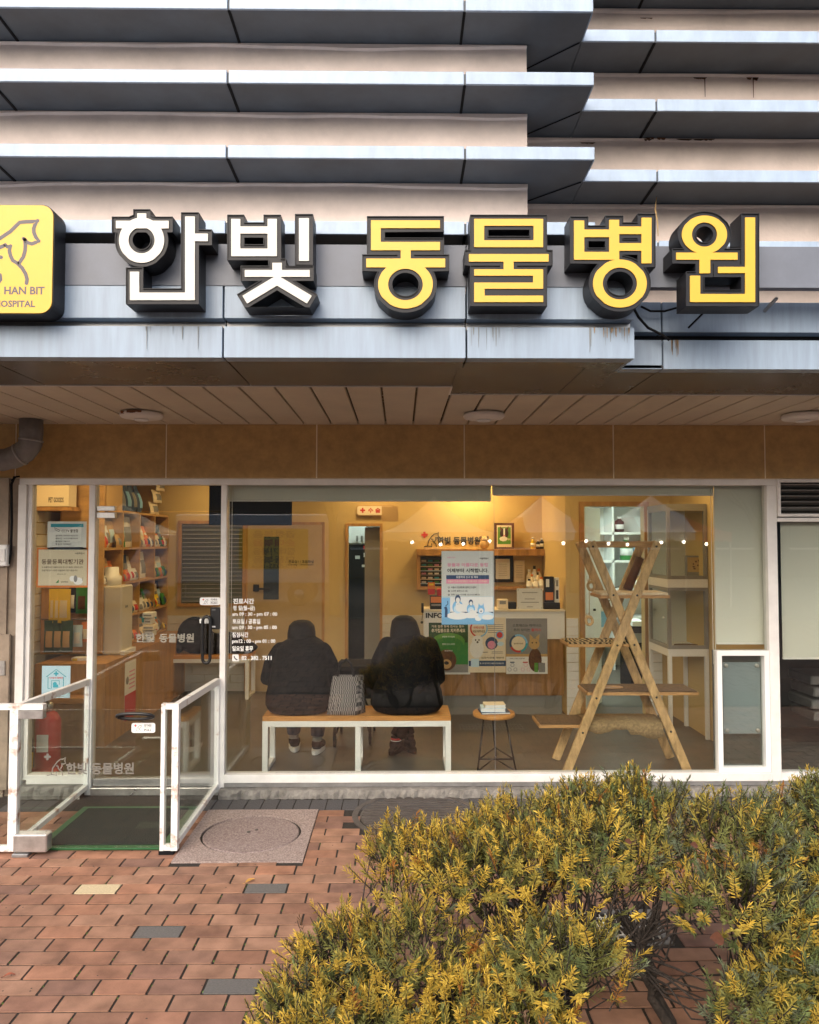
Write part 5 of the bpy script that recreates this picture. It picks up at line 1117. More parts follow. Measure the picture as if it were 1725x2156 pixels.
# ================================================================== GOODS SHELF (left wall)
XSH = PX(353, 3.17, 1180); Y0S, Y1S = 1.38, 3.18; DSH = .36
rows = [.74, 1.0, 1.315, 1.635, 1.975]; nc = 4; cw = (Y1S - Y0S) / nc
gs = thing('goods_shelf', 'tall wooden cube shelf stocked with pet goods along the left wall', 'shelf', (XSH - DSH / 2, (Y0S + Y1S) / 2, ZFL))
for i in range(nc + 1): y = Y0S + i * cw; box(XSH - DSH, XSH, y - .011, y + .011, .74, 1.975 if i not in (0,) else 2.42).build('upright', 'wood_light', gs)
for z in rows: 
    for i in range(nc): box(XSH - DSH, XSH - .002, Y0S + i * cw + .0112, Y0S + (i + 1) * cw - .0112, z - .011, z + .011).build('shelf_board', 'wood_light', gs)
box(XSH - DSH - .02, XSH - DSH - .001, Y0S, Y1S, .74, 2.42).build('back_panel', 'wood', gs)
box(XSH - DSH, XSH + .20, Y0S - .45, Y1S, ZFL, .72).build('base_cabinet', 'wood', gs)
box(XSH - DSH - .0, XSH - .0, Y0S - .02, Y0S - .012, .74, 2.42).build('end_panel', 'wood_light', gs)
def pouch(name, lab, x, y, z, w, h, d, m, yaw, m2=None, lean=0.0, group='pouches on the goods shelf', cat='pouch'):
    """a filled stand-up bag: crimped top, bulging belly; front faces local -Y"""
    mb = MB(); nx, nz = 5, 6; F = []; Bk = []
    for j in range(nz + 1):
        v = j / nz; bul = (math.sin(math.pi * min(1, v * 1.05) ** .75) * .9 + .12 * (1 - v)) if v < .97 else .03
        for i in range(nx + 1):
            u = i / nx * 2 - 1; b = d / 2 * max(0, bul) * (1 - u * u * .85); ww = w / 2 * (1 - .06 * math.sin(v * 3.1))
            F.append((u * ww, -b, v * h)); Bk.append((u * ww, b, v * h))
    n = nx + 1; k = len(F); fs = []; mi = []
    for j in range(nz):
        for i in range(nx):
            a = j * n + i; fs.append((a, a + 1, a + n + 1, a + n)); fs.append((k + a + 1, k + a, k + a + n, k + a + n + 1)); mi += [1 if (1 <= j <= 3 and 1 <= i <= 3) else 0, 0]
    R = Matrix.Rotation(yaw, 3, 'Z') @ Matrix.Rotation(lean, 3, 'X'); vs = [R @ Vector(p) + Vector((x, y, z)) for p in F + Bk]
    mb.v = [tuple(v) for v in vs]; mb.f = fs; mb.m = mi; mb.sm = [True] * len(fs)
    o = mb.build(name, [m, m2 or m]); return tag(o, lab, cat, group)
rn = random.Random(11); RW = ['lowest', 'second lowest', 'middle', 'upper']; CN = ['nearest', 'second', 'third', 'farthest']; PS = ['nearest', 'second', 'third', 'last']
WHT = ['white', 'cream', 'white', 'paper']
cells = {}
for r in range(4):
    for c in range(nc):
        if r == 0 and c == 0: continue
        big = (r == 3 and c == 1) or (r == 2 and c == 2)
        nI = 2 if big else 4; H_ = rows[r + 1] - rows[r] - .03
        for k in range(nI):
            y = Y0S + c * cw + cw * (k + .6) / (nI + .2); h = H_ * (.94 if big else rn.uniform(.6, .95)); w = cw / nI * (1.0 if big else 1.12)
            m_ = rn.choice(WHT + ['cream', 'tan', 'orange', 'navy']) if r > 1 else rn.choice(['white', 'cream', 'green', 'orange', 'tan', 'black', 'teal', 'paper'])
            if r == 3 and c == 1: m_ = ['green', 'white'][k]
            if r == 3 and c == 3 and k == 1: m_ = 'orange'
            pouch('goods_pouch', '%s goods pouch, %s in the %s column, %s shelf row' % ({'paper': 'white', 'tan': 'brown'}.get(m_, m_), PS[k], CN[c], RW[r]), XSH - .09, y, rows[r] + .0115, w, h, .09, m_, R_(90 - 8 + rn.uniform(-14, 14)), rn.choice(['ink_grey', 'tan', 'navy', 'orange', 'paper', 'blue_pale']), R_(-6))
            if not big and rn.random() < .9:
                pouch('goods_pouch', 'small pouch in front of the %s one, %s column, %s row' % (PS[k], CN[c], RW[r]), XSH - .02, y + .01, rows[r] + .0115, w * .95, h * .5, .07, rn.choice(WHT + ['red', 'tan', 'yellow', 'green', 'orange']), R_(90 + rn.uniform(-14, 14)), rn.choice(['ink_grey', 'red', 'navy']), R_(-12))
# on top: carton, blue foil bags
z = 1.986
MBx = MB().cbox(XSH - .30, XSH - .03, Y0S + .12, Y0S + .50, z, z + .26, .004); o = MBx.build('top_carton', 'tan'); tag(o, 'brown carton on top of the goods shelf', 'box')
for k in range(4): pouch('foil_bag', '%s blue foil bag on top of the goods shelf' % ['nearest', 'second', 'third', 'farthest'][k], XSH - .10, Y0S + .68 + k * .16, z, .17, .30, .10, 'navy', R_(88 + k * 3), ['ink_grey', 'blue'][k % 2], R_(-10), 'blue foil bags on the shelf top', 'bag')
for k in range(3): pouch('goods_pouch', '%s white pouch at the far end of the shelf top' % ['lower', 'middle', 'upper'][k], XSH - .08 + .02 * k, Y1S - .22 + .03 * k, z + .13 * k, .22, .14, .08, 'cream', R_(84), 'ink_grey', R_(-10))
# white appliance on the cabinet
ay = Y0S + .14; t = thing('water_purifier', 'tall white appliance on the cabinet in front of the shelf', 'appliance', (XSH + .04, ay, .72)); MB().cbox(XSH - .10, XSH + .15, ay - .12, ay + .16, .7205, 1.315, .012).build('body', 'tile_white', t); MB().lathe((XSH + .02, ay, 1.3155), [(.08, 0), (.08, .08), (.06, .09), (.055, .16), (.0005, .16)], 18).build('top_jar', 'white', t); box(XSH + .151, XSH + .153, ay - .03, ay + .03, 1.12, 1.14).build('badge', 'ink_grey', t); MB().cbox(XSH + .151, XSH + .19, ay - .14, ay + .14, .7205, .76, .004).build('drip_tray', 'white', t)
for k in range(5):
    boxthing('supplement_box', '%s of the small cartons stacked beside the white appliance' % ['lowest', 'second', 'third', 'fourth', 'topmost'][k], 'box', 300 + k % 2 * 3, 1342 - k * 13, 318 + k % 3 * 3, 1353 - k * 13, 1.75 + .02 * (k % 2), .12, ('white', 'paper', 'cream')[k % 3], [('ink_grey', .1, .3, .9, .6)], 'small cartons by the appliance')
# poster on the cabinet side
xx = XSH + .2015; mb = MB(); y0 = Y0S - .02; y1 = y0 + .27; t = thing('cabinet_poster', 'red and white poster on the side of the goods cabinet', 'poster', (xx, y0, .2)); mb.box(xx, xx + .0015, y0, y1, .16, .66); mb.build('sheet', 'paper', t); mb = MB(); mb.box(xx + .0016, xx + .002, y0, y1, .16, .38); mb.build('print', 'red', t); mb = MB()
for k in range(5): mb.box(xx + .0022, xx + .0025, y0 + .1, y1 - .03, .42 + k * .035, .432 + k * .035)
mb.build('print', 'pink', t); mb = MB(); mb.lathe((xx + .0016, y0 + .06, .50), [(.035, 0), (.03, .001), (.0005, .001)], 12, axis='x'); mb.build('print', 'ink_grey', t)
# header board in the side light, hanging rack
t = thing('goods_header', 'pale header board lettered PET GOODS above the hanging rack', 'sign', (PX(110, 1.15, 1045), 1.15, PZ(1075, 1.15))); x0, x1, z0, z1 = RC(62, 1000, 145, 1066, 1.15); box(x0, x1, 1.15, 1.30, z0, z1).build('board', 'cream', t); p = Pr(t, (x0, x1, z0, z1), 1.15); a0, a1, c0, c1 = RC(102, 1047, 134, 1058, 1.15); put_text(p.mb('ink'), 'PET GOODS', a0, a1, c0, c1, p.y(), 0, .03); p.fin()
box(x0, x1 + .02, 1.16, 1.34, z0 - .035, z0 - .001).build('shelf_board', 'wood', t)
def hang(name, lab, a, b, c, d, Y, m, m2, group): x0, x1, z0, z1 = RC(a, b, c, d, Y); return pouch(name, lab, (x0 + x1) / 2, Y, z0, x1 - x0, z1 - z0, .05, m, R_(rn.uniform(-8, 8)), m2, 0, group, 'bag')
G1 = 'bags hanging in the side light'
for k, q in enumerate(('left', 'middle', 'right')): hang('treat_bag', '%s yellow treat bag hanging in the side light' % q, 103 + k * 9, 1240, 124 + k * 13, 1312, 1.15 - .05 * k, 'yellow', 'cream', G1)
for k, q in enumerate(('left', 'middle', 'right')): hang('treat_bag', '%s black and green treat bag below the yellow bags' % q, 92 + k * 18, 1306, 118 + k * 18, 1374, 1.12 - .04 * k, 'green_dark', 'tan', G1)
hang('treat_bag', 'green edged brown bag hanging right of the yellow bags', 160, 1236, 186, 1292, 1.2, 'green', 'brown', G1); hang('treat_bag', 'black and white bag behind the yellow ones', 145, 1234, 162, 1290, 1.22, 'black', 'paper', G1); hang('treat_bag', 'clear patterned toy bag beside the black and green bags', 153, 1316, 174, 1362, 1.15, 'blue_pale', 'paper', G1); hang('treat_bag', 'orange bag low at the right of the side light', 172, 1310, 190, 1352, 1.2, 'orange', 'cream', G1)
t = thing('hanging_rack', 'thin metal rack holding the hanging treat bags', 'rack', (PX(130, 1.25), 1.25, 1.0)); mb = MB()
for py in (1238, 1304): q0 = at(88, py, 1.25); q1 = at(192, py, 1.25); mb.tube([q0, q1], .005, 6)
mb.build('rail', 'metal_grey', t); box(PX(86, 1.27), PX(192, 1.27), 1.265, 1.285, .75, PZ(1225, 1.27)).build('back_board', 'wood', t)
boxthing('wood_crate', 'low wooden table under the hanging bags', 'table', 96, 1470, 188, 1482, .8, .4, 'wood_orange'); 
for px in (100, 184): o = box(PX(px - 3, .85, 1540), PX(px + 3, .85, 1540), .85, .89, ZFL, PZ(1483, .85)).build('table_leg', 'wood_orange'); o.parent = bpy.data.objects['wood_crate']; o.location = Vector(o.location) - ORG['wood_crate']
boxthing('dog_card', 'small card box with round dog badges above the low table', 'box', 150, 1385, 186, 1412, 1.1, .1, 'paper', [('ink', .45, .1, .95, .6), ('yellow', .05, .5, .35, .95)])
# fire extinguisher
p0 = at(100, 1625, .30); fx = thing('fire_extinguisher', 'red fire extinguisher on the floor behind the side light', 'fire extinguisher', (p0.x, .30, ZFL)); r = .085
MB().lathe((p0.x, .30, ZFL), [(.10, 0), (.10, .03), (.07, .035), (r, .05), (r, .36), (.06, .41), (.03, .43)], 24).build('cylinder', 'red', fx); MB().lathe((p0.x, .30, ZFL + .43), [(.03, 0), (.03, .05), (.02, .06), (.0005, .06)], 14).build('valve', 'steel', fx); mb = MB(); mb.bar((p0.x, .30, ZFL + .49), (p0.x + .02, .16, ZFL + .53), .02, .008, 0, (0, 0, 1)); mb.bar((p0.x, .30, ZFL + .47), (p0.x, .17, ZFL + .47), .018, .008, 0, (0, 0, 1)); mb.build('lever', 'black', fx); MB().tube([(p0.x - .03, .29, ZFL + .45), (p0.x - .10, .27, ZFL + .42), (p0.x - .11, .26, ZFL + .25), (p0.x - .09, .25, ZFL + .15)], .009).build('hose', 'black', fx); MB().tube([(p0.x - .09, .25, ZFL + .15), (p0.x - .10, .24, ZFL + .04)], [.012, .022]).build('nozzle', 'yellow', fx)
box(p0.x - .04, p0.x + .04, .30 - r - .004, .30 - r + .002, ZFL + .16, ZFL + .28).build('maker_label', 'paper', fx)
# ================================================================== BENCHES
def bench(lab, xs, Y0, Y1, ztop, m='white_gloss'):
    x0, xm_, x1 = xs; t = thing('bench', lab, 'bench', ((x0 + x1) / 2, (Y0 + Y1) / 2, ZFL), 'wooden benches with white metal frames'); w = .04
    MB().cbox(x0, x1, Y0, Y1, ztop - .035, ztop, .003).build('seat', 'wood_orange', t); zr = ztop - .0355
    mb = MB(); mb.box(x0, x1, Y0 + .001, Y0 + w, zr - w, zr); mb.box(x0, x1, Y1 - w, Y1 - .001, zr - w, zr); mb.box(x0, x0 + w, Y0 + w, Y1 - w, zr - w, zr); mb.box(x1 - w, x1, Y0 + w, Y1 - w, zr - w, zr); mb.build('seat_frame', m, t, bevel=.002)
    for xx in [x0, x1 - w] + ([xm_] if xm_ else []):
        for yy in (Y0 + .0015, Y1 - w - .0015): box(xx + .0003, xx + w - .0003, yy, yy + w - .001, ZFL, zr - w - .0003).build('leg', m, t, bevel=.002)
        box(xx + .0006, xx + w - .0006, Y0 + w + .001, Y1 - w - .003, ZFL + .004, ZFL + .035).build('stretcher', m, t, bevel=.002)
        box(xx + .004, xx + w - .004, Y1 - w + .002, Y1 - .004, ZFL + .0, ZFL + .003).build('glide', 'black', t)
BY0, BY1 = .21, .56; ZB_ = PZ(1508, BY0, 750)
bench('long bench with orange wooden seat by the window, two people on it', (PX(552, BY0, 1560), PX(748, BY0, 1560), PX(950, BY0, 1560)), BY0, BY1, ZB_)
B2Y = 2.75; ZB2 = PZ(1380, B2Y); bench('empty-ended bench against the tiled back wall holding a black bag', (PX(346, B2Y, 1420), None, PX(524, B2Y, 1420)), B2Y, 3.12, ZB2)
# black soft bag on far bench
mb = MB(); yb = B2Y + .19; q = lambda px: PX(px, yb, 1350)
mb.sph((q(410), yb, ZB2 + .19), (.19, .13, .20), 16); mb.sph((q(440), yb, ZB2 + .10), (.34, .14, .115), 16); mb.sph((q(480), yb, ZB2 + .13), (.16, .12, .10), 14); mb.sph((q(505), yb, ZB2 + .06), (.20, .11, .075), 14); mb.sph((q(370), yb, ZB2 + .08), (.10, .11, .09), 12)
o = mb.build('black_coat', 'coat'); tag(o, 'black padded coat heaped on the far bench', 'coat'); md = o.modifiers.new('r', 'REMESH'); md.mode = 'VOXEL'; md.voxel_size = .018; sm = o.modifiers.new('s', 'SMOOTH'); sm.iterations = 6; 
# ================================================================== PEOPLE
def remesh(o, v=.011, it=5):
    md = o.modifiers.new('remesh', 'REMESH'); md.mode = 'VOXEL'; md.voxel_size = v; md.use_smooth_shade = True; s_ = o.modifiers.new('smooth', 'SMOOTH'); s_.iterations = it; s_.factor = .5
    return o
def loft(mb, x, y, zs, prof, e=.8, n=28):
    """stack of rounded sections: (height, half width, half depth, dx, dy)"""
    vs = []; fs = []
    for z, a, b, ox, oy in prof:
        for j in range(n):
            th = 2 * math.pi * j / n; c, s_ = math.cos(th), math.sin(th); vs.append((x + ox + a * math.copysign(abs(c) ** e, c), y + oy + b * math.copysign(abs(s_) ** e, s_), zs + z))
    k = len(prof)
    for i in range(k - 1):
        for j in range(n): a = i * n + j; b = i * n + (j + 1) % n; fs.append((a, b, b + n, a + n))
    fs += [tuple(range(n))[::-1], tuple(range((k - 1) * n, k * n))]; mb.add(vs, fs, 0, True)
def person(lab, x, y, zs, prof, hd, long_hair, feet):
    t = thing('person', lab, 'person', (x, y, zs)); V = Vector
    # body: head with face, neck, hidden core, hands in the lap
    mb = MB(); mb.sph(hd, (.074, .092, .105), 20); mb.sph(hd + V((0, .085, -.03)), (.018, .022, .026), 10); mb.sph(hd + V((0, .055, -.075)), (.045, .038, .034), 12)
    for s_ in (-1, 1): mb.sph(hd + V((s_ * .076, .0, -.015)), (.012, .02, .03), 10); mb.sph(hd + V((s_ * .03, .08, .005)), (.016, .012, .010), 8)
    mb.sph(hd + V((0, .088, -.068)), (.024, .012, .008), 8)
    top = V((x, y + .06, zs + .44)); mb.tube([hd + V((0, -.01, -.06)), top, V((x, y + .02, zs + .1))], [.055, .09, .13], 14)
    hands = []
    for s_ in (-1, 1):
        h = V((x + s_ * .07, y + .34, zs + .17)); hands.append(h); mb.sph(h, (.04, .05, .022), 12); mb.tube([h, V((x + s_ * .15, y + .24, zs + .19)), V((x + s_ * .12, y + .1, zs + .2))], [.028, .035, .04], 10)
        for k in range(4): b = h + V(((k - 1.5) * .018, .045, .0)); mb.tube([b, b + V((-s_ * .008, .035, -.008)), b + V((-s_ * .016, .045 + (.008 if k in (1, 2) else 0), -.028))], [.0095, .009, .008], 8)
        b = h + V((-s_ * .035, .0, .005)); mb.tube([b, b + V((-s_ * .02, .03, .004)), b + V((-s_ * .012, .055, .0))], [.011, .010, .008], 8)
    remesh(mb.build('body', 'skin', t), .0075, 3)
    mb = MB(); loft(mb, x, y, zs, prof)
    for s_ in (-1, 1):
        el = V((x + s_ * .235 - (.012 if long_hair else 0) * s_, y + .07, zs + .235)); hh = hands[0 if s_ < 0 else 1]; s0 = V((x + s_ * .155 + .012, y + .05, zs + (.475 if long_hair else .435))); mb.sph(s0, .062, 12); mb.tube([s0, s0.lerp(el, .5) + V((s_ * .012, -.01, 0)), el, el.lerp(hh, .5), hh.lerp(el, .2)], [.064, .068, .066, .056, .048], 14)
    ct_ = V((hd.x, hd.y - .03, hd.z - .115)); mb.tube([ct_ + V((.075 * math.cos(a), .07 * math.sin(a), .012 * math.sin(a))) for a in [2 * math.pi * q / 14 for q in range(15)]], .026, 8, cap=False)      # stand-up collar
    remesh(mb.build('coat', 'coat', t), .010, 2)
    mb = MB(); mb.sph((x, y + .03, zs + .10), (.17, .15, .095), 16)
    for s_, (fx, fy) in zip((-1, 1), feet):
        kn = V((x + s_ * .11, y + .45, zs + .03)); ft = V((fx, fy, ZFL + .13)); mb.tube([V((x + s_ * .09, y + .06, zs + .085)), kn, kn.lerp(ft, .5), ft], [.088, .072, .064, .052], 14)
    remesh(mb.build('trousers', 'denim' if not long_hair else 'black_matte', t), .012, 3)
    for s_, (fx, fy) in zip((-1, 1), feet):
        yaw = R_(-s_ * (8 if not long_hair else 22)); Rz = Matrix.Rotation(yaw, 3, 'Z'); mb = MB(); c = V((fx, fy + .05, ZFL))
        mb.sph(c + Rz @ V((0, -.03, .065)), (.042, .055, .05), 14); mb.sph(c + Rz @ V((0, .07, .045)), (.045, .085, .036), 14); mb.tube([c + V((0, -.05, .06)), c + V((0, -.05, .10))], [.04, .042], 12)
        sh = remesh(mb.build('shoe', 'black_matte', t), .007, 3)
        mb = MB(); L = [(math.cos(a) * (.046 if math.sin(a) > 0 else .040), math.sin(a) * .135) for a in [2 * math.pi * i / 20 for i in range(20)]]
        vs = [c + Rz @ V((u, v + .015, .004)) for u, v in L] + [c + Rz @ V((u * 1.02, v * 1.02 + .015, .036)) for u, v in L]; mb.add(vs, [tuple(range(20))[::-1], tuple(range(20, 40))] + [(i, (i + 1) % 20, 20 + (i + 1) % 20, 20 + i) for i in range(20)]); mb.build('sole', 'white' if not long_hair else 'black_matte', sh)
        sk_ = MB(); sk_.tube([V((fx, fy, ZFL + .09)), V((fx, fy, ZFL + .135))], [.037, .039], 14); sk_.build('sock', 'black_matte' if long_hair else 'cage_grey', t)
        if long_hair and s_ > 0: sk_ = MB(); sk_.tube([V((fx, fy, ZFL + .112)), V((fx, fy, ZFL + .126))], .0415, 14); sk_.build('sock_stripe', 'red', t); sk_ = MB(); sk_.tube([V((fx, fy, ZFL + .103)), V((fx, fy, ZFL + .108))], .0412, 14); sk_.build('sock_stripe', 'white', t)
    mb = MB()
    if long_hair: loft(mb, hd.x, hd.y, hd.z, [(.131, .03, .03, 0, -.01), (.122, .06, .06, 0, -.01), (.09, .092, .095, 0, -.01), (.03, .108, .11, .006, -.015), (-.04, .118, .10, .012, -.03), (-.10, .130, .085, .02, -.055), (-.16, .135, .075, .03, -.09), (-.22, .115, .055, .05, -.125), (-.28, .08, .04, .075, -.15), (-.34, .035, .025, .10, -.16)], .95)
    else: loft(mb, hd.x, hd.y, hd.z, [(.126, .03, .03, 0, -.01), (.117, .064, .07, 0, -.01), (.085, .094, .098, 0, -.01), (.03, .104, .112, 0, -.012), (-.02, .104, .105, 0, -.02), (-.07, .094, .078, 0, -.035), (-.11, .075, .05, 0, -.045)], .95)
    remesh(mb.build('hair', 'hair', t), .007, 1)
    return t
YP_ = .36
def hx(px, Y, py): return PX(px, Y, py)
fL = [(hx(618, .80, 1580), .82), (hx(668, .74, 1580), .74)]
K = 287.0; ph = lambda rows_: [((1508 - a) / K, w, b, ox / K, oy) for a, w, b, ox, oy in rows_]
pL = ph([(1508, .17, .14, 0, 0), (1503, .215, .17, 0, 0), (1490, .24, .18, 0, 0), (1470, .238, .175, 0, 0), (1440, .215, .165, 0, .015), (1415, .205, .155, 0, .03), (1392, .20, .145, 2, .05), (1375, .182, .13, 4, .065), (1364, .14, .11, 5, .08), (1357, .09, .09, 6, .09), (1350, .07, .08, 6, .10)])
person('person in a bulky black coat with short dark hair, seated left, seen from behind', hx(630, YP_, 1430), YP_, ZB_, pL, Vector((hx(635, YP_ + .1, 1335), YP_ + .12, PZ(1306, YP_ + .12) - .122)), False, fL)
fR = [(hx(862, .72, 1580), .76), (hx(834, .70, 1580), .72)]
pR = ph([(1508, .18, .14, 0, 0), (1503, .235, .17, 0, 0), (1490, .268, .18, 0, 0), (1465, .255, .175, 0, 0), (1440, .215, .165, 1, .015), (1404, .20, .15, 4, .03), (1380, .19, .14, 6, .045), (1364, .165, .125, 7, .055), (1355, .11, .10, 5, .07), (1348, .06, .08, 2, .08)])
person('person in a black coat with long dark hair, seated right, seen from behind', hx(857, YP_, 1430), YP_, ZB_, pR, Vector((hx(851, YP_ + .1, 1335), YP_ + .11, PZ(1296, YP_ + .11) - .128)), True, fR)
# houndstooth tote
x0, x1, z0, z1 = RC(693, 1424, 766, 1506, BY0 + .06); t = thing('tote_bag', 'black and white woven tote bag between the two seated people', 'bag', ((x0 + x1) / 2, BY0 + .12, ZB_)); mb = MB(); n = 6
P4 = [(x0 - .015, BY0 + .045), (x1 - .06, BY0 + .02), (x1 + .01, BY0 + .12), (x0 + .03, BY0 + .16)]; T4 = [(x0 + .025, BY0 + .06), (x1 - .045, BY0 + .05), (x1 + .0, BY0 + .115), (x0 + .05, BY0 + .13)]; vs = []
for j in range(7):
    v = j / 6
    for a in range(4):
        for i in range(4):
            u = i / 4; p_, q_ = P4[a], P4[(a + 1) % 4]; r_, s_ = T4[a], T4[(a + 1) % 4]; bx = (p_[0] * (1 - u) + q_[0] * u) * (1 - v) + (r_[0] * (1 - u) + s_[0] * u) * v; by = (p_[1] * (1 - u) + q_[1] * u) * (1 - v) + (r_[1] * (1 - u) + s_[1] * u) * v
            bl = .012 * math.sin(math.pi * u) * math.sin(math.pi * min(1, v + .2)); cxm, cym = (x0 + x1) / 2, BY0 + .1; d = Vector((bx - cxm, by - cym)); d = d.normalized() * bl; vs.append((bx + d.x, by + d.y, ZB_ + .001 + v * (z1 - ZB_)))
mb.add(vs, [(j * 16 + i, j * 16 + (i + 1) % 16, j * 16 + 16 + (i + 1) % 16, j * 16 + 16 + i) for j in range(6) for i in range(16)] + [tuple(range(16))[::-1]], 0, True); mb.build('bag_body', 'houndstooth', t)
MB().tube([(x0 + .06, BY0 + .055, z1), (x0 + .08, BY0 + .06, z1 + .09), ((x0 + x1) / 2, BY0 + .065, z1 + .12), (x1 - .09, BY0 + .06, z1 + .09), (x1 - .07, BY0 + .05, z1)], .009, 8).build('strap', 'black_matte', t)
# pet stroller behind the bench
sx = PX(706, .95, 1545); st = thing('pet_stroller', 'dark pet stroller with thin wheels beyond the bench', 'stroller', (sx, 1.0, ZFL)); mb = MB()
for (dx, dy) in ((0, 0), (.28, .05), (.02, .45), (.3, .5)):
    c = Vector((sx + dx, .92 + dy, ZFL + .085)); w = MB(); w.lathe((c.x - .012, c.y, c.z), [(.06, 0), (.085, .004), (.085, .02), (.06, .024)], 18, axis='x'); wo_ = w.build('wheel', 'black', st); MB().lathe((c.x - .014, c.y, c.z), [(.02, 0), (.02, .03), (.0005, .03)], 10, axis='x').build('hub', 'steel', wo_)
    mb.tube([c, (sx + .15, 1.15, ZFL + .5)], .01, 8)
mb.tube([(sx, .92, ZFL + .3), (sx + .3, .97, ZFL + .3)], .009, 8); mb.build('frame', 'black', st); MB().cbox(sx - .02, sx + .32, 1.0, 1.45, ZFL + .36, ZFL + .62, .03).build('basket', 'black_matte', st)
# ================================================================== STOOL AND BOOKS
sy_ = .40; sp = at(1040, 1500, sy_); ZST = sp.z + .005; so = thing('stool', 'round wooden stool on black wire legs right of the bench', 'stool', (sp.x, sy_, ZFL)); rS = 44 / 1595 * 5.6
MB().lathe((sp.x, sy_, ZST - .03), [(rS - .006, 0), (rS, .006), (rS, .024), (rS - .005, .03), (.0005, .03)], 36).build('seat', 'wood_orange', so)
ft = [Vector((PX(1006, .24, 1618), .24, ZFL + .008)), Vector((PX(1087, .24, 1618), .24, ZFL + .008)), Vector((PX(1044, .62, 1600), .60, ZFL + .008))]; tp = [Vector((PX(1019, .36, 1520), .36, ZST - .03)), Vector((PX(1064, .36, 1520), .36, ZST - .03)), Vector((sp.x, sy_ + .1, ZST - .03))]
for a, b in zip(ft, tp): MB().tube([b, a], .0065, 8).build('leg', 'black', so)
cc = Vector((sp.x + .004, .42, ZFL + .05))
for a in ft: MB().tube([a, cc], .006, 8).build('foot_bar', 'black', so)
mids = [a.lerp(b, .22) for a, b in zip(ft, tp)]
for i in range(3): MB().tube([mids[i], mids[(i + 1) % 3]], .006, 8).build('stretcher', 'black', so)
bz = ZST + .0005
for (a, c, h, m_, lab, yaw) in ((1011, 1072, .012, 'navy', 'thin navy book at the bottom of the stool pile', 4), (1013, 1064, .028, 'blue_pale', 'thick pale blue book in the middle of the stool pile', -2), (1020, 1064, .022, 'cream', 'small cream covered book on top of the stool pile', 2)):
    x0, x1 = PX(a, .36, 1495), PX(c, .36, 1495); w = x1 - x0; D_ = w * .75; t = thing('book', lab, 'book', ((x0 + x1) / 2, sy_ - .01, bz), 'books piled on the stool'); t.rotation_euler = (0, 0, R_(yaw)); X_, Y_ = (x0 + x1) / 2, sy_ - .01
    mb = MB(); mb.box(x0, x1, Y_ - D_ / 2, Y_ + D_ / 2, bz, bz + .002); mb.box(x0, x1, Y_ - D_ / 2, Y_ + D_ / 2, bz + h - .002, bz + h); mb.box(x0, x0 + .002, Y_ - D_ / 2, Y_ + D_ / 2, bz + .002, bz + h - .002); mb.build('cover', m_, t); box(x0 + .003, x1 - .003, Y_ - D_ / 2 + .003, Y_ + D_ / 2 - .003, bz + .0021, bz + h - .0021).build('pages', 'paper', t); bz += h + .0006
# ================================================================== CAT TOWER
TY0, TY1 = .21, .56
tw = thing('cat_tower', 'wooden cat tower of crossed boards with four carpeted shelves', 'cat tower', (PX(1320, TY0, 1500), (TY0 + TY1) / 2, ZFL))
Zt = PZ(1141, TY0); XA0, XA1 = PX(1245, TY0, 1143), PX(1450, TY0, 1622); XB0, XB1 = PX(1384, TY0, 1143), PX(1191, TY0, 1622)
for yi, y in enumerate((TY0, TY1)):
    for k, (a, b) in enumerate(((XA0, XA1), (XB0, XB1))):
        yy = y + (.013 if k == 0 else -.013); MB().bar((a, yy, Zt), (b, yy, ZFL + .004), .062, .024, 0, (0, 1, 0)).build('board', 'pine', tw, bevel=.003)
        L = lambda f: (a + (b - a) * f, Zt + (ZFL - Zt) * f)
        for f in (.02, .232, .448, .675, .822): bx, bz_ = L(f); MB().lathe((bx, yy - .012, bz_), [(.008, 0), (.008, .003), (.0005, .004)], 10, axis='y').build('bolt', 'black', tw)
def tshelf(px0, px1, py, m_top, fr=.0, drop=False, hole=False, trim=.0):
    x0, x1 = PX(px0, TY0 - .02, py), PX(px1, TY0 - .02, py); z = PZ(py, TY0 - .02); mb = MB(); mb.box(x0, x1, TY0 + .028, TY1 - .028, z - .022, z); s_ = mb.build('shelf', 'pine_edge', tw, bevel=.002)
    MB().cbox(x0 + .01, x1 - .01, TY0 + .032, TY1 - .032, z + .0005, z + (.018 if m_top == 'fur' else .008), .003).build('cover', m_top, s_); return x0, x1, z, s_
tshelf(1268, 1416, 1255, 'fur'); tshelf(1200, 1330, 1359, 'zebra'); x0, x1, z, s_ = tshelf(1240, 1478, 1462, 'carpet')
MB().lathe((x0 + .2, (TY0 + TY1) / 2, z + .0085), [(.10, 0), (.10, .004), (.085, .004), (.08, .001), (.0005, .001)], 28, sy=.6).build('bowl_ring', 'pine_edge', s_)
x0, x1, z, s_ = tshelf(1138, 1415, 1531, 'carpet')
mb = MB(); n = 26; vs = []; rj = random.Random(4)                   # jute cloth draped over the lowest shelf
xa, xb = PX(1236, TY0, 1531), PX(1398, TY0, 1531)
for i in range(n + 1):
    u = i / n; xx = xa + (xb - xa) * u; dr_ = .012 + .03 * max(0, math.sin(u * 9)) + (.05 if u > .55 else .015) + rj.uniform(0, .006)
    vs += [(xx, TY1 - .05, z + .012), (xx, TY0 + .12, z + .020 + .008 * math.sin(u * 14)), (xx, TY0 + .018, z + .014), (xx + rj.uniform(-.003, .003), TY0 + .012, z - dr_)]
mb.add(vs, [(i * 4 + j, i * 4 + 4 + j, i * 4 + 5 + j, i * 4 + 1 + j) for i in range(n) for j in range(3)], 0, True); jo = mb.build('jute_cloth', 'jute'); tag(jo, 'coarse jute cloth draped over the lowest shelf of the cat tower', 'cloth'); so_ = jo.modifiers.new('t', 'SOLIDIFY'); so_.thickness = .006
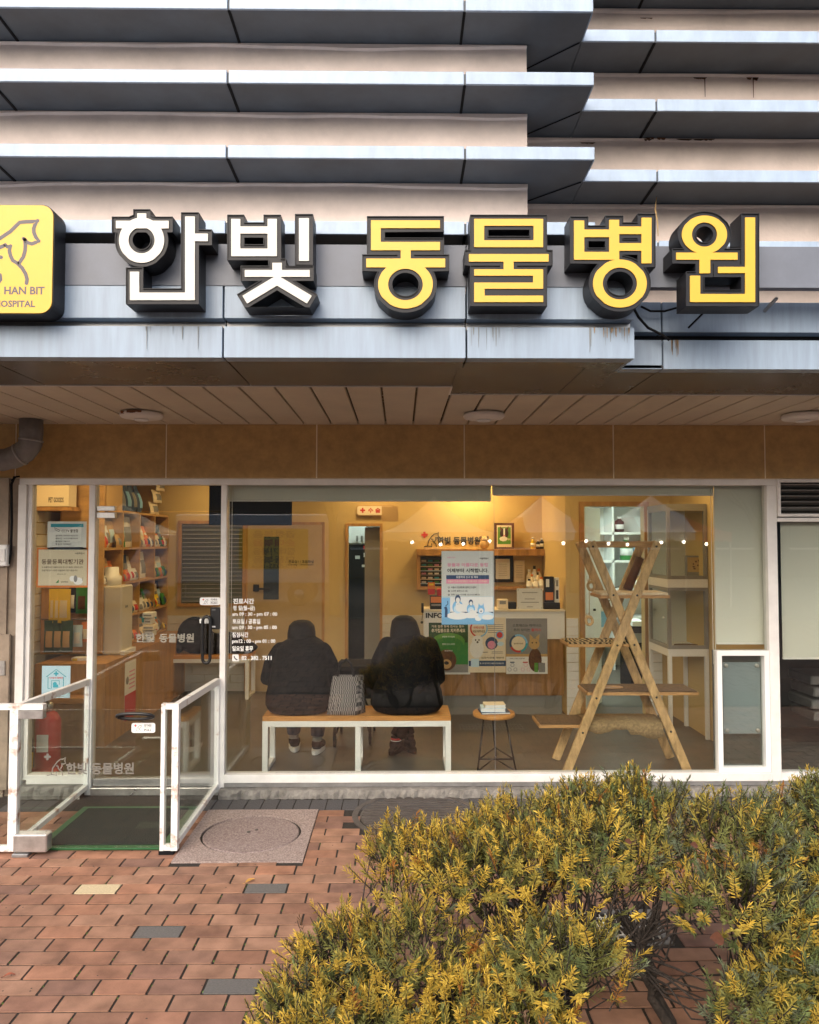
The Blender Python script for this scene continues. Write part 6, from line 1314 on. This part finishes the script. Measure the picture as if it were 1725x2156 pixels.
MB().bar((XA0 - .01, TY0 + .035, Zt - .018), (XB0 + .02, TY0 + .035, Zt - .018), .045, .02, 0, (0, 1, 0)).build('top_rail', 'pine_edge', tw, bevel=.002); MB().bar((XA0 - .01, TY1 - .035, Zt - .02), (XB0 + .02, TY1 - .035, Zt - .02), .045, .02, 0, (0, 1, 0)).build('top_rail', 'pine_edge', tw, bevel=.002)
def rope_toy():
    t = thing('rope_toy', 'two rope rings hanging on a string beside the cat tower', 'cat toy', (PX(1241, .42), .42, PZ(1330, .42))); q = lambda px, py: Vector(at(px, py, .42)); mb = MB(); mb.tube([q(1243, 1165), q(1241, 1225), q(1241, 1305)], .0025, 6); mb.build('string', 'tan', t)
    for (px, py) in ((1245, 1234), (1241, 1307)):
        c = q(px, py); MB().tube([c + Vector((.024 * math.cos(a), .006 * math.sin(a * 3), .030 * math.sin(a))) for a in [2 * math.pi * i / 18 for i in range(19)]], .011, 8, cap=False).build('ring', 'tan', t); mb = MB()
        for k in range(6): mb.tube([c + Vector((-.02, 0, .03)), c + Vector((-.03 + .008 * k, .01, .055 - .02 * (k % 2)))], .002, 5)
        mb.build('fringe', 'tan', t)
rope_toy()
mb = MB(); c = at(1338, 1200, TY1 - .06); rt = random.Random(9); dv = (Vector((XB1, TY1, ZFL)) - Vector((XB0, TY1, Zt))).normalized(); mb.tube([c - dv * .10, c + dv * .16], [.03, .035], 10)
for k in range(260): u = rt.uniform(-.11, .05); a = rt.uniform(0, 6.28); b = c + dv * u; e = Vector((math.cos(a) * .055, -abs(math.sin(a)) * .05, -rt.uniform(-.01, .05))); mb.add([b + Vector((.002, 0, 0)), b - Vector((.002, 0, 0)), b + e], [(0, 1, 2)])
tag(mb.build('sisal_wrap', 'brown'), 'shaggy brown brush tied to the rear board of the cat tower', 'cat toy')
# ================================================================== GLASS CAT CABINS
cx0, cx1, cy0, cy1 = PX(1407, 1.1, 1300), XPW - .006, 1.1, 1.6
cg = thing('cat_cabins', 'two tier glazed cat cabin with dark frames behind the cat tower', 'pet cage', ((cx0 + cx1) / 2, 1.35, ZFL)); ZA_, ZB1_, ZC_, ZD_ = PZ(1068, 1.1), PZ(1220, 1.1), PZ(1238, 1.1), PZ(1368, 1.1)
box(cx0, cx1, cy0, cy1, ZD_ - .06, ZD_ - .0).build('base_deck', 'white', cg); box(cx0, cx1, cy0, cy1, ZC_ + .001, ZB1_ - .001).build('middle_deck', 'white', cg); box(cx0, cx1, cy0, cy1, ZA_, ZA_ + .03).build('roof', 'cage_grey', cg); box(cx0, cx1, cy1 - .01, cy1, ZD_ + .001, ZC_).build('back_panel', 'white_wall', cg); box(cx0, cx1, cy1 - .01, cy1, ZB1_, ZA_ - .001).build('back_panel', 'white_wall', cg)
for (z0, z1) in ((ZB1_, ZA_ - .0005), (ZD_ + .0005, ZC_)):
    mb = MB(); w = .028
    for (xx, yy) in ((cx0, cy0), (cx1 - w, cy0), (cx0, cy1 - w - .011)): mb.box(xx, xx + w, yy, yy + w, z0 + w, z1 - w)
    mb.box(cx0, cx1, cy0, cy0 + w, z0, z0 + w); mb.box(cx0, cx1, cy0, cy0 + w, z1 - w, z1); mb.box(cx0, cx0 + w, cy0 + w, cy1 - .011, z0, z0 + w); mb.box(cx0, cx0 + w, cy0 + w, cy1 - .011, z1 - w, z1); mb.build('door_frame', 'cage_grey', cg); box(cx0 + w, cx1 - w, cy0 + .01, cy0 + .014, z0 + w, z1 - w).build('glass_pane', 'glass_clear', cg); box(cx0 + .01, cx0 + .014, cy0 + w, cy1 - w - .011, z0 + w, z1 - w).build('glass_pane', 'glass_clear', cg)
MB().sph((cx0 - .015, cy0 + .05, (ZD_ + ZC_) / 2), .014, 8).build('knob', 'steel', cg); MB().lathe((cx0 + .22, cy0 + .2, ZD_ + .001), [(.10, 0), (.10, .012), (.08, .012), (.0005, .012)], 24, sy=.6).build('cushion', 'carpet', cg)
for (xx, yy) in ((cx0, cy0), (cx0, cy1 - .03), (cx1 - .03, cy0), (cx1 - .03, cy1 - .03)): box(xx, xx + .03, yy, yy + .03, ZFL, ZD_ - .0605).build('leg', 'white', cg)
o, r = sheet('picture_easel', 'desk calendar with a brown picture inside the upper cabin', 'calendar', 1445, 1170, 1494, 1213, 1.3, 'metal_grey', .03); p = Pr(o, r, 1.3); p.q('tan', .06, .2, .94, .92); rr_ = random.Random(3)
for k in range(14): p.d_('brown', rr_.uniform(.15, .85), rr_.uniform(.35, .8), rr_.uniform(.02, .06), rr_.uniform(.02, .04))
p.fin()
# ================================================================== TREATMENT ROOM
t = thing('room_door', 'pale grey door standing ajar in the treatment room', 'door', (ox0 + .05, YP + .15, ZFL)); MB().bar((ox0 + .03, YP + .14, 1.05), (ox0 + .30, YP + .60, 1.05), 1.98, .035, 0, Vector((.46, -.27, 0))).build('leaf', 'white_gloss', t); MB().tube([(ox0 + .20, YP + .36, 1.02), (ox0 + .16, YP + .36, 1.02)], .012).build('door_handle', 'black', t)
o, r = sheet('room_poster', 'blue and white notice inside the treatment room doorway', 'notice', 1258, 1235, 1288, 1330, YP + .75, 'paper'); p = Pr(o, r, YP + .75); p.q('blue', 0, .1, 1, .45)
for k in range(6): p.q('ink_grey', .1, .55 + k * .06, .9, .58 + k * .06)
p.fin()
t = thing('medicine_cabinet', 'white shelving with bottles deep in the treatment room', 'cabinet', (PX(1320, 4.5), 4.6, ZFL)); x0, x1, z0, z1 = RC(1292, 1030, 1372, 1330, 4.5); z0 = ZFL; mb = MB(); mb.box(x0 - .3, x1 + .2, 4.9, 4.93, z0, z1); 
for k in range(6): zz = .35 + k * .36; mb.box(x0 - .3, x1 + .2, 4.5, 4.899, zz, zz + .03)
for xx in (x0 - .32, x0, x1, x1 + .18): mb.box(xx - .012, xx + .012, 4.5, 4.899, z0, z1)
mb.build('shelving', 'white_gloss', t)
for (px, m_, r_, h, k, lab) in ((1322, 'green', .08, .30, 3, 'large green bottle on the treatment room shelving'), (1345, 'blue', .05, .22, 3, 'blue bottle on the treatment room shelving'), (1308, 'black', .06, .2, 4, 'dark bottle high on the treatment room shelving'), (1340, 'tan', .07, .2, 2, 'brown bottle low on the treatment room shelving')): bottle(PX(px, 4.6), 4.62, .3805 + k * .36, r_, h, m_, lab)
boxthing('monitor_unit', 'black equipment trolley in the treatment room', 'equipment', 1328, 1320, 1362, 1500, 3.2, .4, 'black_matte', [('ink_grey', .1, .75, .9, .9)], zbase=ZFL); boxthing('paper_pile', 'white paper pile on the equipment trolley', 'papers', 1332, 1308, 1360, 1319, 3.2, .3, 'paper')
# ================================================================== YEW BUSHES
def color_attr_mat():
    m = mat('needle', (.2, .2, .04), .55); nt = m.node_tree; b = nt.nodes['Principled BSDF']; L = nt.links
    at_ = nt.nodes.new('ShaderNodeAttribute'); at_.attribute_name = 'tint'; at_.attribute_type = 'GEOMETRY'
    L.new(at_.outputs['Color'], b.inputs['Base Color']); b.inputs['Specular IOR Level'].default_value = .2
    tr = nt.nodes.new('ShaderNodeBsdfTranslucent'); L.new(at_.outputs['Color'], tr.inputs[0]); mx = nt.nodes.new('ShaderNodeMixShader'); mx.inputs[0].default_value = .22
    L.new(b.outputs[0], mx.inputs[1]); L.new(tr.outputs[0], mx.inputs[2]); L.new(mx.outputs[0], nt.nodes['Material Output'].inputs[0])
color_attr_mat()
ry_ = np.random.RandomState(21)
def needles(origins, dirs, lens, tone):
    """sprigs: needles in spiral around each shoot. returns verts, quads, colours"""
    V, Fq, C = [], [], []; base = 0
    for o, d, L, tn in zip(origins, dirs, lens, tone):
        n = int(16 + L * 230); rank2 = ry_.rand() < .55; d = d / np.linalg.norm(d); a = np.array([0, 0, 1.]) if abs(d[2]) < .9 else np.array([1., 0, 0]); u = np.cross(d, a); u /= np.linalg.norm(u); w = np.cross(d, u)
        t = np.linspace(.08, 1.0, n) + ry_.uniform(-.015, .015, n); ang = np.arange(n) * 2.4 + ry_.uniform(0, 6.28) + ry_.uniform(-.25, .25, n)
        if rank2: ang = np.where(np.arange(n) % 2 == 0, 0, np.pi) + ry_.normal(0, .38, n) + ry_.uniform(-.3, .3)
        el = np.interp(t, [0, .75, 1.0], [1.2, 1.1, .45]) + ry_.uniform(-.15, .15, n)          # angle off the shoot, closing at the tip
        nd = (np.cos(ang)[:, None] * u + np.sin(ang)[:, None] * w) * np.sin(el)[:, None] + d * np.cos(el)[:, None]
        bend = np.array([0, 0, 1.0]); nl = ry_.uniform(.014, .027, n) * np.interp(t, [0, .8, 1], [1, 1, .8]); cv = ry_.normal(0, .25, 3); p0 = o + d * (t * L)[:, None] + cv * ((t * L) ** 2 * 2.5)[:, None]
        side = np.cross(nd, np.tile(d, (n, 1)) + ry_.normal(0, .25, (n, 3))); side /= np.linalg.norm(side, axis=1)[:, None] + 1e-9
        hw = ry_.uniform(.0015, .0022, n)[:, None]; pm = p0 + nd * (nl * .55)[:, None]; pe = p0 + nd * nl[:, None] + d * .002 - bend * .0012
        vs = np.stack([p0 - side * hw * .5, p0 + side * hw * .5, pm + side * hw, pm - side * hw, pe + side * hw * .25, pe - side * hw * .25], 1)
        V.append(vs.reshape(-1, 3)); idx = base + np.arange(n)[:, None] * 6
        Fq.append(np.concatenate([idx + np.array([0, 1, 2, 3]), idx + np.array([3, 2, 4, 5])], 0).reshape(-1, 4)); base += n * 6
        k = ry_.uniform(0, 1, n)[:, None]; c = tn * (1 - .25 * k) + np.array([.03, .01, 0]) * k; c = c * ry_.uniform(.75, 1.2, n)[:, None]; C.append(np.repeat(c, 6, 0))
    return np.concatenate(V), np.concatenate(Fq), np.concatenate(C)
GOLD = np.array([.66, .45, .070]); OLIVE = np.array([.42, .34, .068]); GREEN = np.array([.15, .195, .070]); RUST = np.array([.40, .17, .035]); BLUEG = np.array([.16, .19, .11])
def bush(name, lab, cx, cy, rx, ryy, h, zb, nspr, gold, seed, lobes):
    rnd = np.random.RandomState(seed); t = thing(name, lab, 'bush', (cx, cy, .012), 'yew bushes in the planting bed'); sk = MB(); tw_ = MB(); O, D, L, T = [], [], [], []
    stems = []
    for s in range(4):
        a = rnd.uniform(0, 6.28); b = Vector((cx + .06 * math.cos(a), cy + .05 * math.sin(a), .0)); top = Vector((cx + rx * .45 * math.cos(a + rnd.uniform(-.5, .5)), cy + ryy * .4 * math.sin(a), h * rnd.uniform(.45, .62)))
        m1 = b.lerp(top, .5) + Vector((rnd.uniform(-.04, .04), rnd.uniform(-.03, .03), 0)); sk.tube([b, b.lerp(m1, .5) + Vector((rnd.uniform(-.02, .02), 0, 0)), m1, m1.lerp(top, .5) + Vector((rnd.uniform(-.03, .03), rnd.uniform(-.02, .02), 0)), top], [.022, .019, .016, .013, .009], 8); stems.append((m1, top))
    # shoots: ends on uneven lobes, pulled towards the outside
    for i in range(int(nspr * 1.45)):
        lb = lobes[rnd.randint(len(lobes))]; v = rnd.normal(0, 1, 3); v /= np.linalg.norm(v); v[2] = abs(v[2]) * 1.0 if rnd.rand() < .85 else v[2]
        rr = rnd.uniform(.22, 1.0) ** .5; e = np.array([cx + lb[0] + v[0] * lb[3] * rr, cy + lb[1] + v[1] * lb[4] * rr, lb[2] + v[2] * lb[5] * rr])
        if e[2] < .10: continue
        out = e - np.array([cx + lb[0] * .7, cy + lb[1] * .7, lb[2] - .15]); out /= np.linalg.norm(out); d = out * .75 + np.array([rnd.normal(0, .3), rnd.normal(0, .3) - .12, .32 + rnd.normal(0, .25)]); d /= np.linalg.norm(d)
        l = rnd.uniform(.035, .125); O.append(e - d * l * .5); D.append(d); L.append(l)
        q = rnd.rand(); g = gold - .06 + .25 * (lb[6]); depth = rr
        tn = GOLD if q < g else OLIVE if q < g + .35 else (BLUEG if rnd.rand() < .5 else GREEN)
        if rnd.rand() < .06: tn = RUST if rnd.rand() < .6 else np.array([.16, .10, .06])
        if rr < .78: tn = GREEN * .75 + OLIVE * .25  # inner shoots get a darker green, inner shade put into the needle colour
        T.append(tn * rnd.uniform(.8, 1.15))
        if i % 5 == 0:
            ev = Vector(e - d * l * .5); st_ = min([a_.lerp(b_, rnd.uniform(.1, 1)) for a_, b_ in stems for _ in range(4)], key=lambda q_: (q_ - ev).length); jt = lambda: Vector((rnd.normal(0, .02), rnd.normal(0, .02), rnd.normal(-.01, .02)))
            if (ev - st_).length < .34: tw_.tube([st_, st_.lerp(ev, .3) + jt(), st_.lerp(ev, .65) + jt(), ev], [.005, .0038, .0026, .0014], 5, cap=False)
        tw_.tube([O[-1] - D[-1] * .02, O[-1] + D[-1] * l], [.0022, .0012], 4, cap=False)
    for k in range(34):
        m1, top = stems[rnd.randint(len(stems))]; a = m1.lerp(top, rnd.uniform(0, 1)); b = a + Vector((rnd.normal(0, .10), rnd.normal(0, .09), rnd.uniform(-.04, .24))); j1 = lambda: Vector((rnd.normal(0, .018), rnd.normal(0, .018), rnd.normal(0, .018))); tw_.tube([a, a.lerp(b, .3) + j1(), a.lerp(b, .55) + j1(), a.lerp(b, .8) + j1(), b], [.0042, .0034, .0026, .0018, .001], 5, cap=False)
    sk.build('trunk', 'bark', t); tw_.build('twigs', 'bark', t)
    V, Q, C = needles(O, D, L, T); V = V - np.array([cx, cy, .012]); me = bpy.data.meshes.new('foliage'); me.vertices.add(len(V)); me.vertices.foreach_set('co', V.astype(np.float32).ravel()); me.loops.add(Q.size); me.loops.foreach_set('vertex_index', Q.astype(np.int32).ravel()); me.polygons.add(len(Q)); me.polygons.foreach_set('loop_start', np.arange(0, Q.size, 4, dtype=np.int32)); me.polygons.foreach_set('loop_total', np.full(len(Q), 4, dtype=np.int32)); me.update(calc_edges=True)
    ca = me.color_attributes.new('tint', 'FLOAT_COLOR', 'POINT'); ca.data.foreach_set('color', np.concatenate([np.clip(C, 0, 1), np.ones((len(C), 1))], 1).astype(np.float32).ravel()); me.materials.append(M['needle']); o = bpy.data.objects.new('foliage', me); COL.objects.link(o); o.parent = t; o['kind'] = 'stuff'
# lobes: dx, dy, z, rx, ry, rz, goldness
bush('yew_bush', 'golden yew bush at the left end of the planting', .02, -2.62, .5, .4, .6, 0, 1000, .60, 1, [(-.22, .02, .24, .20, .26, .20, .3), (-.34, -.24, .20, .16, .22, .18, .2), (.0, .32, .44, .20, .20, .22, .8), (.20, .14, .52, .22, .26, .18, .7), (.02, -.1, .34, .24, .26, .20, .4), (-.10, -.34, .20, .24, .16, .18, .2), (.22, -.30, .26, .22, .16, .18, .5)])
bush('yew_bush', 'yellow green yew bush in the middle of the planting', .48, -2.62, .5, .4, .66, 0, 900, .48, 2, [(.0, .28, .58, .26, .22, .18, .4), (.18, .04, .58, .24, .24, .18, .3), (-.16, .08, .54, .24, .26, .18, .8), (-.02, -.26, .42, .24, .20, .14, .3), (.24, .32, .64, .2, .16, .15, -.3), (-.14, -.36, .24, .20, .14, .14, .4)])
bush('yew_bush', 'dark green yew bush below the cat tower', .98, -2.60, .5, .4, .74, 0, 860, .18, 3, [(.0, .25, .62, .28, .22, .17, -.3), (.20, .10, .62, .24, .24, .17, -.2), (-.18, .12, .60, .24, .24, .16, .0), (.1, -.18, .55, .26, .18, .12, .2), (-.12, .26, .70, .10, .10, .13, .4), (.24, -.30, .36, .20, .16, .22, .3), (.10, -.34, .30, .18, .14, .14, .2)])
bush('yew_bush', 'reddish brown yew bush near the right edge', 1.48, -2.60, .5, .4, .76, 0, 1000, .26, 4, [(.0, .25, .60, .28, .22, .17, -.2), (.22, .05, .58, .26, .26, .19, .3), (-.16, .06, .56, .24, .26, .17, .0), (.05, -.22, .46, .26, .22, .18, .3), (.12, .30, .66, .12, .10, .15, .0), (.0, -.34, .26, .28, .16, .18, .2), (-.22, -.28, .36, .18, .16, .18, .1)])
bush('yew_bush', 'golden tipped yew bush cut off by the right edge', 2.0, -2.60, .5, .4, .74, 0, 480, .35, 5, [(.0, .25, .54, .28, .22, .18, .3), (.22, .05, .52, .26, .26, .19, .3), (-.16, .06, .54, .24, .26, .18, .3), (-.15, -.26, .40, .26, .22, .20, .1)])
# dead leaves caught in the bushes
mat('leaf_brown', (.13, .045, .02), .7, 0, (40, .3))
def caught(px, py, Y, s, lab):
    p = at(px, py, Y); mb = MB(); L = [(i / 6 - .5, math.sin(math.pi * i / 6) * .26) for i in range(7)]; rot = Euler((R_(60), R_(20), R_(30))).to_matrix(); mb.add([rot @ Vector((x * s, w * s, abs(w) * s * .4)) + p for x, w in L] + [rot @ Vector((x * s, 0, 0)) + p for x, w in L] + [rot @ Vector((x * s, -w * s, abs(w) * s * .4)) + p for x, w in L], [(i, i + 1, i + 8, i + 7) for i in range(6)] + [(i + 7, i + 8, i + 15, i + 14) for i in range(6)]); tag(mb.build('dead_leaf', 'leaf_brown'), lab, 'leaf')
caught(1510, 1977, -2.95, .07, 'large brown dead leaf caught in the right bushes'); caught(1323, 1772, -2.75, .035, 'small dark red leaf caught between the green bushes'); caught(1462, 1780, -2.8, .04, 'red brown leaf caught high in the right bush')
# ================================================================== ACROSS THE STREET (seen in the glass)
def tent(lab, x, y, half, ze, zp, colr):
    t = thing('market_tent', lab, 'tent', (x, y, -.07), 'market tents behind the camera'); mb = MB(); n = 18; vs = []; fs = []; mi = []
    for j in range(n + 1):
        for i in range(n + 1):
            u, v = i / n * 2 - 1, j / n * 2 - 1; m = max(abs(u), abs(v)); mm_ = m; vs.append((x + u * half, y + v * half, ze + (zp - ze) * (1 - mm_) ** 1.5))
    for j in range(n):
        for i in range(n): u = (i + .5) / n * 2 - 1; fs.append((j * (n + 1) + i, j * (n + 1) + i + 1, (j + 1) * (n + 1) + i + 1, (j + 1) * (n + 1) + i)); mi.append(0 if abs(u) < .42 else 1)
    mb.v = vs; mb.f = fs; mb.m = mi; mb.sm = [False] * len(fs); mb.build('canopy', ['tent_white' if colr != 'tent_cream' else 'tent_cream', colr], t)
    for (a, b) in (((-1, -1), (1, -1)), ((1, -1), (1, 1)), ((1, 1), (-1, 1)), ((-1, 1), (-1, -1))):
        v = MB(); k = 10; P = []
        for i in range(k + 1): u = i / k; px_, py_ = x + half * (a[0] + (b[0] - a[0]) * u), y + half * (a[1] + (b[1] - a[1]) * u); P += [(px_, py_, ze), (px_, py_, ze - .24 - .03 * math.cos(u * 31))]
        v.v = P; v.f = [(2 * i, 2 * i + 2, 2 * i + 3, 2 * i + 1) for i in range(k)]; v.m = [0 if 3 <= i < 7 else 1 for i in range(k)]; v.sm = [False] * k; v.build('valance', ['tent_white' if colr != 'tent_cream' else 'tent_cream', colr], t)
    for a in (-1, 1):
        for b in (-1, 1): box(x + a * (half - .03) - .02, x + a * (half - .03) + .02, y + b * (half - .03) - .02, y + b * (half - .03) + .02, -.07, ze - .002).build('pole', 'steel', t)
TY = -16.5
tent('cream market tent reflected left of the welfare poster', .95, TY, 1.5, 1.95, 3.0, 'tent_cream'); tent('red and white market tent reflected above the reception desk', 4.05, TY, 1.5, 1.95, 3.0, 'tent_red'); tent('red and white market tent reflected above the cat tower', 7.2, TY, 1.62, 1.95, 3.02, 'tent_red')
tent('cream market tent far behind on the left', -2.3 - 6, TY - 1, 1.5, 1.95, 2.85, 'tent_cream')
# string of bulbs under the tents
mb = MB(); st = thing('string_lights', 'string of small lit bulbs along the market tents', 'string lights', (4.5, TY + 1.7, 1.6)); yb = TY + 1.72; PB = [(x_ * .001) for x_ in (300, 1050, 1650, 2350, 4300, 4900, 5500, 6000, 6900, 7500, 8100)]
def sag(x): return 1.72 - .10 * math.sin((x * 1.3) % math.pi)
mb.tube([(x * .25, yb, sag(x * .25) + .05) for x in range(0, 36)], .008, 5); mb.build('wire', 'black_matte', st)
for x in PB: b_ = MB(); b_.sph((x, yb, sag(x)), .045, 10); b_.build('bulb', 'bulb', st)
# food truck with a yellow menu banner
tx0, tx1, ty = -6.2, -2.0, TY + .8; tr = thing('food_truck', 'white food truck with a yellow menu banner across the street', 'truck', ((tx0 + tx1) / 2, ty - 1, -.07)); mb = MB(); mb.box(tx0, tx1, ty - 2, ty, .55, 2.45); mb.build('cargo_box', 'van', tr, bevel=.05); mb = MB(); mb.box(tx0 - 1.4, tx0 - .02, ty - 1.9, ty - .1, .45, 1.15); mb.add([(tx0 - 1.3, ty - 1.85, 1.15), (tx0 - .02, ty - 1.85, 1.15), (tx0 - .02, ty - .15, 1.15), (tx0 - 1.3, ty - .15, 1.15), (tx0 - .9, ty - 1.7, 1.9), (tx0 - .02, ty - 1.7, 1.9), (tx0 - .02, ty - .3, 1.9), (tx0 - .9, ty - .3, 1.9)], [(4, 5, 6, 7), (0, 1, 5, 4), (2, 3, 7, 6), (3, 0, 4, 7), (1, 2, 6, 5)]); mb.build('cab', 'van', tr, bevel=.03)
mb = MB(); mb.add([(tx0 - .85, ty - .27, 1.22), (tx0 - .25, ty - .17, 1.22), (tx0 - .25, ty - .26, 1.78), (tx0 - .75, ty - .28, 1.78)], [(0, 1, 2, 3)]); mb.build('side_window', 'far_glass', tr)
for x in (tx0 - .8, tx1 - .8):
    for y in (ty - 1.75, ty - .12): w = MB().lathe((x, y, .25), [(.16, -.1), (.33, -.09), (.33, .09), (.16, .1)], 20, axis='y').build('wheel', 'black_matte', tr); MB().lathe((x, y, .25), [(.14, -.105), (.14, .105)], 14, axis='y').build('rim', 'steel', w)
bx0, bx1, bz0_, bz1_ = -4.45, -2.55, .95, 2.05; bn = box(bx0, bx1, ty + .012, ty + .02, bz0_, bz1_).build('banner', 'yellow', tr); yb = ty + .0205
for k, (s_, m_) in enumerate((('곱창볶음', 'brown'), ('순대볶음', 'red'), ('껍데기볶음', 'brown'), ('모듬볶음', 'brown'))):
    mb = MB(); z1 = bz1_ - .05 - k * .235; put_text(mb, s_, bx0 + .38, bx1 - .35, z1 - .2, z1, yb, 0, .03, back=True); mb.build('lettering', m_, bn)
mb = MB(); put_text(mb, '010-8252-1656', bx0 + .35, bx1 - .3, bz0_ + .02, bz0_ + .13, yb, 0, .03, back=True); mb.build('lettering', 'brown', bn)
# bare street trees
def tree(lab, x, y, h, seed):
    rnd = random.Random(seed); t = thing('street_tree', lab, 'tree', (x, y, -.07), 'bare trees across the street'); tr_ = MB(); cr = MB()
    def grow(mbx, p, d, l, r, lev):
        q = p + d * l; m = p.lerp(q, .5) + Vector((rnd.uniform(-.05, .05), rnd.uniform(-.05, .05), 0)) * l; mbx.tube([p, m, q], [r, r * .85, r * .65], 6 if lev < 2 else 4, cap=False)
        if lev >= 5: return
        for k in range(2 if lev else 4):
            nd = (d + Vector((rnd.uniform(-.75, .75), rnd.uniform(-.75, .75), rnd.uniform(.0, .55)))).normalized(); grow(cr, q, nd, l * rnd.uniform(.6, .8), r * .6, lev + 1)
        if lev and rnd.random() < .6: grow(cr, m, (d + Vector((rnd.uniform(-1, 1), rnd.uniform(-1, 1), .2))).normalized(), l * .5, r * .4, lev + 2)
    grow(tr_, Vector((x, y, -.1)), Vector((rnd.uniform(-.05, .05), 0, 1)).normalized(), h * .33, h * .022, 0); tr_.build('trunk', 'bark_pale', t); cr.build('crown', 'bark_pale', t)
for (x, y, h, s, lab) in ((-1.6, -13.2, 7, 3, 'bare tree between the truck and the cream tent'), (2.6, -19.5, 8, 5, 'bare tree behind the middle tents'), (8.6, -12.5, 5, 8, 'small bare tree reflected in the right blind'), (-7.5, -13, 8, 9, 'bare tree beside the food truck cab'), (6.0, -21, 9, 12, 'tall bare tree behind the red tents')): tree(lab, x, y, h, s)
# building across the street, kept low for skylight, walls darkened to clear the reflections
fb = thing('far_building', 'pale apartment block across the street with rows of windows', 'building', (0, -32, -.07)); box(-26, 26, -40, -32, -.07, 7.2).build('wall', 'far_wall', fb); box(-26.3, 26.3, -40.3, -31.7, 7.201, 7.5).build('roof', 'metal_grey', fb)
for i in range(14):
    for j in range(2): x = -24 + i * 3.6; z = 1.4 + j * 3.3; w_ = box(x, x + 1.7, -31.98, -31.93, z, z + 1.5).build('window', 'far_glass', fb); box(x - .06, x + 1.76, -31.985, -31.88, z - .1, z - .001).build('sill', 'white', w_)
kb = struct(box(-60, 60, -11.75, -11.55, -.074, .01).build('kerb', 'kerb'))
